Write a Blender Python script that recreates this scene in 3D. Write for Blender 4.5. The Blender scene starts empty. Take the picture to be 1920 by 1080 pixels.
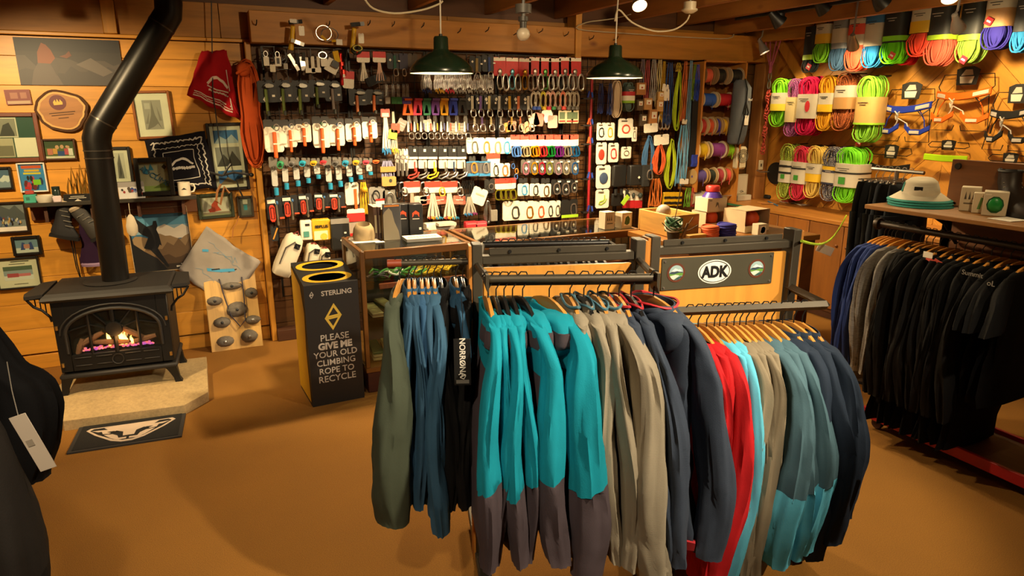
import bpy, bmesh, math, random
from mathutils import Vector, Matrix, noise
PI = math.pi
sc = bpy.context.scene
COL = sc.collection
# ---------------------------------------------------------------- camera
CH, FPX = 1.8, 1280.0
PITCH, YAW = math.atan(340/FPX), math.radians(-25)
cam = bpy.data.cameras.new('camera'); cam.sensor_width = 36; cam.lens = 36*FPX/1920
cam.clip_start = .05
camo = bpy.data.objects.new('camera', cam); COL.objects.link(camo)
camo.location = (0, 0, CH); camo.rotation_euler = (PI/2-PITCH, 0, YAW)
sc.camera = camo
# ---------------------------------------------------------------- world and exposure
w = bpy.data.worlds.new('dim_room'); sc.world = w; w.use_nodes = True
w.node_tree.nodes['Background'].inputs[0].default_value = (1, .62, .3, 1)
w.node_tree.nodes['Background'].inputs[1].default_value = .01
vs = sc.view_settings
vs.view_transform = 'Standard'; vs.look = 'None'; vs.gamma = 1; vs.use_curve_mapping = False
vs.exposure = -0.1
WARM = (1, .80, .53)
# ---------------------------------------------------------------- ceiling lamps' light: (kind, place, aim, watts, cone degrees, colour)
def lamp_light(kind, loc, aim, watts, cone=90, col=WARM, size=.04, blend=.5):
    l = bpy.data.lights.new('lamp_light', kind); l.energy = watts; l.color = col
    l.shadow_soft_size = size
    if kind == 'SPOT': l.spot_size = math.radians(cone); l.spot_blend = blend
    o = bpy.data.objects.new('lamp_light', l); COL.objects.link(o); o.location = loc
    if aim is not None:
        o.rotation_euler = (Vector(aim)-Vector(loc)).to_track_quat('-Z', 'Y').to_euler()
    return o
RACKC, WALLC, PENDC = (1, .84, .60), (1, .74, .39), (1, .76, .44)
SPOTS = [  # floods over the shop floor and the walls, each with its own fixture under the joists (built further down)
    ((1.45, .35, 2.40), (1.15, 2.3, .8), 330, 58, RACKC),
    ((2.95, .65, 2.40), (2.2, 2.0, .75), 210, 62, RACKC),
    ((-.25, .55, 2.42), (-.15, 2.3, 0), 130, 80, RACKC),
    ((-1.25, 3.70, 2.42), (-.55, 5.5, .75), 270, 84, WALLC),
    ((2.60, 3.72, 2.38), (2.25, 2.5, .9), 55, 100, PENDC),
    ((4.17, 2.83, 2.40), (3.3, 2.0, .8), 45, 90, WALLC),
    ((4.90, 5.00, 2.26), (5.2, 4.6, 1.3), 22, 120, WALLC),
    ((4.60, 3.03, 2.27), (5.42, 3.25, 1.62), 75, 112, WALLC),
    ((-.82, 4.86, 2.37), (-.75, 5.2, 1.0), 10, 120, WALLC),
    ((4.75, 3.94, 2.225), (5.42, 4.35, 1.5), 45, 112, WALLC),
    ((1.35, 2.85, 2.44), (1.45, 5.4, 1.75), 75, 78, PENDC),  # added above the frame to brighten the left bays of gear
    ((3.30, 2.90, 2.44), (3.7, 5.4, 1.7), 70, 78, PENDC),  # added above the frame to brighten the right bays of gear
    ((2.75, 1.35, 2.42), (3.5, 2.25, 1.3), 30, 60, WALLC),  # added out of view as extra light on hats and shelf
]
for a, b, wts, cone, col in SPOTS: lamp_light('SPOT', a, b, wts, cone, col)
for q in ((2.60, 3.72, 2.33), (4.17, 2.83, 2.33), (1.45, .35, 2.33)): lamp_light('POINT', q, None, 7, col=WALLC)   # spill of the bare bulbs
PENDANTS = [(1.53, 4.35, 2.005), (2.843, 4.35, 1.997)]
for p in PENDANTS:
    lamp_light('SPOT', (p[0], p[1], p[2]+.05), (p[0], p[1], 0), 300, 158, PENDC, size=.05, blend=.25)
# ---------------------------------------------------------------- helpers: pixel of the 1920x1080 frame -> point on a plane of the room
FW = Vector((math.sin(-YAW)*math.cos(PITCH), math.cos(YAW)*math.cos(PITCH), -math.sin(PITCH)))
RT = Vector((math.cos(YAW), math.sin(YAW), 0)); UP = RT.cross(FW); CAM = Vector((0, 0, CH))
HD = Vector((math.sin(-YAW), math.cos(YAW), 0))
def ray(x, y): return FW + RT*((x-960)/FPX) + UP*((540-y)/FPX)
def onY(x, y, Y): d = ray(x, y); return CAM + d*(Y/d.y)
def onX(x, y, X): d = ray(x, y); return CAM + d*(X/d.x)
def onZ(x, y, z): d = ray(x, y); return CAM + d*((z-CH)/d.z)
def onD(x, y, D): d = ray(x, y); return CAM + d*(D/d.dot(HD))
def rnd(a, b): return random.uniform(a, b)
random.seed(11)
# ---------------------------------------------------------------- materials
def lin(h):
    if not isinstance(h, str): return tuple(h[:3])
    h = h.lstrip('#'); c = [int(h[i:i+2], 16)/255 for i in (0, 2, 4)]
    return tuple(x/12.92 if x <= .04045 else ((x+.055)/1.055)**2.4 for x in c)
MATS = {}
def mat(col='#888888', rough=.55, metal=0., kind='plain', axis=2, sc_=1., emit=0., **kw):
    key = (col, rough, metal, kind, axis, sc_, emit)
    if key in MATS: return MATS[key]
    c = lin(col)
    m = bpy.data.materials.new(kind+'_'+str(col).lstrip('#')[:8]); m.use_nodes = True
    nt = m.node_tree; N = nt.nodes; L = nt.links; b = N['Principled BSDF']
    b.inputs['Base Color'].default_value = (*c, 1); b.inputs['Roughness'].default_value = rough
    b.inputs['Metallic'].default_value = metal
    def tex(scale=(1, 1, 1), rot=(0, 0, 0), src='Object'):
        t = N.new('ShaderNodeTexCoord'); mp = N.new('ShaderNodeMapping'); mp.inputs['Scale'].default_value = scale
        mp.inputs['Rotation'].default_value = rot
        L.new(t.outputs[src], mp.inputs[0]); return mp.outputs[0]
    def noi(vec, s, d=3., ro=.55):
        n = N.new('ShaderNodeTexNoise'); n.inputs['Scale'].default_value = s; n.inputs['Detail'].default_value = d
        n.inputs['Roughness'].default_value = ro; L.new(vec, n.inputs['Vector']); return n.outputs[0]
    def ramp(fac, stops):
        r = N.new('ShaderNodeValToRGB'); cr = r.color_ramp
        while len(cr.elements) < len(stops): cr.elements.new(.5)
        for e, (p, cc) in zip(cr.elements, stops): e.position = p; e.color = (*cc, 1)
        L.new(fac, r.inputs[0]); return r.outputs[0]
    def mix(fac, a, bb, mode='MIX'):
        x = N.new('ShaderNodeMix'); x.data_type = 'RGBA'; x.blend_type = mode
        for sock, v in ((0, fac), (6, a), (7, bb)):
            if hasattr(v, 'is_linked'): L.new(v, x.inputs[sock])
            elif sock == 0: x.inputs[0].default_value = v
            else: x.inputs[sock].default_value = (*v, 1)
        return x.outputs[2]
    def bump(h, st=.3, d=.002):
        bp = N.new('ShaderNodeBump'); bp.inputs['Strength'].default_value = st; bp.inputs['Distance'].default_value = d
        L.new(h, bp.inputs['Height']); L.new(bp.outputs[0], b.inputs['Normal'])
    k = lambda f: tuple(min(1, x*f) for x in c)
    if kind == 'plain':
        n = noi(tex(), 6*sc_); L.new(ramp(n, [(.3, k(.9)), (.7, k(1.07))]), b.inputs['Base Color'])
    elif kind == 'wood':      # boards: grain along the given axis, knots, board-to-board shift of tone
        s = [9., 9., 9.]; s[axis] = .9
        v = tex(tuple(x*sc_ for x in s)); n1 = noi(v, 2.2, 5, .6)
        oi = N.new('ShaderNodeObjectInfo')
        wv = N.new('ShaderNodeVectorMath'); wv.operation = 'ADD'; L.new(v, wv.inputs[0]); L.new(oi.outputs['Random'], wv.inputs[1])
        n1 = noi(wv.outputs[0], 2.2, 5, .6)
        col1 = ramp(n1, [(.25, k(.72)), (.5, k(1.0)), (.75, k(1.16))])
        s2 = [5., 5., 5.]; s2[axis] = 2.6
        vo = N.new('ShaderNodeTexVoronoi'); vo.inputs['Scale'].default_value = .85*sc_
        wv2 = N.new('ShaderNodeVectorMath'); wv2.operation = 'ADD'; L.new(tex(tuple(s2)), wv2.inputs[0])
        mm = N.new('ShaderNodeMath'); mm.operation = 'MULTIPLY'; mm.inputs[1].default_value = 37.; L.new(oi.outputs['Random'], mm.inputs[0])
        L.new(mm.outputs[0], wv2.inputs[1]); L.new(wv2.outputs[0], vo.inputs['Vector'])
        kn = ramp(vo.outputs['Distance'], [(.05, (1, 1, 1)), (.13, (0, 0, 0))])
        kc = tuple(x*y for x, y in zip(c, (.42, .28, .16)))
        tone = ramp(oi.outputs['Random'], [(0, (.86, .86, .86)), (1, (1.08, 1.08, 1.08))])
        col2 = mix(1., mix(kn, col1, kc), tone, 'MULTIPLY')
        L.new(col2, b.inputs['Base Color']); bump(n1, .15)
    elif kind == 'cloth':
        v = tex(); n = noi(v, 5, 4); L.new(ramp(n, [(.3, k(.86)), (.7, k(1.1))]), b.inputs['Base Color'])
        n2 = noi(tex((1, 1, .6)), 380*sc_, 2); bump(n2, .35, .0015); b.inputs['Sheen Weight'].default_value = .15; b.inputs['Specular IOR Level'].default_value = .15
        b.inputs['Sheen Tint'].default_value = (*k(1.4), 1)
    elif kind == 'grid':      # waffle-backed fleece
        ck = N.new('ShaderNodeTexBrick'); ck.inputs['Scale'].default_value = 60; ck.offset = .5
        ck.inputs['Color1'].default_value = (1, 1, 1, 1); ck.inputs['Color2'].default_value = (.8, .8, .8, 1); ck.inputs['Mortar'].default_value = (0, 0, 0, 1)
        ck.inputs['Mortar Size'].default_value = .05
        L.new(tex((1, 1, 1), (0, PI/2, PI/2)), ck.inputs['Vector']); n = noi(tex(), 4, 4)
        L.new(ramp(n, [(.3, k(.86)), (.7, k(1.1))]), b.inputs['Base Color']); bump(ck.outputs[0], .45, .003)
    elif kind == 'heather':
        n = noi(tex((1, 1, 12)), 40, 4, .7); L.new(ramp(n, [(.35, k(.55)), (.65, k(1.35))]), b.inputs['Base Color'])
    elif kind == 'carpet':
        v = tex(); n1 = noi(v, 1.2, 3); n2 = noi(v, 260, 2, .7)
        a = ramp(n1, [(.3, k(.88)), (.7, k(1.06))]); g = ramp(n2, [(.25, (.62, .6, .58)), (.75, (1.25, 1.22, 1.2))])
        L.new(mix(1., a, g, 'MULTIPLY'), b.inputs['Base Color']); bump(n2, .6, .004)
    elif kind == 'stone':
        v = tex(); n1 = noi(v, 9, 6, .7); n2 = noi(v, 60, 3, .7)
        L.new(mix(.45, ramp(n1, [(.3, k(.72)), (.65, k(1.12))]), ramp(n2, [(.3, k(.6)), (.6, k(1.15))])), b.inputs['Base Color']); bump(n2, .5, .003)
    elif kind == 'speckle':   # two-tone rope sheath
        n = noi(tex(), 160, 1, .5); L.new(ramp(n, [(.5, c), (.58, k(.22) if sum(c) > .25 else (.45, .42, .36))]), b.inputs['Base Color'])
    elif kind == 'print':     # flat print: colours of the drawn shapes
        a = N.new('ShaderNodeVertexColor'); a.layer_name = 'Col'; L.new(a.outputs[0], b.inputs['Base Color'])
    elif kind == 'glass':
        tr = N.new('ShaderNodeBsdfTransparent'); gl = N.new('ShaderNodeBsdfGlossy'); gl.inputs['Roughness'].default_value = .02
        tr.inputs[0].default_value = (*c, 1)
        fr = N.new('ShaderNodeFresnel'); gm = N.new('ShaderNodeNewGeometry'); mr = N.new('ShaderNodeMath'); mr.operation = 'MULTIPLY_ADD'
        mr.inputs[1].default_value = 1/1.5-1.5; mr.inputs[2].default_value = 1.5; L.new(gm.outputs['Backfacing'], mr.inputs[0]); L.new(mr.outputs[0], fr.inputs[0])   # same reflectance on both faces of the pane
        ms = N.new('ShaderNodeMixShader')
        L.new(fr.outputs[0], ms.inputs[0]); L.new(tr.outputs[0], ms.inputs[1]); L.new(gl.outputs[0], ms.inputs[2])
        L.new(ms.outputs[0], N['Material Output'].inputs[0])
    elif kind == 'clear':     # clear plastic packaging
        tr = N.new('ShaderNodeBsdfTransparent'); tr.inputs[0].default_value = (*c, 1); ms = N.new('ShaderNodeMixShader'); ms.inputs[0].default_value = .3
        b.inputs['Roughness'].default_value = .25
        L.new(tr.outputs[0], ms.inputs[1]); L.new(b.outputs[0], ms.inputs[2]); L.new(ms.outputs[0], N['Material Output'].inputs[0])
    elif kind == 'flame':
        sg = N.new('ShaderNodeSeparateXYZ'); L.new(tex(src='Generated'), sg.inputs[0])
        L.new(ramp(sg.outputs[2], [(0, (.9, .2, .03)), (.35, (1, .55, .12)), (.8, (1, .35, .05))]), b.inputs['Emission Color'])
        b.inputs['Emission Strength'].default_value = emit
    elif kind == 'ember':
        n = noi(tex(), 40, 3); L.new(ramp(n, [(.3, (.05, .08, .6)), (.48, (.5, .1, .35)), (.6, (1, .25, .06)), (.75, (.1, .2, .9))]), b.inputs['Emission Color'])
        b.inputs['Emission Strength'].default_value = emit
    if emit and kind not in ('flame', 'ember'):
        b.inputs['Emission Color'].default_value = (*c, 1); b.inputs['Emission Strength'].default_value = emit
    MATS[key] = m; return m
# ---------------------------------------------------------------- mesh building
class MB:
    def __init__(s): s.v = []; s.f = []; s.c = []; s.m = []; s.cur = None; s.mi = 0
    def add(s, vs, fs):
        o = len(s.v); s.v += [tuple(v) for v in vs]
        for f in fs: s.f.append([i+o for i in f]); s.c.append(s.cur); s.m.append(s.mi)
        return s
    def box(s, c, d, rot=None):
        x, y, z = d[0]/2, d[1]/2, d[2]/2
        vs = [Vector((a*x, b*y, e*z)) for a in (-1, 1) for b in (-1, 1) for e in (-1, 1)]
        if rot is not None: vs = [rot @ v for v in vs]
        c = Vector(c)
        return s.add([v+c for v in vs], [(0, 1, 3, 2), (4, 6, 7, 5), (0, 4, 5, 1), (2, 3, 7, 6), (0, 2, 6, 4), (1, 5, 7, 3)])
    def cbox(s, c, d, b=.006, rot=None):      # box with chamfered edges
        bm = bmesh.new(); bmesh.ops.create_cube(bm, size=1); bmesh.ops.scale(bm, vec=d, verts=bm.verts)
        b = min(b, min(d)*.35)
        bmesh.ops.bevel(bm, geom=bm.edges[:], offset=b, segments=1, affect='EDGES', profile=.5)
        bm.verts.index_update(); c = Vector(c)
        vs = [(rot @ v.co if rot is not None else v.co)+c for v in bm.verts]; fs = [[v.index for v in f.verts] for f in bm.faces]
        bm.free(); return s.add(vs, fs)
    def span(s, x0, x1, y0, y1, z0, z1, b=.004): return s.cbox(((x0+x1)/2, (y0+y1)/2, (z0+z1)/2), (abs(x1-x0), abs(y1-y0), abs(z1-z0)), b)
    def prism(s, poly, y0, y1):                # polygon in x-z, extruded along y
        n = len(poly); vs = [(x, y0, z) for x, z in poly]+[(x, y1, z) for x, z in poly]
        fs = [list(range(n)), list(range(2*n-1, n-1, -1))]+[(i, n+i, n+(i+1) % n, (i+1) % n) for i in range(n)]
        return s.add(vs, fs)
    def slab(s, poly, z0, z1):                 # polygon in x-y, extruded along z
        n = len(poly); vs = [(x, y, z0) for x, y in poly]+[(x, y, z1) for x, y in poly]
        fs = [list(range(n-1, -1, -1)), list(range(n, 2*n))]+[(i, (i+1) % n, n+(i+1) % n, n+i) for i in range(n)]
        return s.add(vs, fs)
    def loft(s, rings, closed=False, cap=True):
        n = len(rings[0]); k = len(rings); vs = [p for r in rings for p in r]; fs = []
        for i in range(k if closed else k-1):
            for j in range(n):
                a, b = i*n+j, i*n+(j+1) % n; c_, d = ((i+1) % k)*n+(j+1) % n, ((i+1) % k)*n+j
                fs.append((a, b, c_, d))
        if cap and not closed: fs.append(list(range(n-1, -1, -1))); fs.append(list(range((k-1)*n, k*n)))
        return s.add(vs, fs)
    def tube(s, path, r, n=6, closed=False, flat=1.):
        P = [Vector(p) for p in path]; k = len(P); rings = []
        t0 = (P[1]-P[0]).normalized(); ref = Vector((0, 1, 0)) if abs(t0.y) < .9 else Vector((1, 0, 0))
        nn = (ref-t0*ref.dot(t0)).normalized()
        for i in range(k):
            t = (P[(i+1) % k]-P[i-1]) if closed else (P[min(i+1, k-1)]-P[max(i-1, 0)])
            t = t.normalized() if t.length > 1e-9 else t0
            nn = nn-t*nn.dot(t); nn = nn.normalized() if nn.length > 1e-6 else t.orthogonal().normalized()
            bb = t.cross(nn); rr = r[i] if isinstance(r, (list, tuple)) else r
            rings.append([P[i]+nn*(math.cos(2*PI*j/n)*rr)+bb*(math.sin(2*PI*j/n)*rr*flat) for j in range(n)])
        return s.loft(rings, closed)
    def lathe(s, prof, n=20, c=(0, 0, 0), axis='z', cap=True):
        def pt(r, h, a):
            x, y = r*math.cos(a), r*math.sin(a)
            return {'z': (x, y, h), 'x': (h, x, y), 'y': (x, h, -y)}[axis]
        c = Vector(c)
        return s.loft([[Vector(pt(r, h, 2*PI*j/n))+c for j in range(n)] for r, h in prof], False, cap)
    def ball(s, c, r, n=12, k=8):
        c = Vector(c); r = Vector(r if hasattr(r, '__len__') else (r, r, r)); rings = []
        for i in range(k+1):
            a = PI*(i+.02 if i == 0 else (i-.02 if i == k else i))/k
            rings.append([c+Vector((math.sin(a)*math.cos(2*PI*j/n)*r.x, math.sin(a)*math.sin(2*PI*j/n)*r.y, -math.cos(a)*r.z)) for j in range(n)])
        return s.loft(rings)
    def mesh(s, name, smooth=.7):
        me = bpy.data.meshes.new(name); me.from_pydata(s.v, [], s.f)
        if any(c is not None for c in s.c):
            ca = me.color_attributes.new('Col', 'FLOAT_COLOR', 'CORNER'); i = 0; buf = []
            for f, c in zip(s.f, s.c):
                buf += [*(c or (1, 1, 1)), 1]*len(f)
            ca.data.foreach_set('color', buf)
        if any(s.m): me.polygons.foreach_set('material_index', s.m)
        me.validate()
        bm = bmesh.new(); bm.from_mesh(me); bmesh.ops.recalc_face_normals(bm, faces=bm.faces); bm.to_mesh(me); bm.free()
        if smooth:
            me.polygons.foreach_set('use_smooth', [True]*len(me.polygons)); me.set_sharp_from_angle(angle=smooth)
        return me
    def build(s, name, m, parent=None, loc=(0, 0, 0), rot=(0, 0, 0), smooth=.7):
        return put(name, s.mesh(name, smooth), m, parent, loc, rot)
def put(name, me, m, parent=None, loc=(0, 0, 0), rot=(0, 0, 0), scale=(1, 1, 1)):
    o = bpy.data.objects.new(name, me); COL.objects.link(o)
    ms = m if isinstance(m, (list, tuple)) else [m]
    if len(me.materials) == 0:
        for x in ms: me.materials.append(x)
    for i, x in enumerate(ms):
        if i < len(o.material_slots) and me.materials[i] != x:
            o.material_slots[i].link = 'OBJECT'; o.material_slots[i].material = x
    o.location = loc; o.rotation_euler = rot; o.scale = scale
    if parent is not None: o.parent = parent
    return o
def tag(o, label=None, cat=None, group=None, kind=None):
    for k_, v in (('label', label), ('category', cat), ('group', group), ('kind', kind)):
        if v: o[k_] = v
    return o
def thing(name, label, cat, loc=(0, 0, 0), rz=0, group=None, rot=None):
    o = bpy.data.objects.new(name, None); COL.objects.link(o); o.empty_display_size = .05
    o.location = loc; o.rotation_euler = rot or (0, 0, rz); return tag(o, label, cat, group)
def struct(name, mb, m, label=None, parent=None):
    o = mb.build(name, m, parent); 
    if parent is None: tag(o, label, None, None, 'structure')
    return o
def lettering(s, size, m, parent, loc, rot=(PI/2, 0, 0), name='lettering', ext=.0008, align='CENTER', bold=0., sx=1., spacing=1., line=1.):
    cu = bpy.data.curves.new('t', 'FONT'); cu.body = s; cu.size = size; cu.align_x = align; cu.align_y = 'CENTER'; cu.extrude = ext; cu.offset = bold
    cu.space_character = spacing; cu.space_line = line; cu.resolution_u = 3
    o = bpy.data.objects.new('t', cu); COL.objects.link(o)
    me = bpy.data.meshes.new_from_object(o); bpy.data.objects.remove(o); bpy.data.curves.remove(cu)
    me.materials.clear()
    return put(name, me, m, parent, loc, rot, (sx, 1, 1))
ORD = ['leftmost', 'second', 'third', 'fourth', 'fifth', 'sixth', 'seventh', 'eighth', 'ninth', 'tenth', 'eleventh', 'twelfth', 'thirteenth', 'fourteenth', 'fifteenth', 'sixteenth', 'seventeenth', 'eighteenth', 'nineteenth', 'twentieth']
def nth(i, n=99):
    if i == n-1 and n > 1: return 'rightmost'
    return 'leftmost' if i == 0 else ORD[i]+' from left'
PRINT = mat('#ffffff', .5, 0, 'print')
BLACK = mat('#141312', .45); DKMET = mat('#2b2a28', .4, .6); STEEL = mat('#b9b4ac', .3, .9); WHITE = mat('#eee6d6', .6)
GLASS = mat('#f4f8f4', kind='glass'); BRONZE = mat('#4a4234', .5, .5); WIRE = mat('#1a1815', .4, .5)
# ================================================================ the room
PINE = mat('#d09032', .42, 0, 'wood', 0); PINE_Z = mat('#cc8d34', .45, 0, 'wood', 2); PINE_Y = mat('#c98f3c', .5, 0, 'wood', 1)
BEAM = mat('#ad7328', .55, 0, 'wood', 0); JOIST = mat('#935c22', .6, 0, 'wood', 1); DKWOOD = mat('#4a2a16', .6, 0, 'wood', 0)
WY, WX, CZ = 5.55, 5.45, 2.78          # back wall, right wall, ceiling
X0, Y0 = -2.6, -2.2
tag(struct('floor', MB().box(((X0+WX)/2, (Y0+WY)/2, -.05), (WX-X0+.2, WY-Y0+.2, .1)), mat('#926218', .95, 0, 'carpet'), None), 'tan ochre carpet covering the shop floor')
struct('ceiling', MB().box(((X0+WX)/2, (Y0+WY)/2, CZ+.05), (WX-X0+.2, WY-Y0+.2, .1)), mat('#3a2210', .7, 0, 'wood', 1), 'dark board ceiling above the joists')
struct('wall_left', MB().box((X0-.05, (Y0+WY)/2, CZ/2), (.1, WY-Y0, CZ)), PINE_Y, 'pine wall at the left side')
struct('wall_front', MB().box(((X0+WX)/2, Y0-.05, CZ/2), (WX-X0, .1, CZ)), PINE, 'pine wall behind the viewer')
# back wall: core and horizontal pine boards, each with its own edges
wb = struct('wall_back', MB().box(((X0+WX)/2, WY+.06, CZ/2), (WX-X0, .1, CZ)), DKWOOD, 'back wall of horizontal knotty pine boards')
zs = [.0, .115]; z = .115
while z < 2.2: z += .182; zs.append(min(z, 2.24))
def plank(parent, x0, x1, z0, z1, y0, y1, m=PINE): return MB().span(x0, x1, y0, y1, z0, z1, .0016).build('plank', m, parent)
for i in range(len(zs)-1):
    g = .012 if i == 0 else .0012
    plank(wb, X0, .44, zs[i]+.001, zs[i+1]-g, WY-.02, WY+.01)
    cut = [.46, rnd(1.6, 3.2), WX]
    for a, b in zip(cut, cut[1:]): plank(wb, a+.001, b-.001, zs[i]+.001, zs[i+1]-.003, WY+.0, WY+.02, mat('#5f3c16', .6, 0, 'wood', 0))
for i, (a, b) in enumerate([(X0, -.42), (-.34, .3), (.3, 2.0), (2.0, WX)]): plank(wb, a+.002, b-.002, 2.27, 2.5, WY-.03, WY+.01, BEAM)
plank(wb, X0, WX, 2.5, CZ, WY-.01, WY+.012, mat('#5a3518', .6, 0, 'wood', 0))
struct('trim_1', MB().span(X0, .49, WY-.045, WY-.02, 2.245, 2.268), PINE, 'thin pine ledge strip above the stove wall')
struct('trim_2', MB().span(.445, .485, WY-.10, WY-.0, 0, 2.245), PINE_Z, 'upright pine trim between stove wall and gear wall')
struct('trim_3', MB().span(-.42, -.34, WY-.06, WY-.0, 2.27, 2.55), PINE_Z, 'short upright stud above the stove wall')
struct('trim_4', MB().span(.485, 3.09, 5.36, 5.5, 2.235, 2.45).span(3.14, WX-.02, 5.36, 5.5, 2.22, 2.46), BEAM, 'long pine header beam over the gear wall')
struct('trim_5', MB().span(3.09, 3.15, 5.345, 5.5, 2.2, 2.78), PINE_Z, 'upright post crossing the header beam')
struct('trim_6', MB().span(.485, 3.6, 5.42, 5.53, 0, .09), DKWOOD, 'dark kick board along the gear wall')
# joists run away from the camera towards the back wall
for i, x in enumerate([-2.2, -1.55, -.9, -.25, .4, 1.05, 1.7, 2.35, 3.0, 3.65, 4.3]):
    struct('trim_%d' % (10+i), MB().span(x-.022, x+.022, Y0, WY-.02, 2.53, CZ), JOIST, 'ceiling joist running to the back wall')
# right wall: boards laid at forty-five degrees
wr = struct('wall_right', MB().box((WX+.06, (Y0+WY)/2, CZ/2), (.1, WY-Y0, CZ)), DKWOOD, 'right wall of diagonal pine boards')
def clip(poly, a, b, c):               # keep a*x+b*y<=c
    out = []
    for i in range(len(poly)):
        p, q = poly[i], poly[(i+1) % len(poly)]; fp, fq = a*p[0]+b*p[1]-c, a*q[0]+b*q[1]-c
        if fp <= 0: out.append(p)
        if (fp < 0 < fq) or (fq < 0 < fp): t = fp/(fp-fq); out.append((p[0]+(q[0]-p[0])*t, p[1]+(q[1]-p[1])*t))
    return out
DIAG = mat('#d39236', .42, 0, 'wood', 0)
ROTR = (0, 0, -PI/2)
for k in [-1.0+.153*i for i in range(85)]:                          # local x = -world y
    base = [(-WY, .0), (-1.0, .0), (-1.0, CZ), (-WY, CZ)]; s2 = math.sqrt(.5)
    for seg in ((-9, -3.55+.0), (-3.55, 9)):
        # the run turns to the other diagonal past the seam
        sg = 1 if seg[0] < -5 else -1
        poly = clip(clip(base, s2*sg, -s2, -(k-5.2)+.0 if sg > 0 else -(k-3.0)), -s2*sg, s2, (k+.15-5.2) if sg > 0 else (k+.15-3.0))
        poly = clip(clip(poly, 1, 0, seg[1]-.002), -1, 0, -(seg[0]+.002)) if len(poly) > 2 else poly
        if len(poly) > 2:
            cx = sum(p[0] for p in poly)/len(poly); cz = sum(p[1] for p in poly)/len(poly)
            a = sg*PI/4      # local frame along the board so the grain follows it
            loc = [((p[0]-cx)*math.cos(a)+(p[1]-cz)*math.sin(a), -(p[0]-cx)*math.sin(a)+(p[1]-cz)*math.cos(a)) for p in poly]
            o = MB().prism(loc, -.02+rnd(0, .004), .0).build('plank', DIAG, wr, smooth=.3)
            o.matrix_local = Matrix.Translation((WX+.005, -cx, cz)) @ Matrix.Rotation(-PI/2, 4, 'Z') @ Matrix.Rotation(-a, 4, 'Y')
struct('trim_30', MB().span(5.12, 5.2, .5, WY-.03, 2.40, 2.56), mat('#b07a30', .55, 0, 'wood', 1), 'ceiling beam above the rope wall')
struct('trim_31', MB().span(4.72, 4.78, .5, WY-.03, 2.46, 2.6), JOIST, 'second ceiling beam near the rope wall')
r45 = Matrix.Rotation(math.radians(-38), 3, 'X')
struct('trim_32', MB().cbox((5.38, 5.02, 2.12), (.09, .10, .95), .006, Matrix.Rotation(math.radians(-42), 3, 'X')), PINE_Z, 'diagonal brace in the corner by the rope wall')
struct('trim_33', MB().span(5.28, 5.42, 5.38, 5.52, 0, 2.3), mat('#a06a34', .55, 0, 'wood', 2), 'corner post beside the spool rack')
# ================================================================ stove corner
IRON = mat('#121110', .5, .3); IRON2 = mat('#282523', .6, .25); BRASS = mat('#caa25a', .3, .9)
hearth = [onZ(x, y, .06) for x, y in ((78, 750), (118, 790), (345, 760), (390, 735))]
hp = [(hearth[0].x, hearth[0].y), (hearth[1].x, hearth[1].y), (hearth[2].x, hearth[2].y), (hearth[3].x, hearth[3].y), (-.04, 5.12), (-.86, 5.16)]
tag(MB().slab(hp, .0, .06).build('hearth_slab', mat('#b59a6c', .75, 0, 'stone'), smooth=.3), 'speckled pale stone hearth slab under the black stove', 'hearth')
st = thing('gas_stove', 'black cast iron gas stove with arched glass door and fire', 'stove', (-.525, 4.93, .06), math.radians(-4))
W, F, B = .315, -.19, .22
MB().span(-W, W, F+.02, B, .13, .60, .012).build('body', IRON, st)
# firebox opening: outline of its arch
fb = MB(); fb.span(-W-.004, W+.004, F, F+.02, .12, .15)
fr = []
for i in range(13):
    t = PI*i/12; fr.append((-.25*math.cos(t), .39+.135*math.sin(t)))
n = len(fr)
door = MB()
outer = [(-W, .15), (-W, .60), (W, .60), (W, .15)]
# door plate as strips round the arched opening
for i in range(n-1):
    (xa, za), (xb, zb) = fr[i], fr[i+1]
    door.add([(xa, F-.02, za), (xb, F-.02, zb), (xb, F-.02, .60), (xa, F-.02, .60), (xa, F+.02, za), (xb, F+.02, zb), (xb, F+.02, .6), (xa, F+.02, .6)], [(0, 1, 2, 3), (0, 4, 5, 1), (3, 2, 6, 7)])
for s in (-1, 1):
    door.span(s*.25, s*W, F-.02, F+.02, .15, .60, .003)
door.span(-.25, .25, F-.02, F+.02, .15, .255, .003)
dr = door.build('door', IRON, st)
arch = MB()
for rr, off in ((.262, .010), (.29, .006)):
    arch.tube([(-rr*math.cos(PI*i/16), F-.022, .39+(rr-.115)*math.sin(PI*i/16)) for i in range(17)], off, 6)
arch.tube([(-.262, F-.022, .39), (-.262, F-.022, .27)], .008, 6).tube([(.262, F-.022, .39), (.262, F-.022, .27)], .008, 6)
arch.build('arch_moulding', IRON2, dr)
bars = MB()
for x in (-.135, .135): bars.tube([(x, F-.012, .25), (x, F-.012, .51)], .009, 6)
bars.tube([(0, F-.014, .25), (0, F-.014, .53)], .013, 6)
for s in (-1, 1):
    bars.tube([(s*.02, F-.012, .41), (s*.11, F-.012, .52)], .006, 5).tube([(s*.04, F-.012, .405), (s*.13, F-.012, .44), (s*.25, F-.012, .41)], .005, 5)
bars.build('door_bars', IRON, dr)
MB().lathe([(.0, -.012), (.045, -.012), (.05, 0), (.045, .006), (0, .006)], 20, (0, F-.016, .40), 'y').build('door_medallion', IRON, dr)
MB().lathe([(.028, -.004), (.034, -.006), (.034, .004), (.028, .004)], 20, (0, F-.022, .205), 'y', False).build('door_badge', IRON2, dr)
rel = MB()
for x in (-.19, -.075, .085, .19):
    for z in (.235, .185): rel.span(x-.045, x+.045, F-.026, F-.018, z-.003, z+.003, .002)
rel.build('door_relief', IRON2, dr)
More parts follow.
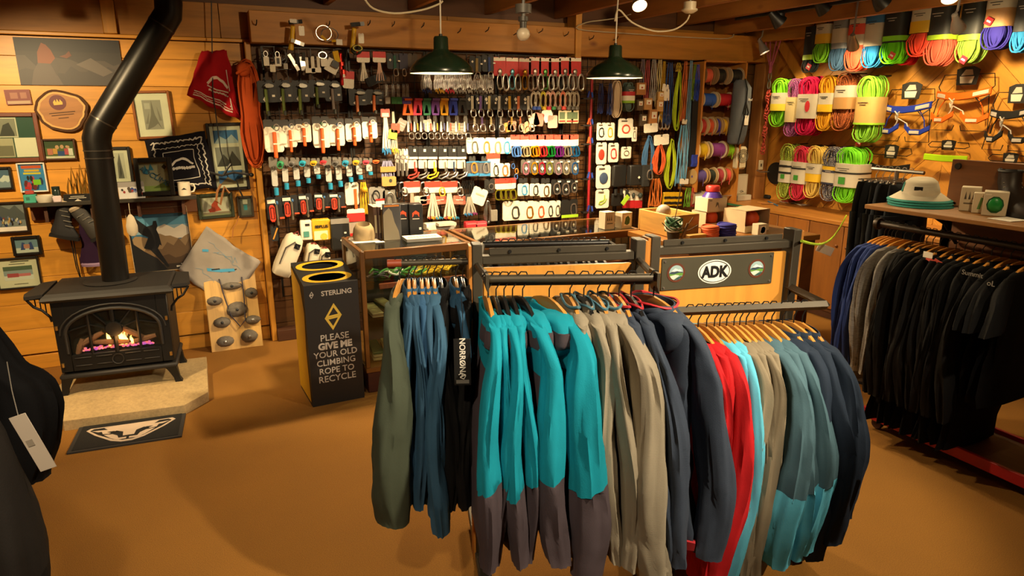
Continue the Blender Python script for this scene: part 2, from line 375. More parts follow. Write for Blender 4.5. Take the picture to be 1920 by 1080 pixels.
for s in (-1, 1):
    for z in (.20, .44): MB().lathe([(0, -.012), (.008, -.012), (.008, .012), (0, .012)], 8, (s*.30, F-.026, z)).build('hinge_pin', BRASS, dr)
MB().span(-.255, .255, F+.004, F+.007, .25, .53, .001).build('glass_pane', GLASS, dr)
# thin dark sheet on the body front imitates a recess behind the pane
lg = MB()
MBk = mat('#0b0908', .9)
MB().span(-.25, .25, F+.0185, F+.0195, .25, .53, .0002).build('firebox_lining', MBk, st)
LOG = mat('#6b4a30', .9, 0, 'stone')
for i, (x, z, a, l) in enumerate([(-.14, .34, .5, .16), (.09, .36, -.6, .18), (.16, .31, .2, .13), (-.03, .31, -.1, .2), (-.2, .30, 1.2, .1)]):
    dx, dz = math.cos(a)*l/2, math.sin(a)*l/2
    MB().tube([(x-dx, F+.014, z-dz), (x, F+.011, z), (x+dx, F+.014, z+dz)], [.016, .02, .015], 7, flat=.35 if False else 1).build('ceramic_log', LOG, st)
for i, (x, h, wd) in enumerate([(-.04, .11, .014), (.0, .07, .012), (.028, .125, .018), (.05, .085, .014), (.085, .06, .012), (-.01, .045, .01)]):
    MB().loft([[Vector((x+wd*r*math.cos(q)+.006*math.sin(7*t), F+.010+.003*math.sin(q), .285+h*t)) for q in [2*PI*j/6 for j in range(6)]] for t, r in ((0, .5), (.25, 1), (.5, .75), (.75, .4), (1, .05))]).build('flame', mat('#ff8a2a', kind='flame', emit=9.), st)
em = MB()
for i in range(60):
    em.ball((-.20+.4*rnd(0, 1), F+.012, .270+rnd(0, .018)), (.010, .003, .007), 6, 4)
o = em.build('ember_bed', mat('#ff5522', kind='ember', emit=1.2), st); o['kind'] = 'stuff'
lamp_light('POINT', (-.52, 4.70, .40), None, 1.2, col=(1, .45, .12), size=.05)
# top plate with side shelves and their brackets
top = MB()
top.loft([[Vector((sx*a, yy, zz)) for sx, yy in ((-1, F-.03+e), (1, F-.03+e), (1, B+.02-e), (-1, B+.02-e))] for a, e, zz in ((.345, 0, .60), (.36, -.02, .618), (.352, -.01, .634), (.33, .012, .652), (.31, .03, .656))])
top.build('top_plate', IRON2, st, smooth=.3)
MB().lathe([(.0, .656), (.15, .656), (.155, .662), (.14, .665), (0, .665)], 32, (-.02, .02, 0)).build('top_ring', IRON2, st)
for s in (-1, 1):
    p = [(s*.352, F+.01), (s*.44, F-.02 if s < 0 else F+.02), (s*.455, F+.06), (s*.43, B-.06), (s*.352, B-.02)]
    MB().slab(p if s > 0 else p[::-1], .628, .648).build('side_shelf', IRON2, st, smooth=.3)
    br = MB(); yb = F+.03
    br.tube([(s*.33, yb, .47), (s*.335, yb, .50), (s*.37, yb, .545), (s*.41, yb, .57), (s*.445, yb, .625)], .008, 6)
    br.tube([(s*.335, yb, .62), (s*.44, yb, .62)], .006, 6)
    for q in (.35, .375, .40): br.tube([(s*q, yb, .62), (s*(q+.0), yb, .53+abs(q-.35)*.9)], .004, 5)
    br.build('shelf_bracket', IRON, st)
MB().span(-W-.015, W+.015, F-.035, B, .105, .135, .01).build('base_skirt', IRON2, st)
for sx in (-1, 1):
    for yy in (F+.0, B-.05):
        MB().loft([[Vector((sx*x+dx*w_, yy+dy*w_, z)) for dx, dy in ((-1, -1), (1, -1), (1, 1), (-1, 1))] for x, z, w_ in ((.285, .12, .035), (.30, .08, .026), (.315, .03, .018), (.325, .0, .022))]).build('leg', IRON, st, smooth=.5)
# flue pipe: one thing with its sections
pb, e1, e2 = Vector((-.511, 4.95, .718)), Vector((-.50, 4.95, 1.64)), Vector((-.03, 4.95, 2.33))
fp = thing('flue_pipe', 'black bent stovepipe rising from the stove to the ceiling', 'stovepipe', pb)
PIPE = mat('#1f1d1b', .38, .55); rp = .078
def sec(a, b, nm, r=rp, m=PIPE): return MB().tube([a-pb, b-pb], r, 28).build(nm, m, fp)
sec(pb+Vector((0, 0, .0)), e1-Vector((0, 0, .10)), 'pipe_section')
up = (e2-e1).normalized()
el = MB().tube([e1-Vector((0, 0, .10))-pb, e1-Vector((0, 0, .035))-pb, e1+up*.035-pb, e1+up*.09-pb], rp*1.01, 28); el.build('elbow', PIPE, fp)
sec(e1+up*.09, e2-up*.05, 'pipe_section')
MB().tube([e2-up*.07-pb, e2+up*.02-pb, e2+Vector((.02, 0, .08))-pb, Vector((-.01, 4.95, 2.77))-pb], rp*1.02, 28).build('elbow', PIPE, fp)
for c, d in ((e1-Vector((0, 0, .10)), Vector((0, 0, 1))), (e1-Vector((0, 0, .145)), Vector((0, 0, 1))), (e1+up*.09, up), (e2-up*.06, up)):
    MB().tube([c-d*.004-pb, c+d*.004-pb], rp*1.045, 28).build('seam_ring', mat('#55504a', .3, .7), fp)
# door mat with the leopard head
m1 = [onZ(*q, .0) for q in ((125, 853), (341, 820))]
a = math.atan2(m1[1].y-m1[0].y, m1[1].x-m1[0].x)
dm = thing('logo_mat', 'black floor mat with white snow leopard head before the hearth', 'mat', ((m1[0].x+m1[1].x)/2, (m1[0].y+m1[1].y)/2, 0), a)
L2 = (m1[1]-m1[0]).length/2
MB().slab([(-L2, 0), (L2, 0), (L2, .35), (-L2, .35)], .001, .009).build('rubber_border', mat('#2b2826', .8), dm, smooth=.3)
MB().slab([(-L2+.02, .02), (L2-.02, .02), (L2-.02, .335), (-L2+.02, .335)], .008, .011).build('pile', mat('#14120f', .95, 0, 'carpet'), dm, smooth=.3)
LG = mat('#c9b29a', .9)
def flat(poly, nm, z=.0125, m=LG):     # flat print on the mat; coordinates in units of its size
    MB().slab([(x*L2*.84, .165+y*.135) for x, y in poly], z-.0022, z).build(nm, m, dm, smooth=.3)
ol = [(-.98, .62), (-.9, .8), (0, .78), (.9, .8), (.98, .62), (.75, .05), (.35, -.7), (.12, -.92), (-.12, -.92), (-.35, -.7), (-.75, .05)]
flat(ol, 'logo_outline'); flat([(x*.91, y*.86+.02) for x, y in ol], 'logo_field', .0135, mat('#14120f', .95))
flat([(-.85, .5), (-.5, .42), (-.6, .66), (-.45, .68), (.45, .68), (.6, .66), (.5, .42), (.85, .5), (.7, .3), (.62, .3), (.58, .05), (.45, .0), (.3, .22), (.14, .02), (.12, -.38), (-.12, -.38), (-.14, .02), (-.3, .22), (-.45, .0), (-.58, .05), (-.62, .3), (-.7, .3)][::-1], 'logo_head', .0145)
for s in (-1, 1):
    flat([(s*.55, -.05), (s*.36, -.1), (s*.24, -.3), (s*.2, -.55), (s*.03, -.55), (s*.03, -.7), (s*.22, -.72), (s*.36, -.5)], 'logo_jaw', .0145)
    flat([(s*.5, .18), (s*.36, .2), (s*.24, .08), (s*.4, .05)], 'logo_eye', .0153, mat('#14120f', .95))
# ================================================================ pictures and keepsakes on the stove wall
def pic(name, label, x0, y0, x1, y1, shapes, frame=None, fw=4, matc=None, mw=0, Y=5.52, tilt=0, glass=True, cat='picture', lean=0, fy=.022):
    """framed or bare picture; shapes: (colour, polygon) in unit coordinates, x 0..1 rightwards, y 0..1 upwards"""
    a, b = onY(x0, (y0+y1)/2, Y), onY(x1, (y0+y1)/2, Y); t, u = onY((x0+x1)/2, y0, Y), onY((x0+x1)/2, y1, Y)
    W_, H_ = b.x-a.x, t.z-u.z; px = W_/(x1-x0)
    o = thing(name, label, cat, ((a.x+b.x)/2, Y, (t.z+u.z)/2), rot=(lean, math.radians(tilt), 0))
    f = fw*px if frame else 0; mw *= px
    if frame:
        fm = mat(frame, .4, 0, 'wood' if frame not in ('#15120f', '#e8e2d6', '#1d1c1a') else 'plain', 0)
        fr_ = MB()
        for s in (-1, 1):
            fr_.cbox((s*(W_/2-f/2), -fy/2, 0), (f, fy, H_), .003); fr_.cbox((0, -fy/2, s*(H_/2-f/2)), (W_-2*f, fy, f), .003)
        fr_.build('frame', fm, o, smooth=.3)
    bk_ = MB().box((0, -.004, 0), (W_-2*f, .006, H_-2*f)).build('backing' if not matc else 'mount', mat(matc or '#c9c2b4', .7), o, smooth=0)
    w2, h2 = W_-2*f-2*mw, H_-2*f-2*mw; pm = MB()
    for i, (c, poly) in enumerate(shapes):
        pm.cur = lin(c); yy = -.0075-.0002*i
        pts = [((x-.5)*w2, yy, (y-.5)*h2) for x, y in poly]
        pm.add(pts, [list(range(len(pts)))])
    if shapes: pm.build('print', PRINT, bk_, smooth=0)
    if glass and frame: MB().box((0, -.014, 0), (W_-2*f, .001, H_-2*f)).build('glass_pane', GLASS, o, smooth=0)
    return o, W_, H_
FULL = [(0, 0), (1, 0), (1, 1), (0, 1)]
def rect(x0, y0, x1, y1): return [(x0, y0), (x1, y0), (x1, y1), (x0, y1)]
def ridge(base, amp, n, seed, y0=0):
    r = random.Random(seed); return [(0, y0)]+[(i/n, base+amp*r.uniform(-1, 1)) for i in range(n+1)]+[(1, y0)]
def blobs(n, x0, y0, x1, y1, cols, s, seed):
    r = random.Random(seed); out = []
    for i in range(n):
        cx, cy, q = r.uniform(x0, x1), r.uniform(y0, y1), s*r.uniform(.6, 1.3)
        out.append((r.choice(cols), [(cx+q*math.cos(t)*.8, cy+q*1.4*math.sin(t)) for t in [k_*PI/3 for k_ in range(6)]]))
    return out
pic('mountain_poster', 'wide unframed dusk mountain poster with glowing orange peak', 32, 73, 228, 160,
    [('#292422', FULL), ('#211e1f', rect(0, .72, 1, 1)), ('#403833', ridge(.52, .12, 12, 2)), ('#352f2d', ridge(.35, .1, 14, 3)), ('#4c423d', [(.1, .0), (.14, .3), (.2, .5), (.3, .48), (.36, .2), (.4, 0)]),
     ('#783d1f', [(.19, .47), (.2, .7), (.23, .82), (.25, .9), (.29, .86), (.33, .75), (.36, .58), (.31, .46)]), ('#63311b', [(.40, .62), (.46, .66), (.5, .74), (.52, .64), (.47, .58)]), ('#3e3632', [(.31, .46), (.36, .58), (.4, .4), (.35, .2)]),
     ('#574e47', [(.55, .45), (.7, .6), (.9, .3), (.8, .2)])], Y=5.525, cat='poster')
pic('small_print', 'small unframed dark red print above the big brown frame', 10, 168, 58, 196, [('#6e2a20', FULL), ('#a58a6c', rect(.05, .05, .95, .25)), ('#8d5a44', rect(.2, .4, .5, .8)), ('#8d5a44', rect(.6, .4, .85, .8))], tilt=-2)
pic('collage_frame', 'large brown frame with two old photographs and green mount', -60, 211, 77, 304,
    [('#1f4a3c', FULL), ('#d9cfba', rect(.38, .5, .72, .98)), ('#8f8a7d', rect(.40, .53, .70, .95)), ('#3b3a36', [(.42, .53), (.5, .8), (.6, .86), (.66, .6), (.66, .53)]), ('#b9ad92', rect(.2, .02, .62, .48)), ('#7d7560', rect(.22, .05, .6, .3)), ('#efe4cf', rect(.64, .02, .99, .49)), ('#c8bda6', rect(0, .1, .18, .9))], '#6a331a', 9)
pic('family_photo', 'brown framed colour photo of five people outdoors', 80, 260, 143, 300,
    [('#5a6a3a', FULL), ('#3c4d2a', rect(0, .6, 1, 1))]+blobs(5, .12, .62, .88, .66, ['#d3a07c'], .075, 5)+[('#cf7a66', rect(.08, .2, .26, .55)), ('#dfa04f', rect(.27, .25, .42, .55)), ('#2d4d8c', rect(.42, .1, .66, .4)), ('#c94f5e', rect(.66, .2, .8, .55)), ('#e8e0d2', rect(.8, .15, .95, .55)), ('#e6dcc8', rect(0, 0, 1, .12))], '#43240f', 4)
o, W_, H_ = pic('festival_poster', 'white framed colourful festival poster with lime sticker', 35, 305, 88, 360,
    [('#3f8fd0', FULL), ('#e25b2c', rect(.1, .84, .9, .95)), ('#e9b93c', rect(.2, .72, .8, .8)), ('#e9d33c', rect(.15, .62, .85, .69))]+blobs(12, .15, .15, .85, .5, ['#2a2320', '#7a2a2a', '#c9763c', '#33406a', '#d43f55'], .1, 8)+[('#d42c2c', rect(.12, .06, .32, .16)), ('#8fd32a', rect(.5, .22, .8, .42))], '#e8e2d6', 3)
pic('small_dark_frame', 'small black framed snowy peak photo at the left edge', -30, 313, 24, 356, [('#55708f', FULL), ('#dfe2e4', ridge(.55, .15, 8, 4)), ('#8fa0b2', ridge(.3, .12, 9, 6))], '#15120f', 5)
pic('engraving_frame', 'tan wood framed grey engraving with wide white mount', 250, 170, 323, 260, [('#a79f95', FULL), ('#7f786f', [(.1, 0), (.4, .5), (.5, 1), (.6, .5), (.9, 0), (.7, .2), (.5, .1)]), ('#c2bab0', rect(.1, .7, .4, .9)), ('#8d857b', [(.05, .2), (.3, .6), (.2, .2)]), ('#8d857b', [(.95, .3), (.75, .8), (.8, .3)])], '#8a5022', 5, '#ece2cd', 14, tilt=-1.5)
pic('route_print', 'dark grey framed black and white rock print behind stovepipe', 200, 275, 248, 346, [('#cfc7b8', FULL), ('#6b6660', [(.3, 0), (.35, .6), (.6, 1), (.7, .5), (.8, 0)]), ('#3c3936', [(.45, 0), (.55, .7), (.6, .2)])], '#1d1c1a', 6, '#ece2cd', 7)
o, W_, H_ = pic('climb_shadow_box', 'black shadow box with pale climbing club poster', 254, 295, 325, 366, [('#b8ad95', FULL), ('#3f86b0', [(.1, .6), (.2, .9), (.3, .65), (.25, .6)]), ('#3f86b0', [(.3, .7), (.4, .95), (.5, .72)]), ('#a8b86a', rect(0, 0, 1, .18)), ('#6a7a3a', [(.4, .1), (.9, .35), (1, .1)]), ('#26221d', [(.78, .82), (.88, .92), (.96, .82), (.88, .72)]), ('#3a332b', [(.35, .65), (.6, .55), (.75, .6), (.6, .5)])], '#15120f', 9, fy=.05, Y=5.44)
lettering('ADCLIMB', .05, mat('#2d6f9f', .6), o, (0, -.0105, .0), (PI/2, math.radians(35), 0))
pic('team_photo', 'small loose photo of a snow climbing team on shelf', 222, 341, 271, 372, [('#c9c6c4', FULL), ('#8f8a86', rect(0, .7, 1, 1))]+blobs(14, .1, .25, .9, .6, ['#2d3f7a', '#8c2f2f', '#2a2622', '#4a4038', '#7a86a8'], .09, 12), Y=5.40, glass=False)
pic('triptych_frame', 'tall black frame holding three stacked mountain photographs', 393, 230, 462, 357, [('#d8cfbb', FULL), ('#3d6ea5', rect(.1, .72, .9, .93)), ('#a9b4bd', [(.1, .72), (.3, .84), (.5, .78), (.7, .86), (.9, .74), (.9, .72)]), ('#8a8782', rect(.1, .35, .9, .66)), ('#3d3b38', [(.1, .35), (.35, .55), (.5, .45), (.65, .6), (.9, .4), (.9, .35)]), ('#2f5f9a', rect(.1, .05, .9, .28)), ('#6d5a44', [(.1, .05), (.4, .18), (.6, .1), (.9, .16), (.9, .05)])], '#15120f', 6, tilt=-1.5)
pic('climber_poster', 'square poster of a silhouetted climber against a mountain sky', 243, 388, 358, 508,
    [('#2c5f7c', FULL), ('#4f86a0', rect(0, .7, 1, .85)), ('#7d9aa6', rect(0, .6, 1, .72)), ('#cfc4b0', [(.3, .62), (.42, .68), (.6, .74), (.75, .66), (.9, .72), (1, .66), (1, .5), (.3, .5)]), ('#8d7350', ridge(.55, .07, 12, 21)), ('#6a5236', ridge(.42, .1, 10, 22)), ('#4e3a24', ridge(.25, .08, 10, 23)), ('#2c2216', rect(0, 0, 1, .1)),
     ('#0c0b0b', [(0, .98), (.08, 1), (.15, .85), (.3, .72), (.4, .74), (.42, .8), (.47, .8), (.48, .72), (.45, .66), (.48, .58), (.5, .4), (.47, .42), (.43, .36), (.5, .22), (.58, .06), (.55, .04), (.42, .2), (.3, .35), (.2, .38), (.3, .55), (.2, .6), (.1, .7), (.02, .62), (.05, .4), (0, .3)][::-1]), ('#0c0b0b', [(0, 0), (.55, 0), (.4, .2), (.2, .33), (.05, .45), (0, .5)]), ('#d8cdb8', rect(.7, .035, .98, .06)), ('#d8cdb8', rect(.78, .075, .98, .09))], '#b9a27c', 1.2, glass=False, cat='poster', tilt=-1)
pic('red_climber_picture', 'small dark green framed picture of a red suited climber', 370, 362, 438, 409, [('#cbbfae', FULL), ('#b5432c', [(.3, .1), (.35, .6), (.5, .85), (.6, .8), (.58, .5), (.7, .2)]), ('#b5432c', [(.25, .1), (.2, .3), (.4, .4), (.45, .1)]), ('#8f7a66', rect(0, 0, 1, .12))], '#2b3322', 6, '#8f8a6a', 3, tilt=-1.5)
pic('tiny_frame', 'tiny grey framed photo right of the red climber picture', 445, 367, 475, 407, [('#6f6a60', FULL), ('#3d8c9a', rect(.35, .3, .65, .6)), ('#cfc6b4', rect(.3, .65, .7, .9))], '#3a3226', 4)
pic('crowd_photo', 'dark framed photo of a big crowd on snow', -12, 378, 53, 437, [('#8d8f94', FULL), ('#5e6066', [(0, .5), (.2, .95), (.5, .8), (.7, .95), (1, .6), (1, .4), (0, .4)])]+blobs(34, .05, .22, .95, .5, ['#2d3f7a', '#a8352f', '#2a2622', '#d0a46c', '#7a86a8', '#d0c7b8', '#3d5f8c'], .05, 14)+[('#d8d2c6', rect(0, 0, 1, .16))], '#241509', 5)
pic('duo_photo', 'small black framed photo of two people on ice', 23, 442, 78, 478, [('#7f9ab0', FULL), ('#dcdcd8', rect(0, 0, 1, .35)), ('#3d4f8c', [(.2, .2), (.3, .75), (.42, .7), (.4, .2)]), ('#3d4f8c', [(.58, .2), (.6, .7), (.72, .75), (.8, .2)]), ('#c98a7a', rect(.36, .3, .62, .6))], '#15120f', 6)
pic('certificate_frame', 'black framed white certificate with snowy group photo', -8, 482, 77, 541, [('#e6dcc4', FULL), ('#9aa6ae', rect(.14, .25, .86, .75)), ('#5a6a58', rect(.14, .6, .86, .75)), ('#e3e0da', rect(.14, .25, .86, .42)), ('#b8525a', rect(.22, .36, .5, .5)), ('#d77a80', rect(.5, .38, .8, .48)), ('#4a4438', rect(.35, .9, .8, .93)), ('#4a4438', rect(.3, .82, .7, .84)), ('#4a4438', rect(.35, .1, .7, .12))], '#15120f', 4)
# log slice plaque
c = onY(116, 208, 5.5); pl = thing('log_plaque', 'round bark edged log slice plaque with red seal', 'plaque', (c.x, 5.52, c.z), rot=(0, math.radians(-6), 0))
def wob(r, ph): return [((r*1.06+.008*math.sin(3*t+ph)+.004*math.sin(11*t))*math.cos(t), (r*.95+.007*math.sin(4*t+ph))*math.sin(t)) for t in [2*PI*i/40 for i in range(40)]]
MB().prism(wob(.142, .3), -.02, 0).build('bark', mat('#4a2e18', .9, 0, 'stone'), pl, smooth=.5)
MB().prism(wob(.126, .3), -.023, -.018).build('sapwood', mat('#c79a58', .6), pl, smooth=.5)
MB().prism(wob(.114, .3), -.0245, -.02).build('heartwood', mat('#9a6630', .5, 0, 'wood', 0), pl, smooth=.5)
MB().lathe([(0, -.0262), (.048, -.0262), (.048, -.022), (0, -.022)], 24, (-.01, 0, .055), 'y').build('seal', mat('#5a1410', .5), pl)
MB().prism([(-.035, .06), (-.022, .075), (-.018, .055), (-.01, .078), (0, .055), (.006, .074), (.018, .055), (.016, .04), (-.034, .04)], -.0275, -.026).build('seal_emblem', mat('#c9a23c', .5), pl)
for z, w_ in ((-.01, .15), (-.025, .13), (-.045, .06)): MB().box((0, -.0262, z), (w_, .001, .004)).build('engraved_line', mat('#3c2410', .7), pl)
# cloths pinned to the wall
def cloth_sheet(name, label, pts, colr, Y, seed, marks=(), cat='bandana', grid=14, amp=.018):
    """cloth pinned to the wall: a quad sheet with folds; pts = four pixel corners in order"""
    P = [onY(x, y, Y) for x, y in pts]; c = sum(P, Vector())/4; o = thing(name, label, cat, c); r = seed*7.3
    def pt(u, v, off=0):
        p = (P[0]*(1-u)+P[1]*u)*(1-v)+(P[3]*(1-u)+P[2]*u)*v
        e = min(u, 1-u, v, 1-v)
        d = amp*(noise.noise((u*3.1+r, v*3.3, r))+.6*math.sin(6*u+5*v+r))*min(1, .35+e*4)
        ed = .012*noise.noise((u*5+r, v*5, 1.7))
        return Vector((p.x+ed, Y-.02-amp+min(0, d)-off+.3*max(0, d), p.z+ed))-c
    g = grid; m = MB(); m.add([pt(i/g, j/g) for j in range(g+1) for i in range(g+1)], [(j*(g+1)+i, j*(g+1)+i+1, (j+1)*(g+1)+i+1, (j+1)*(g+1)+i) for j in range(g) for i in range(g)])
    ob = m.build('fabric', mat(colr, .9, 0, 'cloth'), o, smooth=1.2)
    sd = ob.modifiers.new('thickness', 'SOLIDIFY'); sd.thickness = .002
    for nm, cc, pathes in marks:
        mm = MB()
        for pa, wd in pathes:
            q = []
            for (ua, va), (ub, vb) in zip(pa, pa[1:]):
                k_ = max(2, int(8*max(abs(ua-ub), abs(va-vb))))
                q += [(ua+(ub-ua)*i/k_, va+(vb-va)*i/k_) for i in range(k_)]
            q.append(pa[-1])
            for (ua, va), (ub, vb) in zip(q, q[1:]):
                du, dv = ub-ua, vb-va; l = math.hypot(du, dv) or 1; nx, ny = -dv/l*wd/2, du/l*wd/2
                mm.add([pt(ua+nx, va+ny, .0025), pt(ub+nx, vb+ny, .0025), pt(ub-nx, vb-ny, .0025), pt(ua-nx, va-ny, .0025)], [(0, 1, 2, 3)])
        mm.build(nm, mat(cc, .9), o, smooth=0)
    return o, pt
wav = lambda u0, v0, u1, v1, a, n: [(u0+(u1-u0)*i/n+a*math.sin(i*2.1), v0+(v1-v0)*i/n+a*math.cos(i*2.7)) for i in range(n+1)]
o, pt = cloth_sheet('red_bandana', 'red printed bandana hanging on the pine wall by the rope hank', [(377, 97), (425, 95), (446, 222), (349, 180)], '#a3161c', 5.50, 1,
    [('printed_border', '#d8c4b4', [([(.1, .93), (.9, .93)], .02), ([(.1, .85), (.88, .85)], .02), (wav(.1, .89, .9, .89, .01, 20), .012), ([(.86, .3), (.9, .9)], .02)]),
     ('printed_mountain', '#d8c4b4', [([(.35, .62), (.45, .5), (.6, .45), (.75, .5), (.85, .58)], .05), ([(.35, .65), (.85, .65)], .02), (wav(.4, .7, .85, .7, .012, 14), .03)])], amp=.035)
MB().tube([(0, 0, .03), (-.03, -.01, -.05), (.01, -.01, -.16), (.05, 0, -.24)], [.03, .05, .04, .01], 8, flat=.5).build('gathered_corner', mat('#a3161c', .9, 0, 'cloth'), o, (.12, -.02, -.06))
o, pt = cloth_sheet('black_bandana', 'black bandana with white border print behind picture frames', [(272, 262), (384, 245), (408, 352), (292, 362)], '#141218', 5.52, 2,
    [('printed_border', '#b8b2a8', [(wav(.06, .1, .94, .1, .02, 26), .02), (wav(.06, .2, .94, .2, .015, 26), .012), (wav(.1, .1, .1, .95, .02, 22), .02), (wav(.9, .1, .9, .95, .02, 22), .02), (wav(.82, .2, .82, .9, .015, 22), .012), (wav(.1, .9, .9, .9, .02, 22), .02), ([(.24, .28), (.74, .28), (.74, .78), (.24, .78), (.24, .28)], .012)]),
     ('printed_mountain', '#c8c2b8', [([(.34, .52), (.42, .44), (.52, .42), (.62, .46), (.7, .52)], .035), (wav(.34, .58, .7, .58, .012, 12), .05)])])
o, pt = cloth_sheet('grey_bandana', 'pale grey bandana pinned as a diamond behind the hold board', [(386, 424), (488, 490), (428, 580), (334, 505)], '#9a9186', 5.52, 3,
    [('printed_lines', '#6f8fa0', [(wav(.15, .2, .8, .3, .02, 9), .006), (wav(.2, .75, .9, .8, .03, 9), .006), (wav(.3, .3, .7, .2, .04, 9), .006)]),
     ('printed_peak', '#221f1d', [([(.42, .62), (.52, .5), (.56, .54), (.62, .42), (.66, .46), (.74, .34)], .02)]), ('printed_name', '#4a9ac0', [([(.36, .68), (.72, .37)], .055)]), ('printed_mark', '#4a9ac0', [([(.14, .42), (.22, .36)], .04)])], grid=16, amp=.012)
# shelf with keepsakes
SH = mat('#5a4630', .6, 0, 'wood', 0)
a, b = onY(46, 378, 5.38), onY(369, 374, 5.38); zsh = 1.185
sh = thing('wall_shelf', 'narrow brown wall shelf running behind the stovepipe', 'shelf', ((a.x+b.x)/2, 5.52, zsh)); hl = (b.x-a.x)/2
MB().span(-hl, hl, -.16, 0, -.018, 0).build('shelf_board', SH, sh)
MB().span(-hl, hl, -.165, -.155, -.022, .004, .002).build('metal_edge', mat('#4a463e', .4, .6), sh)
for s in (-.82, -.3, .25, .8): MB().prism([(0, -.018), (-.0, -.13), (.02, -.13), (.02, -.018)], -.12, 0).build('bracket', DKWOOD, sh, (s*hl, 0, 0))
MB().span(-hl, hl, -.02, 0, -.13, -.018).build('back_rail', mat('#6a3f1e', .6, 0, 'wood', 0), sh)
def on_shelf(px, dy=-.08): p = onY(px, 370, 5.52+dy); return Vector((p.x, 5.52+dy, zsh))
p = on_shelf(57); o = thing('teal_box', 'small teal box at the left end of the shelf', 'box', p); MB().span(-.035, .035, -.03, .03, 0, .055).build('box', mat('#3fa08a', .5), o); MB().span(-.025, .025, -.01, .01, .055, .08).build('red_card', mat('#a83a2e', .6), o); MB().box((-.01, -.0305, .03), (.02, .001, .02)).build('round_mark', mat('#2b6f60', .6), o)
p = on_shelf(85); tag(MB().lathe([(0, 0), (.045, 0), (.055, .02), (.058, .045), (.052, .045), (.048, .01), (0, .01)], 20).build('glass_dish', mat('#d8d0be', .3), None, p), 'low pale dish on the shelf beside the teal box', 'dish')
p = on_shelf(107); o = thing('dark_jar', 'small dark green jar standing on the shelf', 'jar', p); MB().lathe([(0, 0), (.025, 0), (.026, .07), (.022, .08), (0, .08)], 14).build('jar', mat('#22332c', .25), o); MB().lathe([(0, .08), (.024, .08), (.024, .1), (0, .1)], 14).build('lid', mat('#1a2a26', .4), o)
p = on_shelf(107, -.14); tag(MB().cbox((0, 0, .022), (.05, .02, .044)).build('pale_box', mat('#d9c6c8', .5), None, p), 'tiny pale pink box before the dark jar', 'box')
p = on_shelf(147, -.06)
o = thing('peak_sculpture', 'gilded wire sculpture of pointed peaks on the shelf', 'sculpture', p)
for i, (x, h) in enumerate([(-.04, .15), (-.015, .22), (.015, .17), (.035, .24), (.055, .14)]):
    MB().tube([(x-.018, 0, 0), (x-.012, 0, h*.6), (x, 0, h), (x+.014, 0, h*.6), (x+.022, 0, 0)], .006, 5).build('spire', mat('#a8803a', .35, .8), o)
MB().span(-.07, .07, -.03, .03, 0, .012).build('base', DKWOOD, o)
p = on_shelf(146, -.13); o = thing('name_plate', 'black engraved desk plate on the shelf by the stovepipe', 'plaque', p); MB().prism([(-.085, 0), (.085, 0), (.078, .05), (-.078, .05)], -.015, .015).build('plate', BLACK, o, smooth=.3)
for z, w_ in ((.035, .08), (.024, .1)): MB().box((0, -.0155, z), (w_, .001, .004)).build('lettering_line', mat('#c8bfae', .5), o)
MB().prism([(-.02, .004), (.02, .004), (0, .018)], -.0165, -.0155).build('peak_mark', mat('#c8bfae', .5), o)
p = on_shelf(347); mg = thing('mug', 'white ceramic mug on the shelf near black bandana', 'mug', p); MB().lathe([(0, 0), (.04, 0), (.042, .01), (.042, .095), (.038, .095), (.037, .012), (0, .012)], 24).build('cup', mat('#e0d3bb', .25), mg)
MB().tube([(.04, 0, .08), (.065, 0, .078), (.072, 0, .05), (.06, 0, .025), (.04, 0, .022)], .006, 8).build('handle', mat('#e0d3bb', .25), mg); MB().prism([(-.018, .045), (.0, .058), (.01, .05), (.018, .045)], -.0432, -.042).build('printed_peak', BLACK, mg)
# boots, purple cloth, pouch, cords
def boot(name, label, px, py, tilt, colr, mirror=1):
    p = onY(px, py, 5.42); o = thing(name, label, 'boot', p, rot=(0, tilt, 0)); BM = mat(colr, .7)
    MB().loft([[Vector((cx+rx*math.cos(q), ry*math.sin(q), z)) for q in [2*PI*j/12 for j in range(12)]] for z, cx, rx, ry in ((.11, 0, .052, .05), (.09, 0, .06, .055), (.02, 0, .058, .052), (-.05, .005, .062, .05), (-.1, .02, .085, .05), (-.14, .035, .105, .05), (-.165, .035, .1, .048))]).build('upper', BM, o, smooth=1)
    MB().lathe([(.045, .1), (.058, .105), (.064, .125), (.055, .14), (.04, .135)], 14).build('cuff', mat('#b7a489', .85), o)
    MB().slab([(-.07, -.05), (.06, -.055), (.14, -.04), (.15, 0), (.14, .04), (.06, .055), (-.07, .05)], -.185, -.16).build('sole', BLACK, o)
    lc = MB()
    for i in range(4): lc.tube([(-.03+i*.02, -.052, .05-i*.04), (.03+i*.02, -.052, .05-i*.04)], .004, 5)
    lc.build('laces', mat('#6a655c', .7), o); o.scale = (.8, .8, .8); return o
boot('mountaineering_boot', 'black boot with pale cuff hanging from the shelf', 119, 405, .30, '#1c1b1d'); boot('mountaineering_boot', 'grey boot hanging beside the black boot', 160, 412, -.5, '#3d3a36')
p = onY(166, 415, 5.46); o = thing('purple_gaiter', 'dark purple gaiter hanging below the boots behind stovepipe', 'gaiter', p)
MB().loft([[Vector((.075*s*math.cos(q)+.01*math.sin(z*30), .025*math.sin(q), z)) for q in [2*PI*j/12 for j in range(12)]] for z, s in ((.0, .75), (-.08, .8), (-.16, .95), (-.26, 1.05), (-.30, 1.1))]).build('fabric', mat('#2c1830', .85, 0, 'cloth'), o, smooth=1)
MB().lathe([(.085, -.31), (.088, -.295), (.08, -.285)], 12, (0, 0, 0), 'z', False).build('lower_trim', mat('#8a6f8c', .7), o); o.scale = (1, .6, 1)
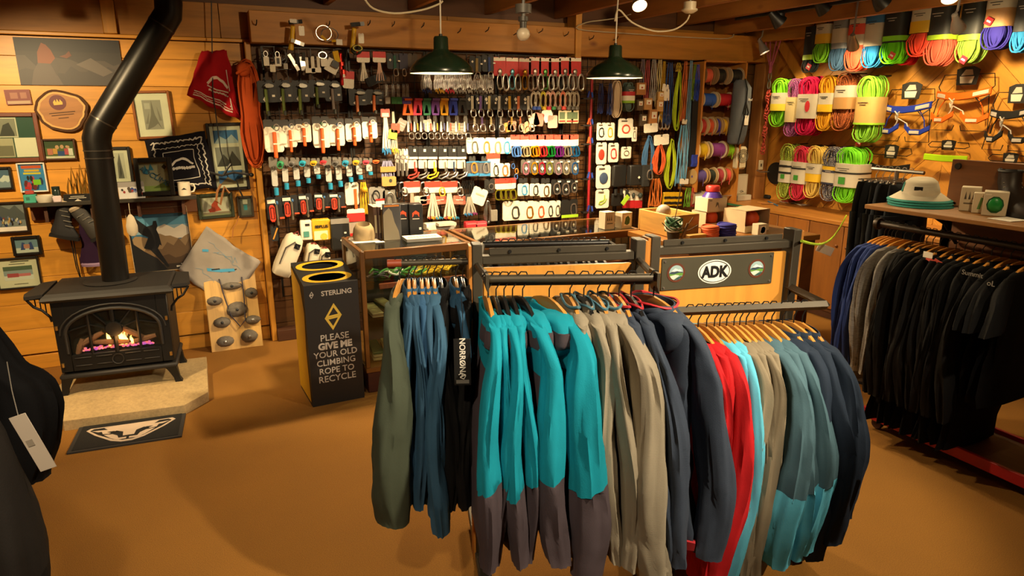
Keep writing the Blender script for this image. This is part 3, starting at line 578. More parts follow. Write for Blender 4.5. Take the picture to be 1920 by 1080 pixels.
p = onY(244, 402, 5.36); o = thing('tag_pouch', 'little white cloth pouch hanging on string from the shelf', 'pouch', p)
MB().loft([[Vector((r*math.cos(q), r*.45*math.sin(q), z)) for q in [2*PI*j/10 for j in range(10)]] for z, r in ((0, .008), (-.02, .022), (-.08, .036), (-.125, .034), (-.15, .015))]).build('pouch', mat('#c7b9a0', .8, 0, 'cloth'), o, smooth=1); MB().tube([(0, 0, 0), (0, 0, .055), (0, .02, .11)], .003, 5).build('string', mat('#b8a88c', .8), o)
p0 = onY(398, 2, 5.3); p1 = onY(408, 230, 5.45)
o = tag(MB().tube([(p0.x, 5.42, 2.5), (p1.x-.01, 5.44, 1.9), (p1.x, 5.45, 1.5), (p1.x+.03, 5.45, 1.3)], .004, 5).build('hanging_cord', BLACK), 'thin black cord hanging from the ceiling past the red bandana', 'cord')
a = onY(128, 440, 5.44); o = tag(MB().tube([(a.x, 5.46, 1.0), (a.x+.008, 5.45, .9), (a.x+.012, 5.46, .72), (a.x+.03, 5.47, .60), (a.x+.02, 5.46, .75), (a.x+.022, 5.46, .95)], .004, 5).build('black_cable', BLACK), 'thin black cable dangling below the boots', 'cable')
p = onY(432, 330, 5.44); o = thing('ice_axe', 'old dark ice axe hung across the triptych frame', 'ice axe', p, rot=(0, .12, 0))
MB().tube([(-.14, 0, .015), (-.06, -.02, .0), (.02, -.02, .03), (.14, 0, .02)], .010, 6).build('shaft', mat('#1d1a18', .6), o); MB().tube([(-.05, -.02, .0), (-.02, -.03, .06), (.0, -.03, .09)], .009, 6).build('head', DKMET, o)
MB().tube([(.04, -.02, -.02), (.06, -.02, -.09), (.09, -.02, -.15)], .006, 5).build('pick', DKMET, o); MB().ball((.145, 0, .02), .016).build('knob', DKMET, o)
p = onY(415, 350, 5.42); o = tag(MB().tube([(0, 0, .02), (-.03, 0, -.03), (-.045, 0, -.10), (-.02, 0, -.13), (0, 0, -.06), (.02, 0, .0), (.05, 0, -.05)], .009, 6).build('antler', mat('#8a5a2c', .6), None, p), 'curved brown antler hanging over the red climber picture', 'antler')
p = onY(448, 405, 5.46); tag(MB().tube([(0, 0, 0), (-.02, 0, -.05), (-.05, 0, -.09), (-.06, 0, -.16)], .004, 5).build('leather_cord', mat('#a0662c', .7), None, p), 'brown leather cord curling below the tiny grey frame', 'cord')
# board of climbing holds leaning on the wall
b0 = onZ(398, 669, 0); b1 = onZ(497, 658, 0); hw = (b1-b0).length/2; c = (b0+b1)/2
hb = thing('hold_board', 'pale plywood board with grey climbing holds leaning on wall', 'board', (c.x, 5.37, .0), rot=(-.22, 0, 0)); Hh = .61
MB().span(-hw, hw, 0, .018, 0, Hh).build('plywood', mat('#d8ab62', .5, 0, 'wood', 2), hb)
MB().box((-hw*.75, -.001, Hh-.035), (.08, .002, .045)).build('paper_label', WHITE, hb)
ROCK = mat('#6f675c', .85, 0, 'stone')
for i, (u, v, rx, rz) in enumerate([(.52, .80, .075, .03), (.17, .635, .055, .036), (.88, .69, .05, .04), (.57, .50, .08, .06), (.26, .36, .062, .042), (.85, .35, .058, .036), (.28, .12, .065, .042), (.75, .15, .062, .052)]):
    m = MB(); rr = random.Random(i+40); n_ = 12; rings = []
    for t in (0, .25, .5, .72, .88, 1):
        w_ = math.cos(t*PI/2)*.92+.08
        rings.append([Vector((rx*w_*math.cos(2*PI*j/n_)*(1+.12*noise.noise((j*.7, i*3.1, t*2))), -.045*math.sin(t*PI/2)*(1+.3*noise.noise((i*1.7, t*2, j*.3))), rz*w_*math.sin(2*PI*j/n_)*(1+.12*noise.noise((j*.7+9, i*3.1, t*2))))) for j in range(n_)])
    m.loft(rings); h_ = m.build('hold', ROCK, hb, ((u-.5)*2*hw, 0, v*Hh), smooth=1.2)
    MB().lathe([(0, -.052), (.006, -.052), (.011, -.05), (.011, -.038), (0, -.038)], 10, (0, 0, 0), 'y').build('bolt', BLACK if i < 5 else STEEL, h_)
MB().tube([(-.075, -.012, .55), (-.05, -.02, .40), (-.02, -.03, .26), (.035, -.035, .175), (.075, -.03, .22), (.085, -.02, .38), (.085, -.012, .55)], .005, 6).build('cord', mat('#3a3542', .7), hb)
# ================================================================ recycling bin, glass counters and what stands on them
bx0, bx1, by0, by1 = .53, .855, 4.06, 4.42
bn = thing('rope_recycling_bin', 'black and yellow cardboard rope recycling bin beside glass case', 'bin', ((bx0+bx1)/2, by0, 0), math.radians(3)); hw = (bx1-bx0)/2; dp = by1-by0
CARD = mat('#15120f', .55); YEL = mat('#c99a12', .5)
def hz(y): return .775+.07*y/dp
MB().add([(-hw, 0, 0), (hw, 0, 0), (hw, dp, 0), (-hw, dp, 0), (-hw, 0, hz(0)), (hw, 0, hz(0)), (hw, dp, hz(dp)), (-hw, dp, hz(dp))], [(0, 1, 5, 4), (1, 2, 6, 5), (2, 3, 7, 6), (3, 0, 4, 7)]).build('carton', CARD, bn, smooth=.3)
MB().add([(-hw-.002, .03, .02), (-hw-.002, dp, .02), (-hw-.002, dp, hz(dp)-.02), (-hw-.002, .10, hz(0)-.02), (-hw-.002, .03, .60), (-hw-.002, .06, .35)], [(0, 1, 2, 3, 4, 5)]).build('yellow_side_print', YEL, bn, smooth=0)
tp = MB(); N_ = 24                              # lid with two oval mouths
sl = math.atan2(.07, dp)
cells = [(.0, dp*.5), (dp*.5, dp)]
for ya, yb in cells:
    cy = (ya+yb)/2; per = []; inn = []
    for j in range(N_):
        t = 2*PI*j/N_; cx_, sx_ = math.cos(t), math.sin(t); k_ = 1/max(abs(cx_), abs(sx_))
        per.append((hw*cx_*k_, cy+(yb-ya)/2*sx_*k_)); inn.append((.112*cx_, cy+.052*sx_))
    vs_ = [(x, y, hz(y)) for x, y in per]+[(x, y, hz(y)) for x, y in inn]
    tp.add(vs_, [(j, (j+1) % N_, N_+(j+1) % N_, N_+j) for j in range(N_)])
tp.build('lid', CARD, bn, smooth=0)
for ya, yb in cells:
    cy = (ya+yb)/2; m = MB()
    o1 = [(.15*math.copysign(abs(math.cos(t))**.8, math.cos(t)), cy+.072*math.sin(t)) for t in [2*PI*j/N_ for j in range(N_)]]; o2 = [(.113*math.cos(t), cy+.053*math.sin(t)) for t in [2*PI*j/N_ for j in range(N_)]]
    m.add([(x, y, hz(y)+.002) for x, y in o1]+[(x, y, hz(y)+.002) for x, y in o2], [(j, (j+1) % N_, N_+(j+1) % N_, N_+j) for j in range(N_)]); m.build('yellow_rim_print', YEL, bn, smooth=0)
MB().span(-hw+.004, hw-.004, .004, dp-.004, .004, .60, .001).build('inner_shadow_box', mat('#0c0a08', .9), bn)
TXT = mat('#b7ad9e', .6)
lettering('STERLING', .042, TXT, bn, (.03, -.001, .715), bold=.0009, sx=1.0)
def logo(cx, cz, s, m):
    mm = MB()
    for q in (1, -1):
        A, Bp, C_ = (cx+q*.08*s, cz+q*1.*s), (cx-q*.62*s, cz-q*.08*s), (cx+q*.62*s, cz+q*.05*s)
        ctr = ((A[0]+Bp[0]+C_[0])/3, (A[1]+Bp[1]+C_[1])/3); inner = [(ctr[0]+(p[0]-ctr[0])*.55, ctr[1]+(p[1]-ctr[1])*.55) for p in (A, Bp, C_)]
        vs_ = [(x, -.0015, z) for x, z in (A, Bp, C_)]+[(x, -.0015, z) for x, z in inner]
        mm.add(vs_, [(i, (i+1) % 3, 3+(i+1) % 3, 3+i) for i in range(3)])
    return mm.build('logo', m, bn, smooth=0)
logo(-.12, .715, .022, TXT); logo(0, .565, .085, mat('#c9a83c', .5))
z = .435
for t, s, b_ in (('PLEASE', .058, 0), ('GIVE ME', .058, .0022), ('YOUR OLD', .054, 0), ('CLIMBING', .054, 0), ('ROPE TO', .054, 0), ('RECYCLE', .058, 0)):
    lettering(t, s, TXT, bn, (0, -.001, z), bold=b_+.0004, sx=.98); z -= .0535
# glass display cases
CASE = mat('#6b4316', .4, 0, 'wood', 0); CASEZ = mat('#6b4316', .4, 0, 'wood', 2); ZC = .94
def display_case(name, label, xa, xb, ya, yb, contents=True):
    o = thing(name, label, 'display case', ((xa+xb)/2, (ya+yb)/2, 0)); hx, hy = (xb-xa)/2, (yb-ya)/2; t = .03
    MB().span(-hx+.01, hx-.01, -hy+.01, hy, 0, .14).build('plinth', mat('#3a160c', .5, 0, 'wood', 0), o)
    MB().span(-hx, hx, -hy-.0, hy, .14, .175).build('base_moulding', CASE, o)
    for sx in (-1, 1):
        for sy in (-1, 1): MB().span(sx*hx, sx*(hx-t), sy*hy, sy*(hy-t), .175, ZC-.001).build('corner_post', CASEZ, o)
        MB().span(sx*hx, sx*(hx-t), -hy+t, hy-t, ZC-.045, ZC).build('top_rail', mat('#6b4316', .4, 0, 'wood', 1), o)
        MB().box((sx*(hx-.012), 0, (ZC+.13)/2), (.004, 2*(hy-t), ZC-.22)).build('glass_pane', GLASS, o)
        MB().span(-hx+t, hx-t, sx*hy, sx*(hy-t), ZC-.05, ZC).build('top_rail', CASE, o)
    MB().box((0, -hy+.012, (ZC+.13)/2), (2*(hx-t), .004, ZC-.22)).build('glass_pane', GLASS, o)
    MB().box((0, 0, ZC-.004), (2*(hx-.01), 2*(hy-.01), .006)).build('glass_top', GLASS, o)
    MB().span(-hx+t, hx-t, hy-t-.01, hy-t, .18, ZC-.05).build('back_panel', mat('#2c1a0e', .6), o)
    for z_ in (.72, .47): MB().box((0, .02, z_), (2*(hx-t), 2*hy-.12, .008)).build('glass_shelf', mat('#cfdccf', kind='glass'), o); 
    for z_ in (.70,): MB().span(-hx+.12, hx-t, -hy+.03, -hy+.05, z_-.02, z_+.015).build('shelf_lip', mat('#7a3a1c', .5, 0, 'wood', 0), o)
    return o
display_case('glass_display_case', 'wood framed glass display case beside the recycling bin', .885, 1.62, 4.11, 4.66)
display_case('glass_display_case', 'long wood framed glass counter case behind the clothing racks', 1.65, 2.93, 4.05, 4.64)
random.seed(5)
SLC = ['#d8a81c', '#e0b324', '#2f6a24', '#3c7a2a', '#1f4a1c', '#d88a1c', '#c9c2b4', '#1b1b1a']
def loose_sling(x, y, z, colr, label, grp, s=.05):
    pts = []
    ph = rnd(0, 6)
    for i in range(14): t = 2*PI*i/14; pts.append((x+s*math.cos(t)*(1+.4*math.sin(3*t+ph)), y+s*.8*math.sin(t)*(1+.3*math.cos(2*t+ph)), z+.01+.012*math.sin(2*t+ph)))
    c = Vector((x, y, z)); return tag(MB().tube([Vector(p)-c for p in pts], .007, 5, True).build('sling', mat(colr, .8), None, c), label, 'sling', grp)
SN = {}
for i in range(26):
    f = i/25; colr = random.choice(SLC[2:5]+SLC[6:] if f < .42 else SLC[:2]+SLC[:2]+SLC[3:4]+SLC[5:6]); nm = {'#d8a81c': 'yellow', '#e0b324': 'yellow', '#d88a1c': 'orange', '#c9c2b4': 'white', '#1b1b1a': 'black'}.get(colr, 'green')
    loose_sling(1.02+.52*f, 4.20+rnd(0, .22), .728+rnd(0, .03), colr, '%s %s coiled sling on the upper shelf of the glass case' % (nth(SN.setdefault(nm, 0)), nm), nm+' slings in the glass case'); SN[nm] += 1
GOODS = [('#6a5638', '#8c7a54', '#4a3a26', '#7d6a48', '#a08a5a', '#3d4a2c')]
for lvl, z_ in enumerate((.478, .18)):
    for i in range(7):
        x = 1.0+i*.088; hgt = rnd(.03, .07); cc = random.choice(GOODS[0])
        o = thing('folded_guide', '%s stack of folded goods on the %s shelf in the glass case' % (nth(i, 7), ('middle', 'bottom')[lvl]), 'folded goods', (x, 4.33, z_), rnd(-.2, .2))
        for k_ in range(3): MB().cbox((0, 0, hgt*(k_+.5)/3), (.075, .26, hgt/3*.9), .006).build('folded_layer', mat(random.choice(GOODS[0]), .8, 0, 'cloth'), o)
for i, (x, cc) in enumerate([(1.12, '#3a3020'), (1.22, '#5a4a30')]):
    o = thing('belay_glove', '%s glove leaning low inside the glass case' % ('dark brown' if i == 0 else 'tan'), 'glove', (x, 4.22, .182))
    MB().loft([[Vector((r*math.cos(q), .03*math.sin(q), z_)) for q in [2*PI*j/10 for j in range(10)]] for z_, r in ((0, .03), (.06, .05), (.12, .055), (.17, .03))]).build('palm', mat(cc, .8), o, smooth=1)
    for k_ in range(4): MB().tube([(-.036+k_*.024, 0, .14), (-.04+k_*.027, -.005, .2+.01*(k_ in (1, 2)))], .012, 7).build('finger', mat(cc, .8), o)
    MB().tube([(.045, 0, .08), (.075, -.01, .13)], .013, 7).build('thumb', mat(cc, .8), o)
# wooden cabinet that carries the crate, and the counter along the rope wall
cb = thing('sales_cabinet', 'brown wooden counter cabinet under crate and cardboard boxes', 'counter', (3.5, 3.75, 0))
MB().span(-.69, .42, -.38, .28, 0, .90).build('body', mat('#6a3f1c', .55, 0, 'wood', 0), cb); MB().span(-.70, .44, -.40, .29, .90, ZC-.002).build('worktop', mat('#9a6226', .4, 0, 'wood', 0), cb)
RC = mat('#9c6024', .5, 0, 'wood', 2); rc = thing('wall_counter', 'long pine counter under the climbing ropes on right wall', 'counter', (4.9, 4.0, 0)); zr = .87
MB().span(.02, .53, -1.5, 1.45, .06, zr-.035).build('carcass', mat('#5a3618', .6, 0, 'wood', 2), rc)
MB().span(-.015, .54, -1.52, 1.47, zr-.035, zr).build('worktop', mat('#b97a34', .4, 0, 'wood', 1), rc)
MB().span(-.02, -.012, .85, 1.35, zr-.03, zr-.008).build('green_edge_strip', mat('#3a6a44', .6), rc)
ys = [-1.5+.36*i for i in range(9)]
for i, (a, b) in enumerate(zip(ys, ys[1:])):
    d = MB().span(0, .02, a+.003, b-.003, .10, zr-.04).build('door', RC, rc)
    MB().ball((-.012, b-.05 if i % 2 else a+.05, .66), .012).build('knob', mat('#7a4a22', .5), d)
MB().span(.03, .06, -1.5, 1.45, 0, .09).build('toe_kick', DKWOOD, rc)
# on the glass counter
def top(px, py, z=ZC): p = onZ(px, py, z); p.z = z+.0005; return p
p = top(683, 450); hat = thing('felt_boot_liner', 'beige felt beanie shaped liner standing on the glass case', 'hat', p)
MB().loft([[Vector((r*math.cos(q), r*.85*math.sin(q)+off, z_+tl*math.sin(q))) for q in [2*PI*j/20 for j in range(20)]] for z_, r, off, tl in ((0, .07, 0, 0), (.03, .075, 0, 0), (.075, .068, 0, .004), (.105, .05, .0, .012), (.108, .042, 0, .012), (.06, .045, 0, .01))], cap=True).build('felt', mat('#a58f6a', .9, 0, 'cloth'), hat, smooth=1)
MB().span(-.09, .085, -.085, .06, 0, .003, .001).build('paper_slip', WHITE, hat, (0, -.02, -.0))
def book(name, label, px, py, wd, dpth, hgt, c1, rz=0, extra=None, cat='book'):
    p = top(px, py); o = thing(name, label, cat, p, rz); MB().span(-wd/2, wd/2, 0, dpth, 0, hgt, .002).build('cover', mat(c1, .5), o)
    MB().span(-wd/2+.003, wd/2-.003, .002, dpth+.001, .003, hgt+.001, .001).build('pages', mat('#d8c9a6', .7), o)
    if extra: extra(o)
    return o
def spine(c):
    def f(o): MB().box((0, -.001, .10), (.012, .001, .12)).build('spine_lettering', mat(c, .6), o)
    return f
book('guidebook', 'brown upright guidebook with dark spine behind beige liner', 706, 448, .028, .15, .215, '#4a2f1a', 0, spine('#a89870')); book('guidebook', 'dark brown upright guidebook, right one of the pair', 714, 448, .026, .15, .215, '#3a2014', 0, spine('#8c7a58'))
book('guidebook', 'tan upright guidebook beside the rock face cover', 723, 449, .03, .15, .2, '#9a8460')
p = top(737, 450); o = thing('rock_guidebook', 'guidebook with grey rock face cover on glass case', 'book', p); MB().span(-.06, .06, 0, .025, 0, .24, .002).build('cover', mat('#4a4a4c', .4), o)
m = MB(); m.cur = lin('#8f836a'); m.add([(x, -.001, z_) for x, z_ in ((-.06, 0), (.05, 0), (.04, .06), (.015, .12), (.0, .19), (-.02, .215), (-.05, .19), (-.06, .17))], [list(range(8))]); m.cur = lin('#c97a2c'); m.add([(x, -.001, z_) for x, z_ in ((-.05, .222), (.05, .222), (.05, .234), (-.05, .234))], [(0, 1, 2, 3)]); m.build('cover_print', PRINT, o, smooth=0)
for i, (px, py) in enumerate(((757, 441), (781, 441))):
    p = top(px, py); o = thing('canister_box', 'black box with orange mountain logo, %s of the pair on counter' % ('left' if i == 0 else 'right'), 'box', p, -.06); MB().span(-.045, .05, 0, .09, 0, .215, .003).build('box', mat('#1a1a1a', .4), o)
    m = MB(); m.cur = lin('#d8481c'); q = .024; cx = .0 if i else -.0; m.add([(cx+a*q, -.001, .14+b*q) for a, b in ((-1, -.6), (1, -.6), (1, .6), (0, 1.3), (-1, .6))], [(0, 1, 2, 3, 4)]); m.cur = lin('#141312'); m.add([(cx+a*q, -.0016, .14+b*q) for a, b in ((-1, -.7), (-.3, .5), (0, .1), (.3, .35), (1, -.7))], [(0, 1, 2, 3, 4)])
    m.cur = lin('#c9c0b0'); m.add([(cx+a*q, -.0016, .14+b*q) for a, b in ((-1, -.95), (1, -.95), (1, -1.2), (-1, -1.2))], [(0, 1, 2, 3)]); m.build('logo', PRINT, o, smooth=0)
    if i: MB().box((.028, -.001, .045), (.016, .001, .016)).build('price_sticker', WHITE, o)
p = top(795, 452); o = thing('paper_stack', 'stack of white printed papers on the glass case', 'papers', p, -.05); MB().span(-.12, .12, -.02, .12, 0, .02, .002).build('sheet_stack', mat('#8f8a80', .6), o); MB().span(-.12, .12, -.02, .12, .02, .022, .0005).build('top_sheet', mat('#cfc8b8', .6), o)
m = MB(); m.cur = lin('#7a8a7a')
for i in range(10): m.add([(x_+(-.1+.02*i), y_, .0224) for x_, y_ in ((0, .02+.008*(i % 3)), (.015, .02), (.016, .07), (.002, .06+.01*(i % 2)))], [(0, 1, 2, 3)])
m.build('print', PRINT, o, smooth=0)
tag(MB().box((0, 0, .001), (.06, .035, .002)).build('paper_slip', WHITE, None, top(712, 454)), 'small white paper slip lying on the glass case corner', 'paper')
def carton(name, label, px, py, wd, dpth, hgt, art, rz=0, z=ZC):
    p = top(px, py, z); o = thing(name, label, 'box', p, rz); MB().span(-wd/2, wd/2, 0, dpth, 0, hgt, .002).build('carton', mat('#d3c3a4', .6), o)
    m = MB()
    for c_, poly in art: m.cur = lin(c_); m.add([((x-.5)*wd, -.001, z_*hgt) for x, z_ in poly], [list(range(len(poly)))])
    if art: m.build('print', PRINT, o, smooth=0)
    return o
trees = [('#4a4438', [(.2+.2*i, .5), (.26+.2*i, .85), (.32+.2*i, .5)]) for i in range(3)]+[('#6a6250', rect(.2, .3, .8, .36))]
leaf = [('#efe6d2', rect(.18, .15, .85, .85)), ('#3a6a34', [(.25, .3), (.35, .7), (.6, .8), (.8, .6), (.75, .3), (.5, .2)])]
carton('mug_carton', 'white mug carton with little trees on glass counter', 1143, 430, .085, .08, .125, trees, .05); carton('mug_carton', 'white mug carton with green leaf on glass counter', 1175, 428, .095, .08, .115, leaf, .1)
# pine crate with thread and yarn, pot of cord, cardboard boxes with discs
p = top(1190, 437); CR = mat('#c99a4e', .5, 0, 'wood', 0)
cr = thing('pine_crate', 'open pine crate on the counter behind the bumper sticker', 'crate', (2.90, 3.68, ZC), 0)
MB().span(0, .24, 0, .018, 0, .15).build('side_board', CR, cr); MB().span(0, .24, .36, .378, 0, .15).build('side_board', CR, cr)
for x in (0, .222): MB().span(x, x+.018, .018, .36, 0, .15).build('end_board', mat('#c99a4e', .5, 0, 'wood', 1), cr)
MB().span(.01, .23, .01, .37, 0, .012).build('crate_floor', CR, cr)
tag(MB().ball((0, 0, .05), (.055, .05, .055)).build('bagged_disc', mat('#b8a894', .4), None, (3.0, 3.90, ZC+.09)), 'pale wrapped ball poking out of the pine crate', 'ball')
p = top(1240, 446); yn = thing('cord_pot', 'dark pot holding a tangle of green and white cord', 'pot', (2.86, 3.60, ZC))
MB().lathe([(0, 0), (.035, 0), (.045, .06), (.04, .06), (.032, .01), (0, .01)], 18).build('pot', mat('#3a3226', .6), yn)
m = MB(); m2 = MB()
for i in range(9):
    t0 = rnd(0, 6); tl = rnd(-.5, .5)
    pth = [(.055*math.cos(t)*math.cos(tl*i), .055*math.sin(t), .105+.05*math.cos(t+t0)*math.sin(tl*i+.8)) for t in [2*PI*k_/14 for k_ in range(14)]]
    (m if i % 3 else m2).tube(pth, .007, 5, True)
m.build('green_cord', mat('#2f5a34', .7), yn); m2.build('white_cord', mat('#b8b49c', .7), yn)
MB().tube([(0, 0, .12), (.02, 0, .22), (.04, .0, .36)], .003, 5).build('twig', mat('#4a3a24', .8), yn)
for i, (q, l) in enumerate(((.6, .16), (.2, .18), (2.6, .14))): MB().tube([(0, -.03, .05), (l*math.cos(q)*.6, -.035, .05+l*.5*math.sin(q)), (l*math.cos(q), -.03, .06+l*math.sin(q))], .003, 5).build('twig', mat('#5a4428', .8), yn)
def disc_box(name, label, x, y, z, wd, dpth, hgt, cols, rz=0):
    o = thing(name, label, 'box', (x, y, z), rz); K = mat('#c9b08a', .7)
    MB().span(-wd/2, wd/2, dpth-.004, dpth, 0, hgt, .001).span(-wd/2, -wd/2+.004, 0, dpth, 0, hgt, .001).span(wd/2-.004, wd/2, 0, dpth, 0, hgt, .001).span(-wd/2, wd/2, 0, dpth, 0, .004, .001).span(-wd/2, wd/2, 0, dpth, hgt-.004, hgt, .001).build('carton', K, o)
    MB().span(-wd/2, wd/2, -.003, .001, 0, hgt*.3, .001).build('front_flap', mat('#d8c6a2', .7), o)
    return o
disc_box('dispenser_box', 'cardboard dispenser box holding orange ball beside mug carton', 3.61, 3.62, ZC, .25, .2, .155, 0, .1)
tag(MB().ball((0, 0, 0), .062, 16, 10).build('orange_ball', mat('#e0562c', .45), None, (3.62, 3.70, ZC+.08)), 'orange ball inside the open cardboard dispenser', 'ball')
o = disc_box('dispenser_box', 'cardboard dispenser box at the crate, lower of its stack', 3.44, 3.86, ZC, .18, .16, .12, 0); tag(MB().ball((0, 0, 0), .064, 16, 10).build('orange_ball', mat('#e0562c', .45), None, (3.44, 3.93, ZC+.068)), 'orange ball in the lower stacked dispenser', 'ball')
o = carton('white_carton', 'white printed carton stacked on the lower dispenser box', 1343, 400, .18, .14, .1, [('#2a2622', rect(.08, .8, .22, .84)), ('#6a5f50', [(.4, .3), (.45, .7), (.55, .65), (.6, .2), (.52, .5)])]); o.location = (3.44, 3.85, ZC+.122)
tag(MB().lathe([(0, .0), (.075, 0), (.05, .035), (.0, .04)], 20).build('purple_disc', mat('#4a2a8c', .4), None, (3.44, 3.91, ZC+.223)), 'purple domed disc on top of the white carton', 'disc')
tag(MB().lathe([(0, 0), (.05, 0), (.052, .03), (.045, .04), (0, .04)], 20).build('red_disc', mat('#c9342c', .4), None, (3.45, 3.92, ZC+.263)), 'red disc above the purple disc on the carton', 'disc')
def cord_coil(label, x, y, colr, r=.06, hgt=.075):
    m = MB(); n_ = 6
    for i in range(n_): m.tube([((r+.004*math.sin(i*2))*math.cos(t), (r)*math.sin(t), .007+i*hgt/n_+.003*math.sin(2*t+i)) for t in [2*PI*k_/18 for k_ in range(18)]], .0075, 6, True)
    m.lathe([(r*.7, .0), (r, .01), (r, hgt*.9), (r*.7, hgt)], 18, (0, 0, 0), 'z', True); return tag(m.build('cord_coil', mat(colr, .75), None, (x, y, ZC+.001)), label, 'cord')
cord_coil('orange cord coil on the counter beside blue coil', 3.17, 3.60, '#dd6a3c', .055); cord_coil('royal blue cord coil on the counter beside orange coil', 3.295, 3.58, '#2a2a8c', .06, .085)
carton('mug_carton', 'small white carton beside the orange ball dispenser', 1429, 442, .08, .06, .08, leaf)
o = thing('brass_peg_block', 'yellow wooden peg block with leaning metal clip', 'block', (2.97, 3.56, ZC)); MB().span(0, .14, 0, .05, 0, .03).build('block', CR, o); MB().cbox((-.05, 0, .06), (.02, .008, .12), .002, Matrix.Rotation(.4, 3, 'Y')).build('metal_clip', mat('#8f7a5c', .35, .6), o)
# on the wall counter
def rtop(px, py): p = onZ(px, py, zr); p.z = zr+.0005; return p
p = rtop(1477, 380); o = thing('plant_saucer_pot', 'red clay bowl with white saucer on the wall counter', 'bowl', p); MB().lathe([(0, .012), (.06, .012), (.085, .075), (.078, .075), (.055, .02), (0, .02)], 22).build('bowl', mat('#8a2c18', .5), o); MB().lathe([(0, 0), (.07, 0), (.085, .012), (0, .012)], 22).build('saucer', mat('#cdbda0', .4), o)
p = rtop(1507, 383); tag(MB().slab([(-.1, -.06), (.06, -.1), (.11, .02), (-.05, .07)], 0, .004).build('paper_sheets', WHITE, None, p, smooth=0), 'white paper sheets lying near the red bowl', 'papers')
p = rtop(1413, 372); o = thing('blue_spray_bottle', 'small blue bottle with white pump on wall counter', 'bottle', p); MB().span(-.03, .03, -.02, .02, 0, .11).build('bottle', mat('#2f6a9a', .4), o); MB().box((0, -.021, .06), (.03, .001, .05)).build('bottle_label', WHITE, o); MB().tube([(0, 0, .11), (0, 0, .14), (-.04, 0, .15)], .008, 6).build('pump', WHITE, o)
p = rtop(1388, 375); o = thing('paper_holder', 'white upright paper holder with drawing beside spool rack', 'box', p); MB().span(-.08, .08, 0, .05, 0, .26, .003).build('holder', mat('#c9bb9c', .6), o); MB().box((0, -.001, .16), (.13, .001, .18)).build('sheet', mat('#e0d4ba', .6), o); MB().tube([(-.02, -.004, .09), (.01, -.004, .1), (.03, -.004, .085), (-.01, -.004, .08)], .002, 4).build('drawn_mark', BLACK, o); MB().span(-.09, .09, -.06, -.01, 0, .055).build('tray', mat('#cdc3ae', .6), o)
p = rtop(1447, 372); tag(MB().cbox((0, 0, .02), (.16, .09, .04), .012).build('black_pouch', mat('#15140f', .7), None, p), 'flat black pouch lying on the wall counter', 'pouch')
for i, (a, b, c_) in enumerate([((1420, 381), (1450, 384), '#a8702c'), ((1428, 384), (1462, 383), '#8c5a24'), ((1440, 379), (1458, 387), '#3f6a8c')]):
    pa, pb_ = rtop(*a), rtop(*b); tag(MB().tube([(0, 0, .008), tuple((pb_-pa)*.5+Vector((0, .004, .008))), tuple(pb_-pa+Vector((0, 0, .008)))], .006, 6).build('marking_stick', mat(c_, .6), None, pa), '%s lying on the wall counter before the black pouch' % ('long brown stick', 'dark brown stick', 'blue stick')[i], 'stick')
pa, pb_ = onX(1587, 404, 4.88), onD(1503, 452, 2.62)
cd = thing('tagged_lime_line', 'lime green cord with white tag stretched from counter to rack', 'cord', pa); d_ = pb_-pa
MB().tube([tuple(d_*t+Vector((0, 0, -.10*math.sin(PI*t)))) for t in [i/10 for i in range(11)]], .006, 6).build('cord', mat('#a8c81c', .7), cd); MB().cbox(tuple(d_*.6+Vector((0, 0, -.135))), (.09, .004, .05), .001, Matrix.Rotation(-.6, 3, 'Z') @ Matrix.Rotation(.35, 3, 'Y')).build('paper_tag', WHITE, cd)
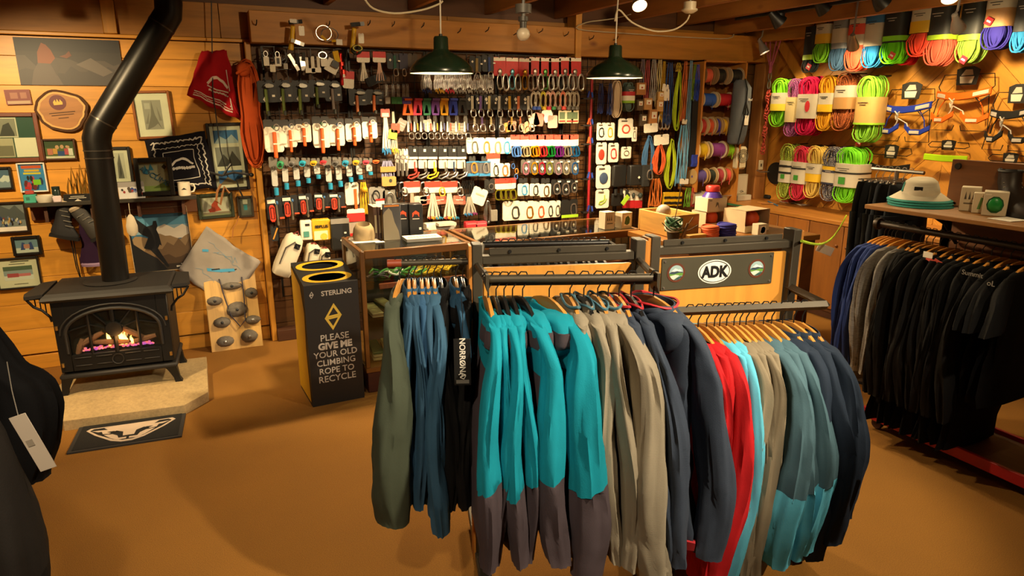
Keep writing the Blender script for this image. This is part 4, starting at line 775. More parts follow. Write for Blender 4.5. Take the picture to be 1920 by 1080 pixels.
# ================================================================ gear wall: black wire grids, pegs and carded gear
random.seed(21)
UM = {}
def um(kind):
    if kind in UM: return UM[kind]
    m = MB()
    if kind == 'card':            # rounded card with hang slot notch
        c = .09; m.prism([(-.5+c, -.5), (.5-c, -.5), (.5, -.5+c), (.5, .5-c), (.5-c, .5), (.12, .5), (.08, .46), (-.08, .46), (-.12, .5), (-.5+c, .5), (-.5, .5-c), (-.5, -.5+c)], -.5, .5)
    elif kind == 'plate': m.prism([(-.5, -.5), (.5, -.5), (.5, .5), (-.5, .5)], -.5, .5)
    elif kind == 'box': m.cbox((0, 0, 0), (1, 1, 1), .06)
    elif kind == 'biner':         # D-shaped carabiner with gate
        pts = [(-.32, -.42), (0, -.5), (.34, -.42), (.45, -.2), (.32, .3), (.2, .46), (-.02, .5), (-.28, .44), (-.42, .25), (-.45, -.1)]
        m.tube([(x, 0, z) for x, z in pts], .085, 6, True); m.tube([(.36, 0, -.3), (.28, 0, .34)], .07, 5)
    elif kind == 'ring': m.tube([(.42*math.cos(t), 0, .42*math.sin(t)) for t in [2*PI*i/12 for i in range(12)]], .08, 5, True)
    elif kind == 'tube': m.lathe([(0, -.5), (.42, -.5), (.5, -.46), (.5, .46), (.42, .5), (0, .5)], 10)
    elif kind == 'cone': m.lathe([(0, -.5), (.5, -.5), (.18, .5), (0, .5)], 10)
    elif kind == 'ball': m.ball((0, 0, 0), .5, 10, 7)
    elif kind == 'strap': m.loft([[Vector((x, y, z)) for x, y in ((-.5, -.5+b), (.5, -.5+b), (.5, .5+b), (-.5, .5+b))] for z, b in ((-.5, .3), (-.2, 0), (.2, .2), (.5, 0))])
    elif kind == 'sling':         # sewn loop, flat
        for o_ in (0, .16):
            m.tube([((.5-o_)*math.cos(t)*(1 if abs(math.sin(t)) < .8 else .7), .15*o_, (.5-o_*.4)*math.sin(t)) for t in [2*PI*i/14 for i in range(14)]], .06, 5, True)
    elif kind == 'bundle':        # strands fanning down from one point
        r = random.Random(3)
        for i in range(8):
            f = (i+.5)/8*2-1; b = r.uniform(-.3, .3)
            m.tube([(f*.12, b*.2, .5), (f*.2+.04*r.uniform(-1, 1), b*.5, .15), (f*.38, b, -.2), (f*.46, b, -.5+.06*r.random())], .045, 5)
    elif kind == 'tips':
        r = random.Random(3)
        for i in range(8): f = (i+.5)/8*2-1; m.ball((f*.46, r.uniform(-.3, .3), r.uniform(-.3, .3)), (.06, .06, .3), 6, 4)
    elif kind == 'cluster':       # small metal pieces hanging close together
        r = random.Random(8)
        for i in range(7):
            x = -.42+.14*i; z = r.uniform(-.1, .1); m.tube([(x+.07*math.cos(t), r.uniform(-.02, .02)+.3*math.sin(i), z-.1+.34*math.sin(t)) for t in [2*PI*k_/8 for k_ in range(8)]], .03, 4, True); m.tube([(x, 0, z+.2), (x*.8, 0, .5)], .025, 4)
    elif kind == 'trap':          # trapezoid of webbing with an opening
        o_ = [(-.3, .5), (.3, .5), (.5, -.5), (-.5, -.5)]; i_ = [(-.05, .1), (.05, .1), (.22, -.38), (-.22, -.38)]
        vs_ = [(x, y, z) for y in (-.5, .5) for x, z in o_+i_]; f = []
        for k_ in range(4): j = (k_+1) % 4; f += [(k_, j, 4+j, 4+k_), (8+k_, 12+k_, 12+j, 8+j), (k_, 8+k_, 8+j, j), (4+k_, 4+j, 12+j, 12+k_)]
        m.add(vs_, f)
    elif kind == 'diamond': m.prism([(0, -.5), (.5, 0), (0, .5), (-.5, 0)], -.5, .5)
    elif kind == 'oval': m.prism([(.5*math.cos(t), .5*math.sin(t)) for t in [2*PI*i/14 for i in range(14)]], -.5, .5)
    elif kind == 'track':         # rounded rectangle outline
        pts = [(-.3, -.5), (.3, -.5), (.5, -.4), (.5, .4), (.3, .5), (-.3, .5), (-.5, .4), (-.5, -.4)]; m.tube([(x, 0, z) for x, z in pts], .09, 4, True)
    elif kind == 'lobes':         # cam lobes on an axle
        for s in (-1, 1): m.prism([(s*.1+.35*math.cos(t)*(1+.2*math.cos(t)), .36*math.sin(t)) for t in [2*PI*i/9 for i in range(9)]], -.3+s*.2, -.05+s*.2)
        m.tube([(-.5, 0, 0), (.5, 0, 0)], .07, 5); m.tube([(-.4, 0, .1), (-.2, 0, .45), (.1, 0, .4)], .05, 5)
    elif kind == 'hook':          # open gate hook
        m.tube([(.2, 0, .5), (.25, 0, .1), (.1, 0, -.1), (-.35, 0, -.2), (-.45, 0, -.4), (-.2, 0, -.5), (.3, 0, -.25), (.45, 0, .1)], .07, 5)
    elif kind == 'coil':          # hank of cord
        r = random.Random(5)
        for i in range(9):
            a = .16+.035*i; ph = r.uniform(-.15, .15); m.tube([(a*math.cos(t)*(1-.55*max(0, math.sin(t)))+r.uniform(-.03, .03), (i % 3-1)*.25, (.5-.03*r.random())*math.sin(t)) for t in [2*PI*k_/18+ph for k_ in range(18)]], .038, 5, True)
    elif kind == 'strands':       # straight hank, strands side by side
        r = random.Random(6)
        for i in range(9):
            x = -.45+.112*i; m.tube([(x*.6, .2*(i % 3-1), .5), (x+r.uniform(-.06, .06), .3*(i % 3-1), .2), (x+r.uniform(-.07, .07), .3*((i+1) % 3-1), -.1), (x*1.05+r.uniform(-.06, .06), .2*(i % 2), -.38), (x, .1, -.5+.1*r.random())], .044, 5)
    UM[kind] = m.mesh('unit_'+kind, .7); return UM[kind]
SHM = {'STEEL': STEEL, 'CLEAR': mat('#8d8a86', .3, 0, 'clear'), 'DK': DKMET}
def cm(c, kind):
    if c in SHM: return SHM[c]
    if c.startswith('m'): return mat(c[1:], .3, .75)
    return mat(c, .8 if kind in ('sling', 'strap', 'bundle', 'coil', 'strands', 'trap') else .5)
MARKS = {'diamond_mark', 'price_sticker', 'sticker', 'mark', 'print', 'label', 'red_header', 'red_band', 'red_mark', 'red_mark_letters', 'small_label', 'white_top', 'white_foot', 'line', 'picture', 'band', 'dot', 'hole', 'window', 'header_label', 'red_stripe', 'round_mark', 'lime_edge', 'blue_edge', 'blue_top', 'black_band', 'red_foot', 'slot', 'eyelet', 'white_mark', 'pack_label', 'white_band'}
DEP = {'card': .003, 'plate': .002, 'diamond': .0012, 'oval': .002, 'strap': .008, 'trap': .012, 'box': .03, 'track': .6}
def compose(o, spec, wd, hg, dscale=1.):
    """spec rows: (part name, shape, colour, x, z, w, h[, depth, roll]) with x,w in units of the width and z,h of the height, z measured down from the hanging point"""
    y = 0.; base = None
    for s in spec:
        nm, kd, c, x, z, w_, h_ = s[:7]; w1, h1 = w_*wd, h_*hg
        d = s[7] if len(s) > 7 and s[7] else (DEP.get(kd) or min(w1, h1))
        if kd == 'track': d = .012
        if kd in ('biner', 'ring', 'hook', 'sling', 'coil', 'strands', 'bundle', 'tips', 'cluster', 'lobes'): d = (s[7] if len(s) > 7 and s[7] else min(max(w1, .02), .05))
        y -= d/2+.0006
        ob = put(nm, um(kd), cm(c, kd), o, (x*wd, y, -z*hg), (0, s[8] if len(s) > 8 else 0, 0), (w1, d, h1))
        if base and nm in MARKS: ob.parent = base; ob.matrix_parent_inverse = base.matrix_basis.inverted()
        elif base is None or 'card' in nm or nm in ('pack', 'box', 'header'): base = ob
        y -= d/2 if kd in ('card', 'plate', 'box', 'tube', 'strap', 'trap', 'diamond', 'oval') else d*.15
GY = 5.30
grid = thing('gridwall', 'black wire grid panels covering the gear wall', 'grid panel', (0, 5.47, 0))
def wires(x0, x1, z0, z1):
    m = MB(); n1 = int((x1-x0)/.076)
    for i in range(n1+1): x = x0+(x1-x0)*i/n1; m.box((x, 0, (z0+z1)/2), (.005, .005, z1-z0))
    n2 = int((z1-z0)/.076)
    for i in range(n2+1): z = z0+(z1-z0)*i/n2; m.box(((x0+x1)/2, .005, z), (x1-x0, .005, .005))
    o = m.build('wire_mesh', WIRE, grid, smooth=0)
    f = MB()
    for x in (x0, x1): f.box((x, -.002, (z0+z1)/2), (.014, .014, z1-z0))
    f.build('edge_frame', WIRE, grid, smooth=0)
for a, b in ((.56, 1.16), (1.18, 1.78), (1.8, 2.40), (2.42, 3.02), (3.04, 3.62), (3.64, 4.3)): wires(a, b, .35, 2.22)
PEG = MB().tube([(0, .0, -.012), (0, -.01, .004), (0, .02, .01), (0, .17, .006)], .0028, 5).mesh('peg')
ITEM_N = {}
def hang(name, label, cat, group, px, spec, Y=GY, roll=0, peg=True, rz=0):
    x0, y0, x1, y1 = px; mx, my = (x0+x1)/2, (y0+y1)/2
    t = onY(mx, y0, Y); wd = onY(x1, my, Y).x-onY(x0, my, Y).x; hg = t.z-onY(mx, y1, Y).z
    o = thing(name, label, cat, (t.x, Y, t.z), group=group, rot=(0, roll, rz))
    compose(o, spec, wd, hg)
    if peg: put('peg', PEG, WIRE, grid, (t.x, Y-5.47, t.z-.006))
    return o
def behind(name, label, cat, group, px, spec, k, gap=.016, Y=GY, shift=0):
    for i in range(1, k+1):
        o = hang(name, ('first', 'second', 'third', 'fourth', 'fifth')[i-1]+' '+label, cat, group, px, spec, Y+gap*i, roll=rnd(-.02, .02), peg=False)
        o.location.x += rnd(-.004, .004)-shift*i
def row(name, desc, cat, group, cells, fn, back=2, bspec=None, gap=.018):
    n = len(cells)
    for i, c in enumerate(cells):
        px = c[:4]; hang(name, '%s, %s' % (desc.replace('#', c[5] if len(c) > 5 else ''), nth(i, n)), cat, group, px, fn(*c[4:5]), roll=rnd(-.03, .03))
        if back and bspec: behind(name, 'spare behind %s %s' % (nth(i, n), desc.replace('#', c[5] if len(c) > 5 else '')), cat, group+', spares', px, bspec(*c[4:5]), back, gap)
def span_cells(xs, y0, y1, wd): return [(x-wd/2, a, x+wd/2, b) for x, a, b in zip(xs, y0 if hasattr(y0, '__len__') else [y0]*len(xs), y1 if hasattr(y1, '__len__') else [y1]*len(xs))]
BK = '#1e1d1b'; CR_ = '#e9dcbf'; WH = '#efe6d0'; RD = '#d02a22'; OR = '#e0601c'
# --- A1: metal tools with white tags along the top left
for i, (x, y0, y1, lab, sp) in enumerate([
    (497, 95, 126, 'steel piton with long white tag', [('shank', 'ring', 'STEEL', 0, .2, .7, .4), ('tag', 'card', WH, .0, .65, .8, .55)]),
    (508, 97, 136, 'small steel clip with cream tag', [('clip', 'biner', 'DK', 0, .3, .8, .5), ('tag', 'card', CR_, 0, .8, .8, .36)]),
    (519, 96, 127, 'steel piton with white tag showing a slot', [('shank', 'ring', 'STEEL', 0, .2, .7, .4), ('tag', 'card', WH, 0, .62, .9, .6), ('slot', 'plate', '#3a342c', 0, .6, .4, .35)]),
    (531, 95, 132, 'dark hook with grey tag', [('hook', 'hook', 'DK', 0, .35, .9, .7), ('tag', 'card', '#a79d8c', .1, .8, .6, .3)]),
    (552, 100, 134, 'silver folding blade beside the yellow hammer', [('blade', 'strap', 'm#d8d2c4', -.15, .5, .35, 1., .01, -.5), ('handle', 'strap', '#2a2825', .2, .3, .3, .6, .012, .1)]),
    (566, 100, 132, 'silver folding blade, second of the white blades', [('blade', 'strap', 'm#e2dccf', 0, .6, .5, .8, .01, -.1), ('handle', 'strap', '#3a3732', .1, .2, .3, .5, .012, .1)]),
    (579, 108, 137, 'white forked tool head', [('fork', 'strap', WH, -.25, .5, .3, 1., .01), ('fork', 'strap', WH, .3, .5, .3, 1., .01), ('bridge', 'plate', WH, 0, .85, 1, .3, .01)]),
    (590, 106, 136, 'white forked tool head, right one', [('fork', 'strap', WH, -.25, .5, .3, 1., .01), ('fork', 'strap', WH, .3, .5, .3, 1., .01), ('bridge', 'plate', WH, 0, .85, 1, .3, .01)]),
    (603, 95, 125, 'grey pulley with white tag', [('wheel', 'ring', 'STEEL', 0, .3, 1, .5), ('tag', 'card', WH, .1, .75, .7, .5)]),
    (624, 98, 140, 'white and yellow angled tool with black jaw', [('plate', 'plate', WH, -.1, .62, .8, .6, .01, .5), ('grip', 'strap', '#e0b01c', .2, .3, .35, .7, .02, -.2), ('jaw', 'plate', '#33302b', .05, .55, .45, .3, .012, .5)])]):
    wd = 13 if x < 540 else (18 if x < 610 else 30); hang('rescue_tool', lab+' in the top left row of gear', 'tool', 'metal tools in the top left row', (x-wd/2, y0, x+wd/2, y1), sp)
hang('red_tube', 'long red tube hanging in the gear wall beside red card', 'tube', None, (630, 99, 644, 160), [('tube', 'tube', 'm#b8201c', 0, .5, .5, 1), ('collar', 'tube', 'm#d03a30', 0, .35, .7, .12), ('collar', 'tube', 'm#d03a30', 0, .62, .8, .2), ('white_mark', 'plate', WH, 0, .72, .3, .1)])
hang('red_header_card', 'large red and white blank card beside the red tube', 'card', None, (643, 133, 664, 166), [('card', 'card', WH, 0, .5, 1, 1), ('red_header', 'plate', RD, 0, .23, 1, .45)], roll=.08)
for i, (x, cc, nm) in enumerate([(679, WH, 'white'), (709, '#e2b9a4', 'pale pink')]):
    hang('carded_slings', '%s slings under red and white header card, top row' % nm, 'sling', 'red header slings at top', (x-12, 96, x+12, 152), [('slings', 'bundle', cc, 0, .7, .7, .62, .03), ('card', 'card', WH, 0, .2, 1, .36), ('red_header', 'plate', RD, 0, .12, 1, .2)])
hang('ice_tool_grip', 'dark grey ice tool pointing right below the red header slings', 'ice tool', None, (680, 140, 728, 158), [('shaft', 'strap', '#33373a', 0, .5, .3, 2.2, .02, 1.15), ('grip', 'strap', '#1c1d1e', -.25, .7, .3, 1., .025, 1.15)])
# --- A2: camming devices on black cards
def cam_spec(c):
    return [('card', 'card', BK, 0, .33, 1, .62), ('side_card', 'card', '#2b2a28', .42, .36, .5, .55, .002), ('diamond_mark', 'diamond', WH, -.12, .55, .22, .15), ('price_sticker', 'plate', WH, .45, .45, .18, .06), ('stem', 'tube', c, -.02, .62, .2, .72), ('cam_lobes', 'lobes', 'm#8a857a', .18, .17, .62, .16, .018), ('sewn_end', 'tube', c if c == '#e0601c' else '#2a2c22', 0, .95, .22, .14)]
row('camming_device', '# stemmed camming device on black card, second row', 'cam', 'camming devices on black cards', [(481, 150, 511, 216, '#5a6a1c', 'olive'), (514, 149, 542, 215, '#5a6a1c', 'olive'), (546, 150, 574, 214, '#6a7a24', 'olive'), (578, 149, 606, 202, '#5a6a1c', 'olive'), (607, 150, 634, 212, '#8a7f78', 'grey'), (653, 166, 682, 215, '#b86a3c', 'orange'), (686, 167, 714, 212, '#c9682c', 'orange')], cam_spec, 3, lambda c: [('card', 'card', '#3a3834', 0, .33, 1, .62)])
# --- A3: white cards with orange tubes under clear tops
def scr(c): return [('clear_top', 'card', 'CLEAR', 0, .17, 1, .34, .004), ('card', 'card', WH, 0, .52, 1, .66), ('tube', 'tube', OR, .02, .66, .22, .68), ('cap', 'ball', c, 0, .2, .16, .12), ('wire_ring', 'ring', 'STEEL', .12, .2, .35, .2), ('white_band', 'plate', WH, .05, .62, .36, .03, .012)]
c3 = [(493, 224, 528, 296, '#2f6a4a'), (528, 224, 553, 285, '#2a5a9a'), (552, 223, 581, 274, '#d8a01c'), (584, 218, 616, 287, '#2f7a4a'), (616, 222, 644, 282, '#2a5a9a'), (646, 222, 675, 273, '#d8a83c'), (677, 219, 705, 267, '#c92a2a')]
row('carded_ice_screw', 'orange tube on white card with clear top, third row', 'ice screw', 'orange tubes on white cards', c3, scr, 2, lambda c: [('clear_top', 'card', 'CLEAR', 0, .17, 1, .34, .002), ('card', 'card', CR_, 0, .5, 1, .62)])
# --- A4: ice screws with teal tips and coloured cranks
CR4 = ['#2f8a5a', '#6a6864', '#1c9ab8', '#d8a81c', '#c92a34', '#5a5854', '#1c8ab0', '#d8a81c', '#c8384c', '#e0601c']
xs = [512, 533, 553, 574, 592, 613, 632, 652, 671, 690]; yb = [365, 354, 348, 342, 334, 354, 349, 340, 335, 327]
row('ice_screw', '# cranked ice screw with teal tip, fourth row', 'ice screw', 'teal tipped ice screws', [(x-9, 294+(i % 5)*.6, x+11, b, CR4[i], ['green', 'grey', 'cyan', 'yellow', 'red', 'dark grey', 'light blue', 'golden', 'crimson', 'orange'][i]) for i, (x, b) in enumerate(zip(xs, yb))],
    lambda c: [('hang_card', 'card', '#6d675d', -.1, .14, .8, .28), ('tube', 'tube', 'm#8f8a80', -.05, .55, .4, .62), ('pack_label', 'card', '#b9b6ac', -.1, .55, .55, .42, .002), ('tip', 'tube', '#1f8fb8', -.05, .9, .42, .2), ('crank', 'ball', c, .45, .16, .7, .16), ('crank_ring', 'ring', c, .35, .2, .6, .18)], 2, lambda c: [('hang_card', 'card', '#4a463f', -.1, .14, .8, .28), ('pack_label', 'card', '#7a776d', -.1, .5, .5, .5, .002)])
# --- A5: black cards with red oval mark
row('carded_axe_pick', 'black card with red oval mark, fifth row', 'ice screw', 'black cards with red oval marks', [(498, 368, 528, 424, 1), (527, 365, 557, 413, 1), (558, 362, 584, 408, 0), (588, 361, 616, 398, 1), (616, 360, 645, 398, 1)],
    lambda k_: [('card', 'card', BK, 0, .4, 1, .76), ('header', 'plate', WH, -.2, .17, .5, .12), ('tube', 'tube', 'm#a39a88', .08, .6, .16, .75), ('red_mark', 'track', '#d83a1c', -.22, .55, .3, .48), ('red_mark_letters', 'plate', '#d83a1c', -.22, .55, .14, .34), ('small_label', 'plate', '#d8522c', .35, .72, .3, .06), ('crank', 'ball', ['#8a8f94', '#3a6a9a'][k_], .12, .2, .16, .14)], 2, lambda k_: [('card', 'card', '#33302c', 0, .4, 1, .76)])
hang('carded_sling_set', 'white rounded card with orange strap above the red bag', 'sling', None, (646, 342, 671, 392), [('card', 'card', WH, 0, .42, 1, .84), ('strap', 'strap', OR, .25, .62, .2, .75), ('mark', 'plate', '#5a5244', .2, .12, .3, .06)]); behind('carded_sling_set', 'cream rounded card behind the orange strap card', 'sling', 'cards behind orange strap', (646, 342, 671, 392), [('card', 'card', CR_, 0, .42, 1, .84)], 3)
hang('yellow_sling', 'bunched yellow sling right of the orange strap card', 'sling', None, (672, 342, 688, 402), [('sling', 'strands', '#e0b01c', 0, .5, 1, 1, .03), ('knot', 'ball', '#d8a41c', 0, .2, .8, .2)])
hang('belay_pack', 'grey packaged device with red and white label', 'belay device', None, (690, 350, 720, 396), [('blister', 'card', '#8f8a80', 0, .45, 1, .9, .02), ('device', 'ring', 'DK', -.1, .35, .5, .5), ('label', 'plate', WH, .1, .72, .55, .5), ('red_stripe', 'plate', RD, .1, .5, .55, .08)])
hang('belay_pack', 'grey packaged metal device right of the red labelled one', 'belay device', None, (716, 356, 742, 396), [('blister', 'card', '#7d786c', 0, .45, 1, .9, .02), ('device', 'biner', 'STEEL', 0, .4, .6, .6), ('label', 'plate', WH, .1, .8, .5, .3)])
# --- A6: low goods and packs
hang('boxed_gloves', 'white narrow box low on the gear wall', 'box', None, (561, 412, 582, 448), [('box', 'box', WH, 0, .5, 1, 1, .05), ('mark', 'plate', '#2a2622', .1, .22, .4, .12), ('picture', 'plate', '#4a8a7a', -.05, .7, .5, .3)])
o = hang('chalk_bag_pack', 'bright yellow plastic pack of chalk low on gear wall', 'pack', None, (582, 409, 616, 450), [('pack', 'box', '#e0aa14', 0, .48, 1, .95, .06), ('window', 'plate', '#e8dcae', -.05, .72, .75, .4), ('picture', 'oval', '#e0b83c', .1, .78, .4, .3)])
lettering('8BPLUS', .03, BLACK, o, (0, -.066, -.055), bold=.001)
hang('black_carton', 'black carton with white diamond beside the yellow pack', 'box', None, (616, 407, 650, 466), [('box', 'box', BK, 0, .5, 1, 1, .08), ('header', 'plate', '#8d867a', 0, .08, 1, .16), ('diamond_mark', 'diamond', WH, .15, .68, .4, .22), ('sticker', 'plate', WH, .25, .45, .12, .05)])
hang('red_pouch_card', 'red and white card over a clear pack behind beige liner', 'card', None, (648, 390, 681, 446), [('clear_pack', 'box', '#b8a492', 0, .6, 1, .8, .04), ('card', 'card', WH, 0, .2, 1, .4), ('red_header', 'plate', RD, 0, .28, 1, .28), ('red_edge', 'plate', RD, 0, .9, .8, .2)])
def pack(name, label, px, py, wd, hg, tilt, Y):
    p = onY(px, py, Y); o = thing(name, label, 'pack', p, rot=(.1, tilt, 0)); PM = mat('#d8ccb2', .75, 0, 'cloth')
    MB().loft([[Vector((wd*s*(1 if abs(math.cos(q)) < .9 else .97)*math.copysign(abs(math.cos(q))**.5, math.cos(q)), .07*s*math.copysign(abs(math.sin(q))**.6, math.sin(q)), z*hg)) for q in [2*PI*j/16 for j in range(16)]] for z, s in ((-.5, .6), (-.46, .9), (-.3, 1), (.25, .98), (.42, .85), (.5, .5))]).build('body', PM, o, smooth=.9)
    MB().tube([(-wd*.6, -.068, -hg*.2), (-wd*.62, -.075, hg*.2), (0, -.07, hg*.38), (wd*.62, -.072, hg*.25)], .005, 5).build('zip', mat('#4a4238', .6), o)
    MB().cbox((wd*.35, -.073, hg*.3), (.04, .004, .04), .001).build('logo_patch', BLACK, o); MB().tube([(-.02, 0, hg*.5), (0, -.02, hg*.6), (.02, 0, hg*.5)], .006, 6).build('haul_loop', mat('#7a2a24', .7), o); return o
pack('white_pack', 'large cream zipped pack hanging tilted at bottom left of gear', 540, 478, .075, .33, .42, 5.22)
pack('white_pack', 'small cream pouch behind the recycling bin', 585, 478, .055, .17, .2, 5.22); pack('white_pack', 'small cream pouch with black mark right of its twin', 607, 482, .045, .14, .1, 5.22)
hang('carded_knife', 'dark carded knife with orange edge low on the left', 'knife', None, (507, 424, 520, 452), [('card', 'card', BK, 0, .5, 1, 1), ('blade', 'strap', '#c98a2c', .1, .5, .2, .8, .006, .4)])
# tools on nails in the header beam
def nail(x, y):
    p = onY(x, y, 5.36); return p
NAILS = [(480, 48), (615, 50), (690, 48), (735, 50), (790, 52), (858, 62), (910, 60), (963, 66), (1010, 62), (1058, 68), (1105, 75), (1150, 76)]
for i, (x, y) in enumerate(NAILS):
    p = nail(x, y); tag(MB().tube([(0, .01, 0), (0, -.06, .012), (.0, -.075, .03)], .004, 5).build('beam_nail', DKMET, None, p), '%s iron peg in the header beam' % nth(i, len(NAILS)), 'peg', 'iron pegs in the header beam')
for i, (x, y0, y1) in enumerate(((548, 38, 98), (663, 42, 104))):
    hang('piton_hammer', ('yellow handled hammer with white tags on the header beam', 'yellow hammer with striped cord on the header beam')[i], 'hammer', None, (x-16, y0, x+16, y1),
         [('handle', 'tube', '#e0ae14', -.1, .55, .26, .75, .022, .15), ('grip', 'tube', '#caa01a', -.22, .8, .3, .3, .026, .2), ('head', 'strap', 'm#3a3836', .1, .08, .22, .42, .025, 1.45), ('tag', 'card', WH, .4 if i == 0 else .25, .35 if i == 0 else .5, .32, .3), ('tag', 'card', '#c9c2b2', -.05, .06, .4, .12) if i == 0 else ('cord', 'coil', '#2a2a1c', -.1, .85, .7, .3), ('blade', 'strap', 'm#b8b2a6', .1, .72, .22, .42, .01, 1.9) if i == 0 else ('cord_stripe', 'ring', '#b8a81c', -.1, .82, .6, .2)], Y=5.27, peg=False)
p = onY(615, 62, 5.30); o = thing('wire_gate_loop', 'thin wire loop with yellow sleeves and white tag on beam', 'cable', p)
MB().tube([(-.03+.055*math.cos(t), 0, .0+.05*math.sin(t)) for t in [2*PI*i/16 for i in range(16)]], .003, 5, True).build('wire', STEEL, o); MB().tube([(.01+.06*math.cos(t), -.01, -.01+.045*math.sin(t)) for t in [2*PI*i/16 for i in range(16)]], .003, 5, True).build('wire', DKMET, o)
MB().tube([(-.05, -.01, -.02), (-.02, -.01, -.05)], .009, 6).build('sleeve', mat('#d8a81c', .5), o); MB().tube([(.02, -.01, -.055), (.05, -.01, -.05)], .009, 6).build('sleeve', mat('#d8a81c', .5), o); MB().cbox((.075, -.01, -.06), (.045, .003, .04), .001).build('tag', WHITE, o)
# --- B: middle bays
hang('carded_draw', 'black diamond marked card with green stem left of the lamp', 'quickdraw', None, (725, 100, 748, 142), [('card', 'card', BK, 0, .35, 1, .7), ('diamond_mark', 'diamond', WH, -.25, .3, .2, .14), ('stem', 'strap', '#2f5a4a', .1, .4, .22, .6), ('carabiner', 'biner', 'STEEL', .1, .85, .45, .32), ('sticker', 'plate', WH, .35, .35, .18, .06)])
hang('carded_draw', 'dark violet card left of the first pendant lamp', 'quickdraw', None, (747, 100, 764, 130), [('card', 'card', '#2a2238', 0, .5, 1, 1), ('carabiner', 'biner', 'STEEL', 0, 1.2, .5, .45)])
hang('carded_draw', 'brown card half hidden above the first pendant lamp', 'quickdraw', None, (764, 100, 782, 126), [('card', 'card', '#4a3a24', 0, .5, 1, 1), ('carabiner', 'biner', 'STEEL', 0, 1.2, .5, .45)])
for i, (x, c, nm) in enumerate([(724, 'STEEL', 'steel'), (736, '#2f7a34', 'green'), (746, '#2f7a34', 'second green'), (756, '#4a2f8c', 'violet'), (763, '#4a2f8c', 'second violet')]):
    hang('wired_nut', '%s wired nut set below the top cards left of lamp' % nm, 'nut', 'wired nuts left of the lamp', (x-6, 158, x+6, 196), [('wires', 'strands', 'STEEL', 0, .35, .5, .7, .008), ('nut', 'box', c, 0, .8, .8, .34, .02)])
c0 = [(798, '#1c3a8c', 'blue'), (822, '#d8a01c', 'golden'), (841, '#c9283c', 'red'), (858, '#8f8a80', 'grey'), (875, '#a39c8e', 'light grey'), (896, '#6f6a60', 'dark grey'), (914, '#b0a898', 'pale')]
for i, (x, c, nm) in enumerate(c0): hang('nut_cluster', '%s tipped cluster of wired nuts under the first pendant lamp' % nm, 'nut', 'nut clusters under the lamp', (x-10, 140, x+10, 177), [('wires', 'cluster', 'STEEL', 0, .4, 1, .8, .02), ('nut_blocks', 'tips', c, 0, .82, .95, .3, .02)])
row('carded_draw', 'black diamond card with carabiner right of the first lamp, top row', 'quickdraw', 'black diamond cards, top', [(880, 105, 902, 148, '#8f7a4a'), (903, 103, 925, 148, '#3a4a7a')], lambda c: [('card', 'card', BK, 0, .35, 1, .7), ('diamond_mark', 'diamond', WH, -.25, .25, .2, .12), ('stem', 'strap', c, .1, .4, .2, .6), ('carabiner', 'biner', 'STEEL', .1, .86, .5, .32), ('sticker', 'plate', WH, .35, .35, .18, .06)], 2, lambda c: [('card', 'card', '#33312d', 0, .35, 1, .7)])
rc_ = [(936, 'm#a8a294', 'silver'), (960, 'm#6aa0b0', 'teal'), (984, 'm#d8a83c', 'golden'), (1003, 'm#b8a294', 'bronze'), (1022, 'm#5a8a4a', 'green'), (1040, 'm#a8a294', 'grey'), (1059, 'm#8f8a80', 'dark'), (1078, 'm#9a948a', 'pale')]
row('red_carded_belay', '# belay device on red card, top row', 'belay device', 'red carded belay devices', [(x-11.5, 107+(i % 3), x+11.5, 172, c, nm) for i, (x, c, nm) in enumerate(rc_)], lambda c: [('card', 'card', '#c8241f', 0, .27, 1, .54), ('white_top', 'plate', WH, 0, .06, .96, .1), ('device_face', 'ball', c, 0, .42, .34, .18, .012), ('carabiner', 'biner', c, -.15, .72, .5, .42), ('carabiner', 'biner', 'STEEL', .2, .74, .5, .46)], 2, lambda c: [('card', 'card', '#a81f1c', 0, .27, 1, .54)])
tr = [(763, '#e0601c', 'orange'), (782, '#c8384c', 'pink'), (798, '#3a7a54', 'green'), (815, '#7a4a9a', 'purple'), (831, '#d89a1c', 'golden'), (848, '#2a3a9a', 'blue'), (865, '#2a2724', 'black')]
row('webbing_quickdraw', '# webbing hexes folded in a trapezoid, second row', 'hex', 'coloured webbing hexes', [(x-10, 184, x+10, 216, c, nm) for x, c, nm in tr], lambda c: [('webbing', 'trap', c, 0, .5, 1, 1, .02), ('webbing_band', 'plate', c, 0, .08, .7, .12, .024)], 2, lambda c: [('webbing', 'trap', c, 0, .5, 1, 1, .014)])
dc = [(882, '#cfc4aa', 'cream'), (898, '#7a5a9a', 'violet'), (914, '#d8c68a', 'pale yellow'), (933, '#cfc8b8', 'white'), (952, '#d8a83c', 'golden'), (969, '#d8784a', 'orange'), (987, '#c9c0ae', 'light')]
row('carded_quickdraw', '# sling quickdraw on black diamond card, second row', 'quickdraw', 'quickdraws on black diamond cards', [(x-9, 178, x+9, 246, c, nm) for x, c, nm in dc], lambda c: [('card', 'card', '#2b2926', 0, .2, 1, .42), ('diamond_mark', 'diamond', WH, -.15, .12, .3, .12), ('sling', 'strap', c, .12, .24, .24, .42), ('carabiner', 'biner', 'STEEL', .1, .5, .6, .22), ('lower_sling', 'strands', c, .1, .72, .2, .25, .01), ('lower_carabiner', 'biner', 'STEEL', .1, .9, .6, .2), ('sticker', 'plate', WH, .4, .22, .16, .05)], 2, lambda c: [('card', 'card', '#3d3a34', 0, .2, 1, .42)])
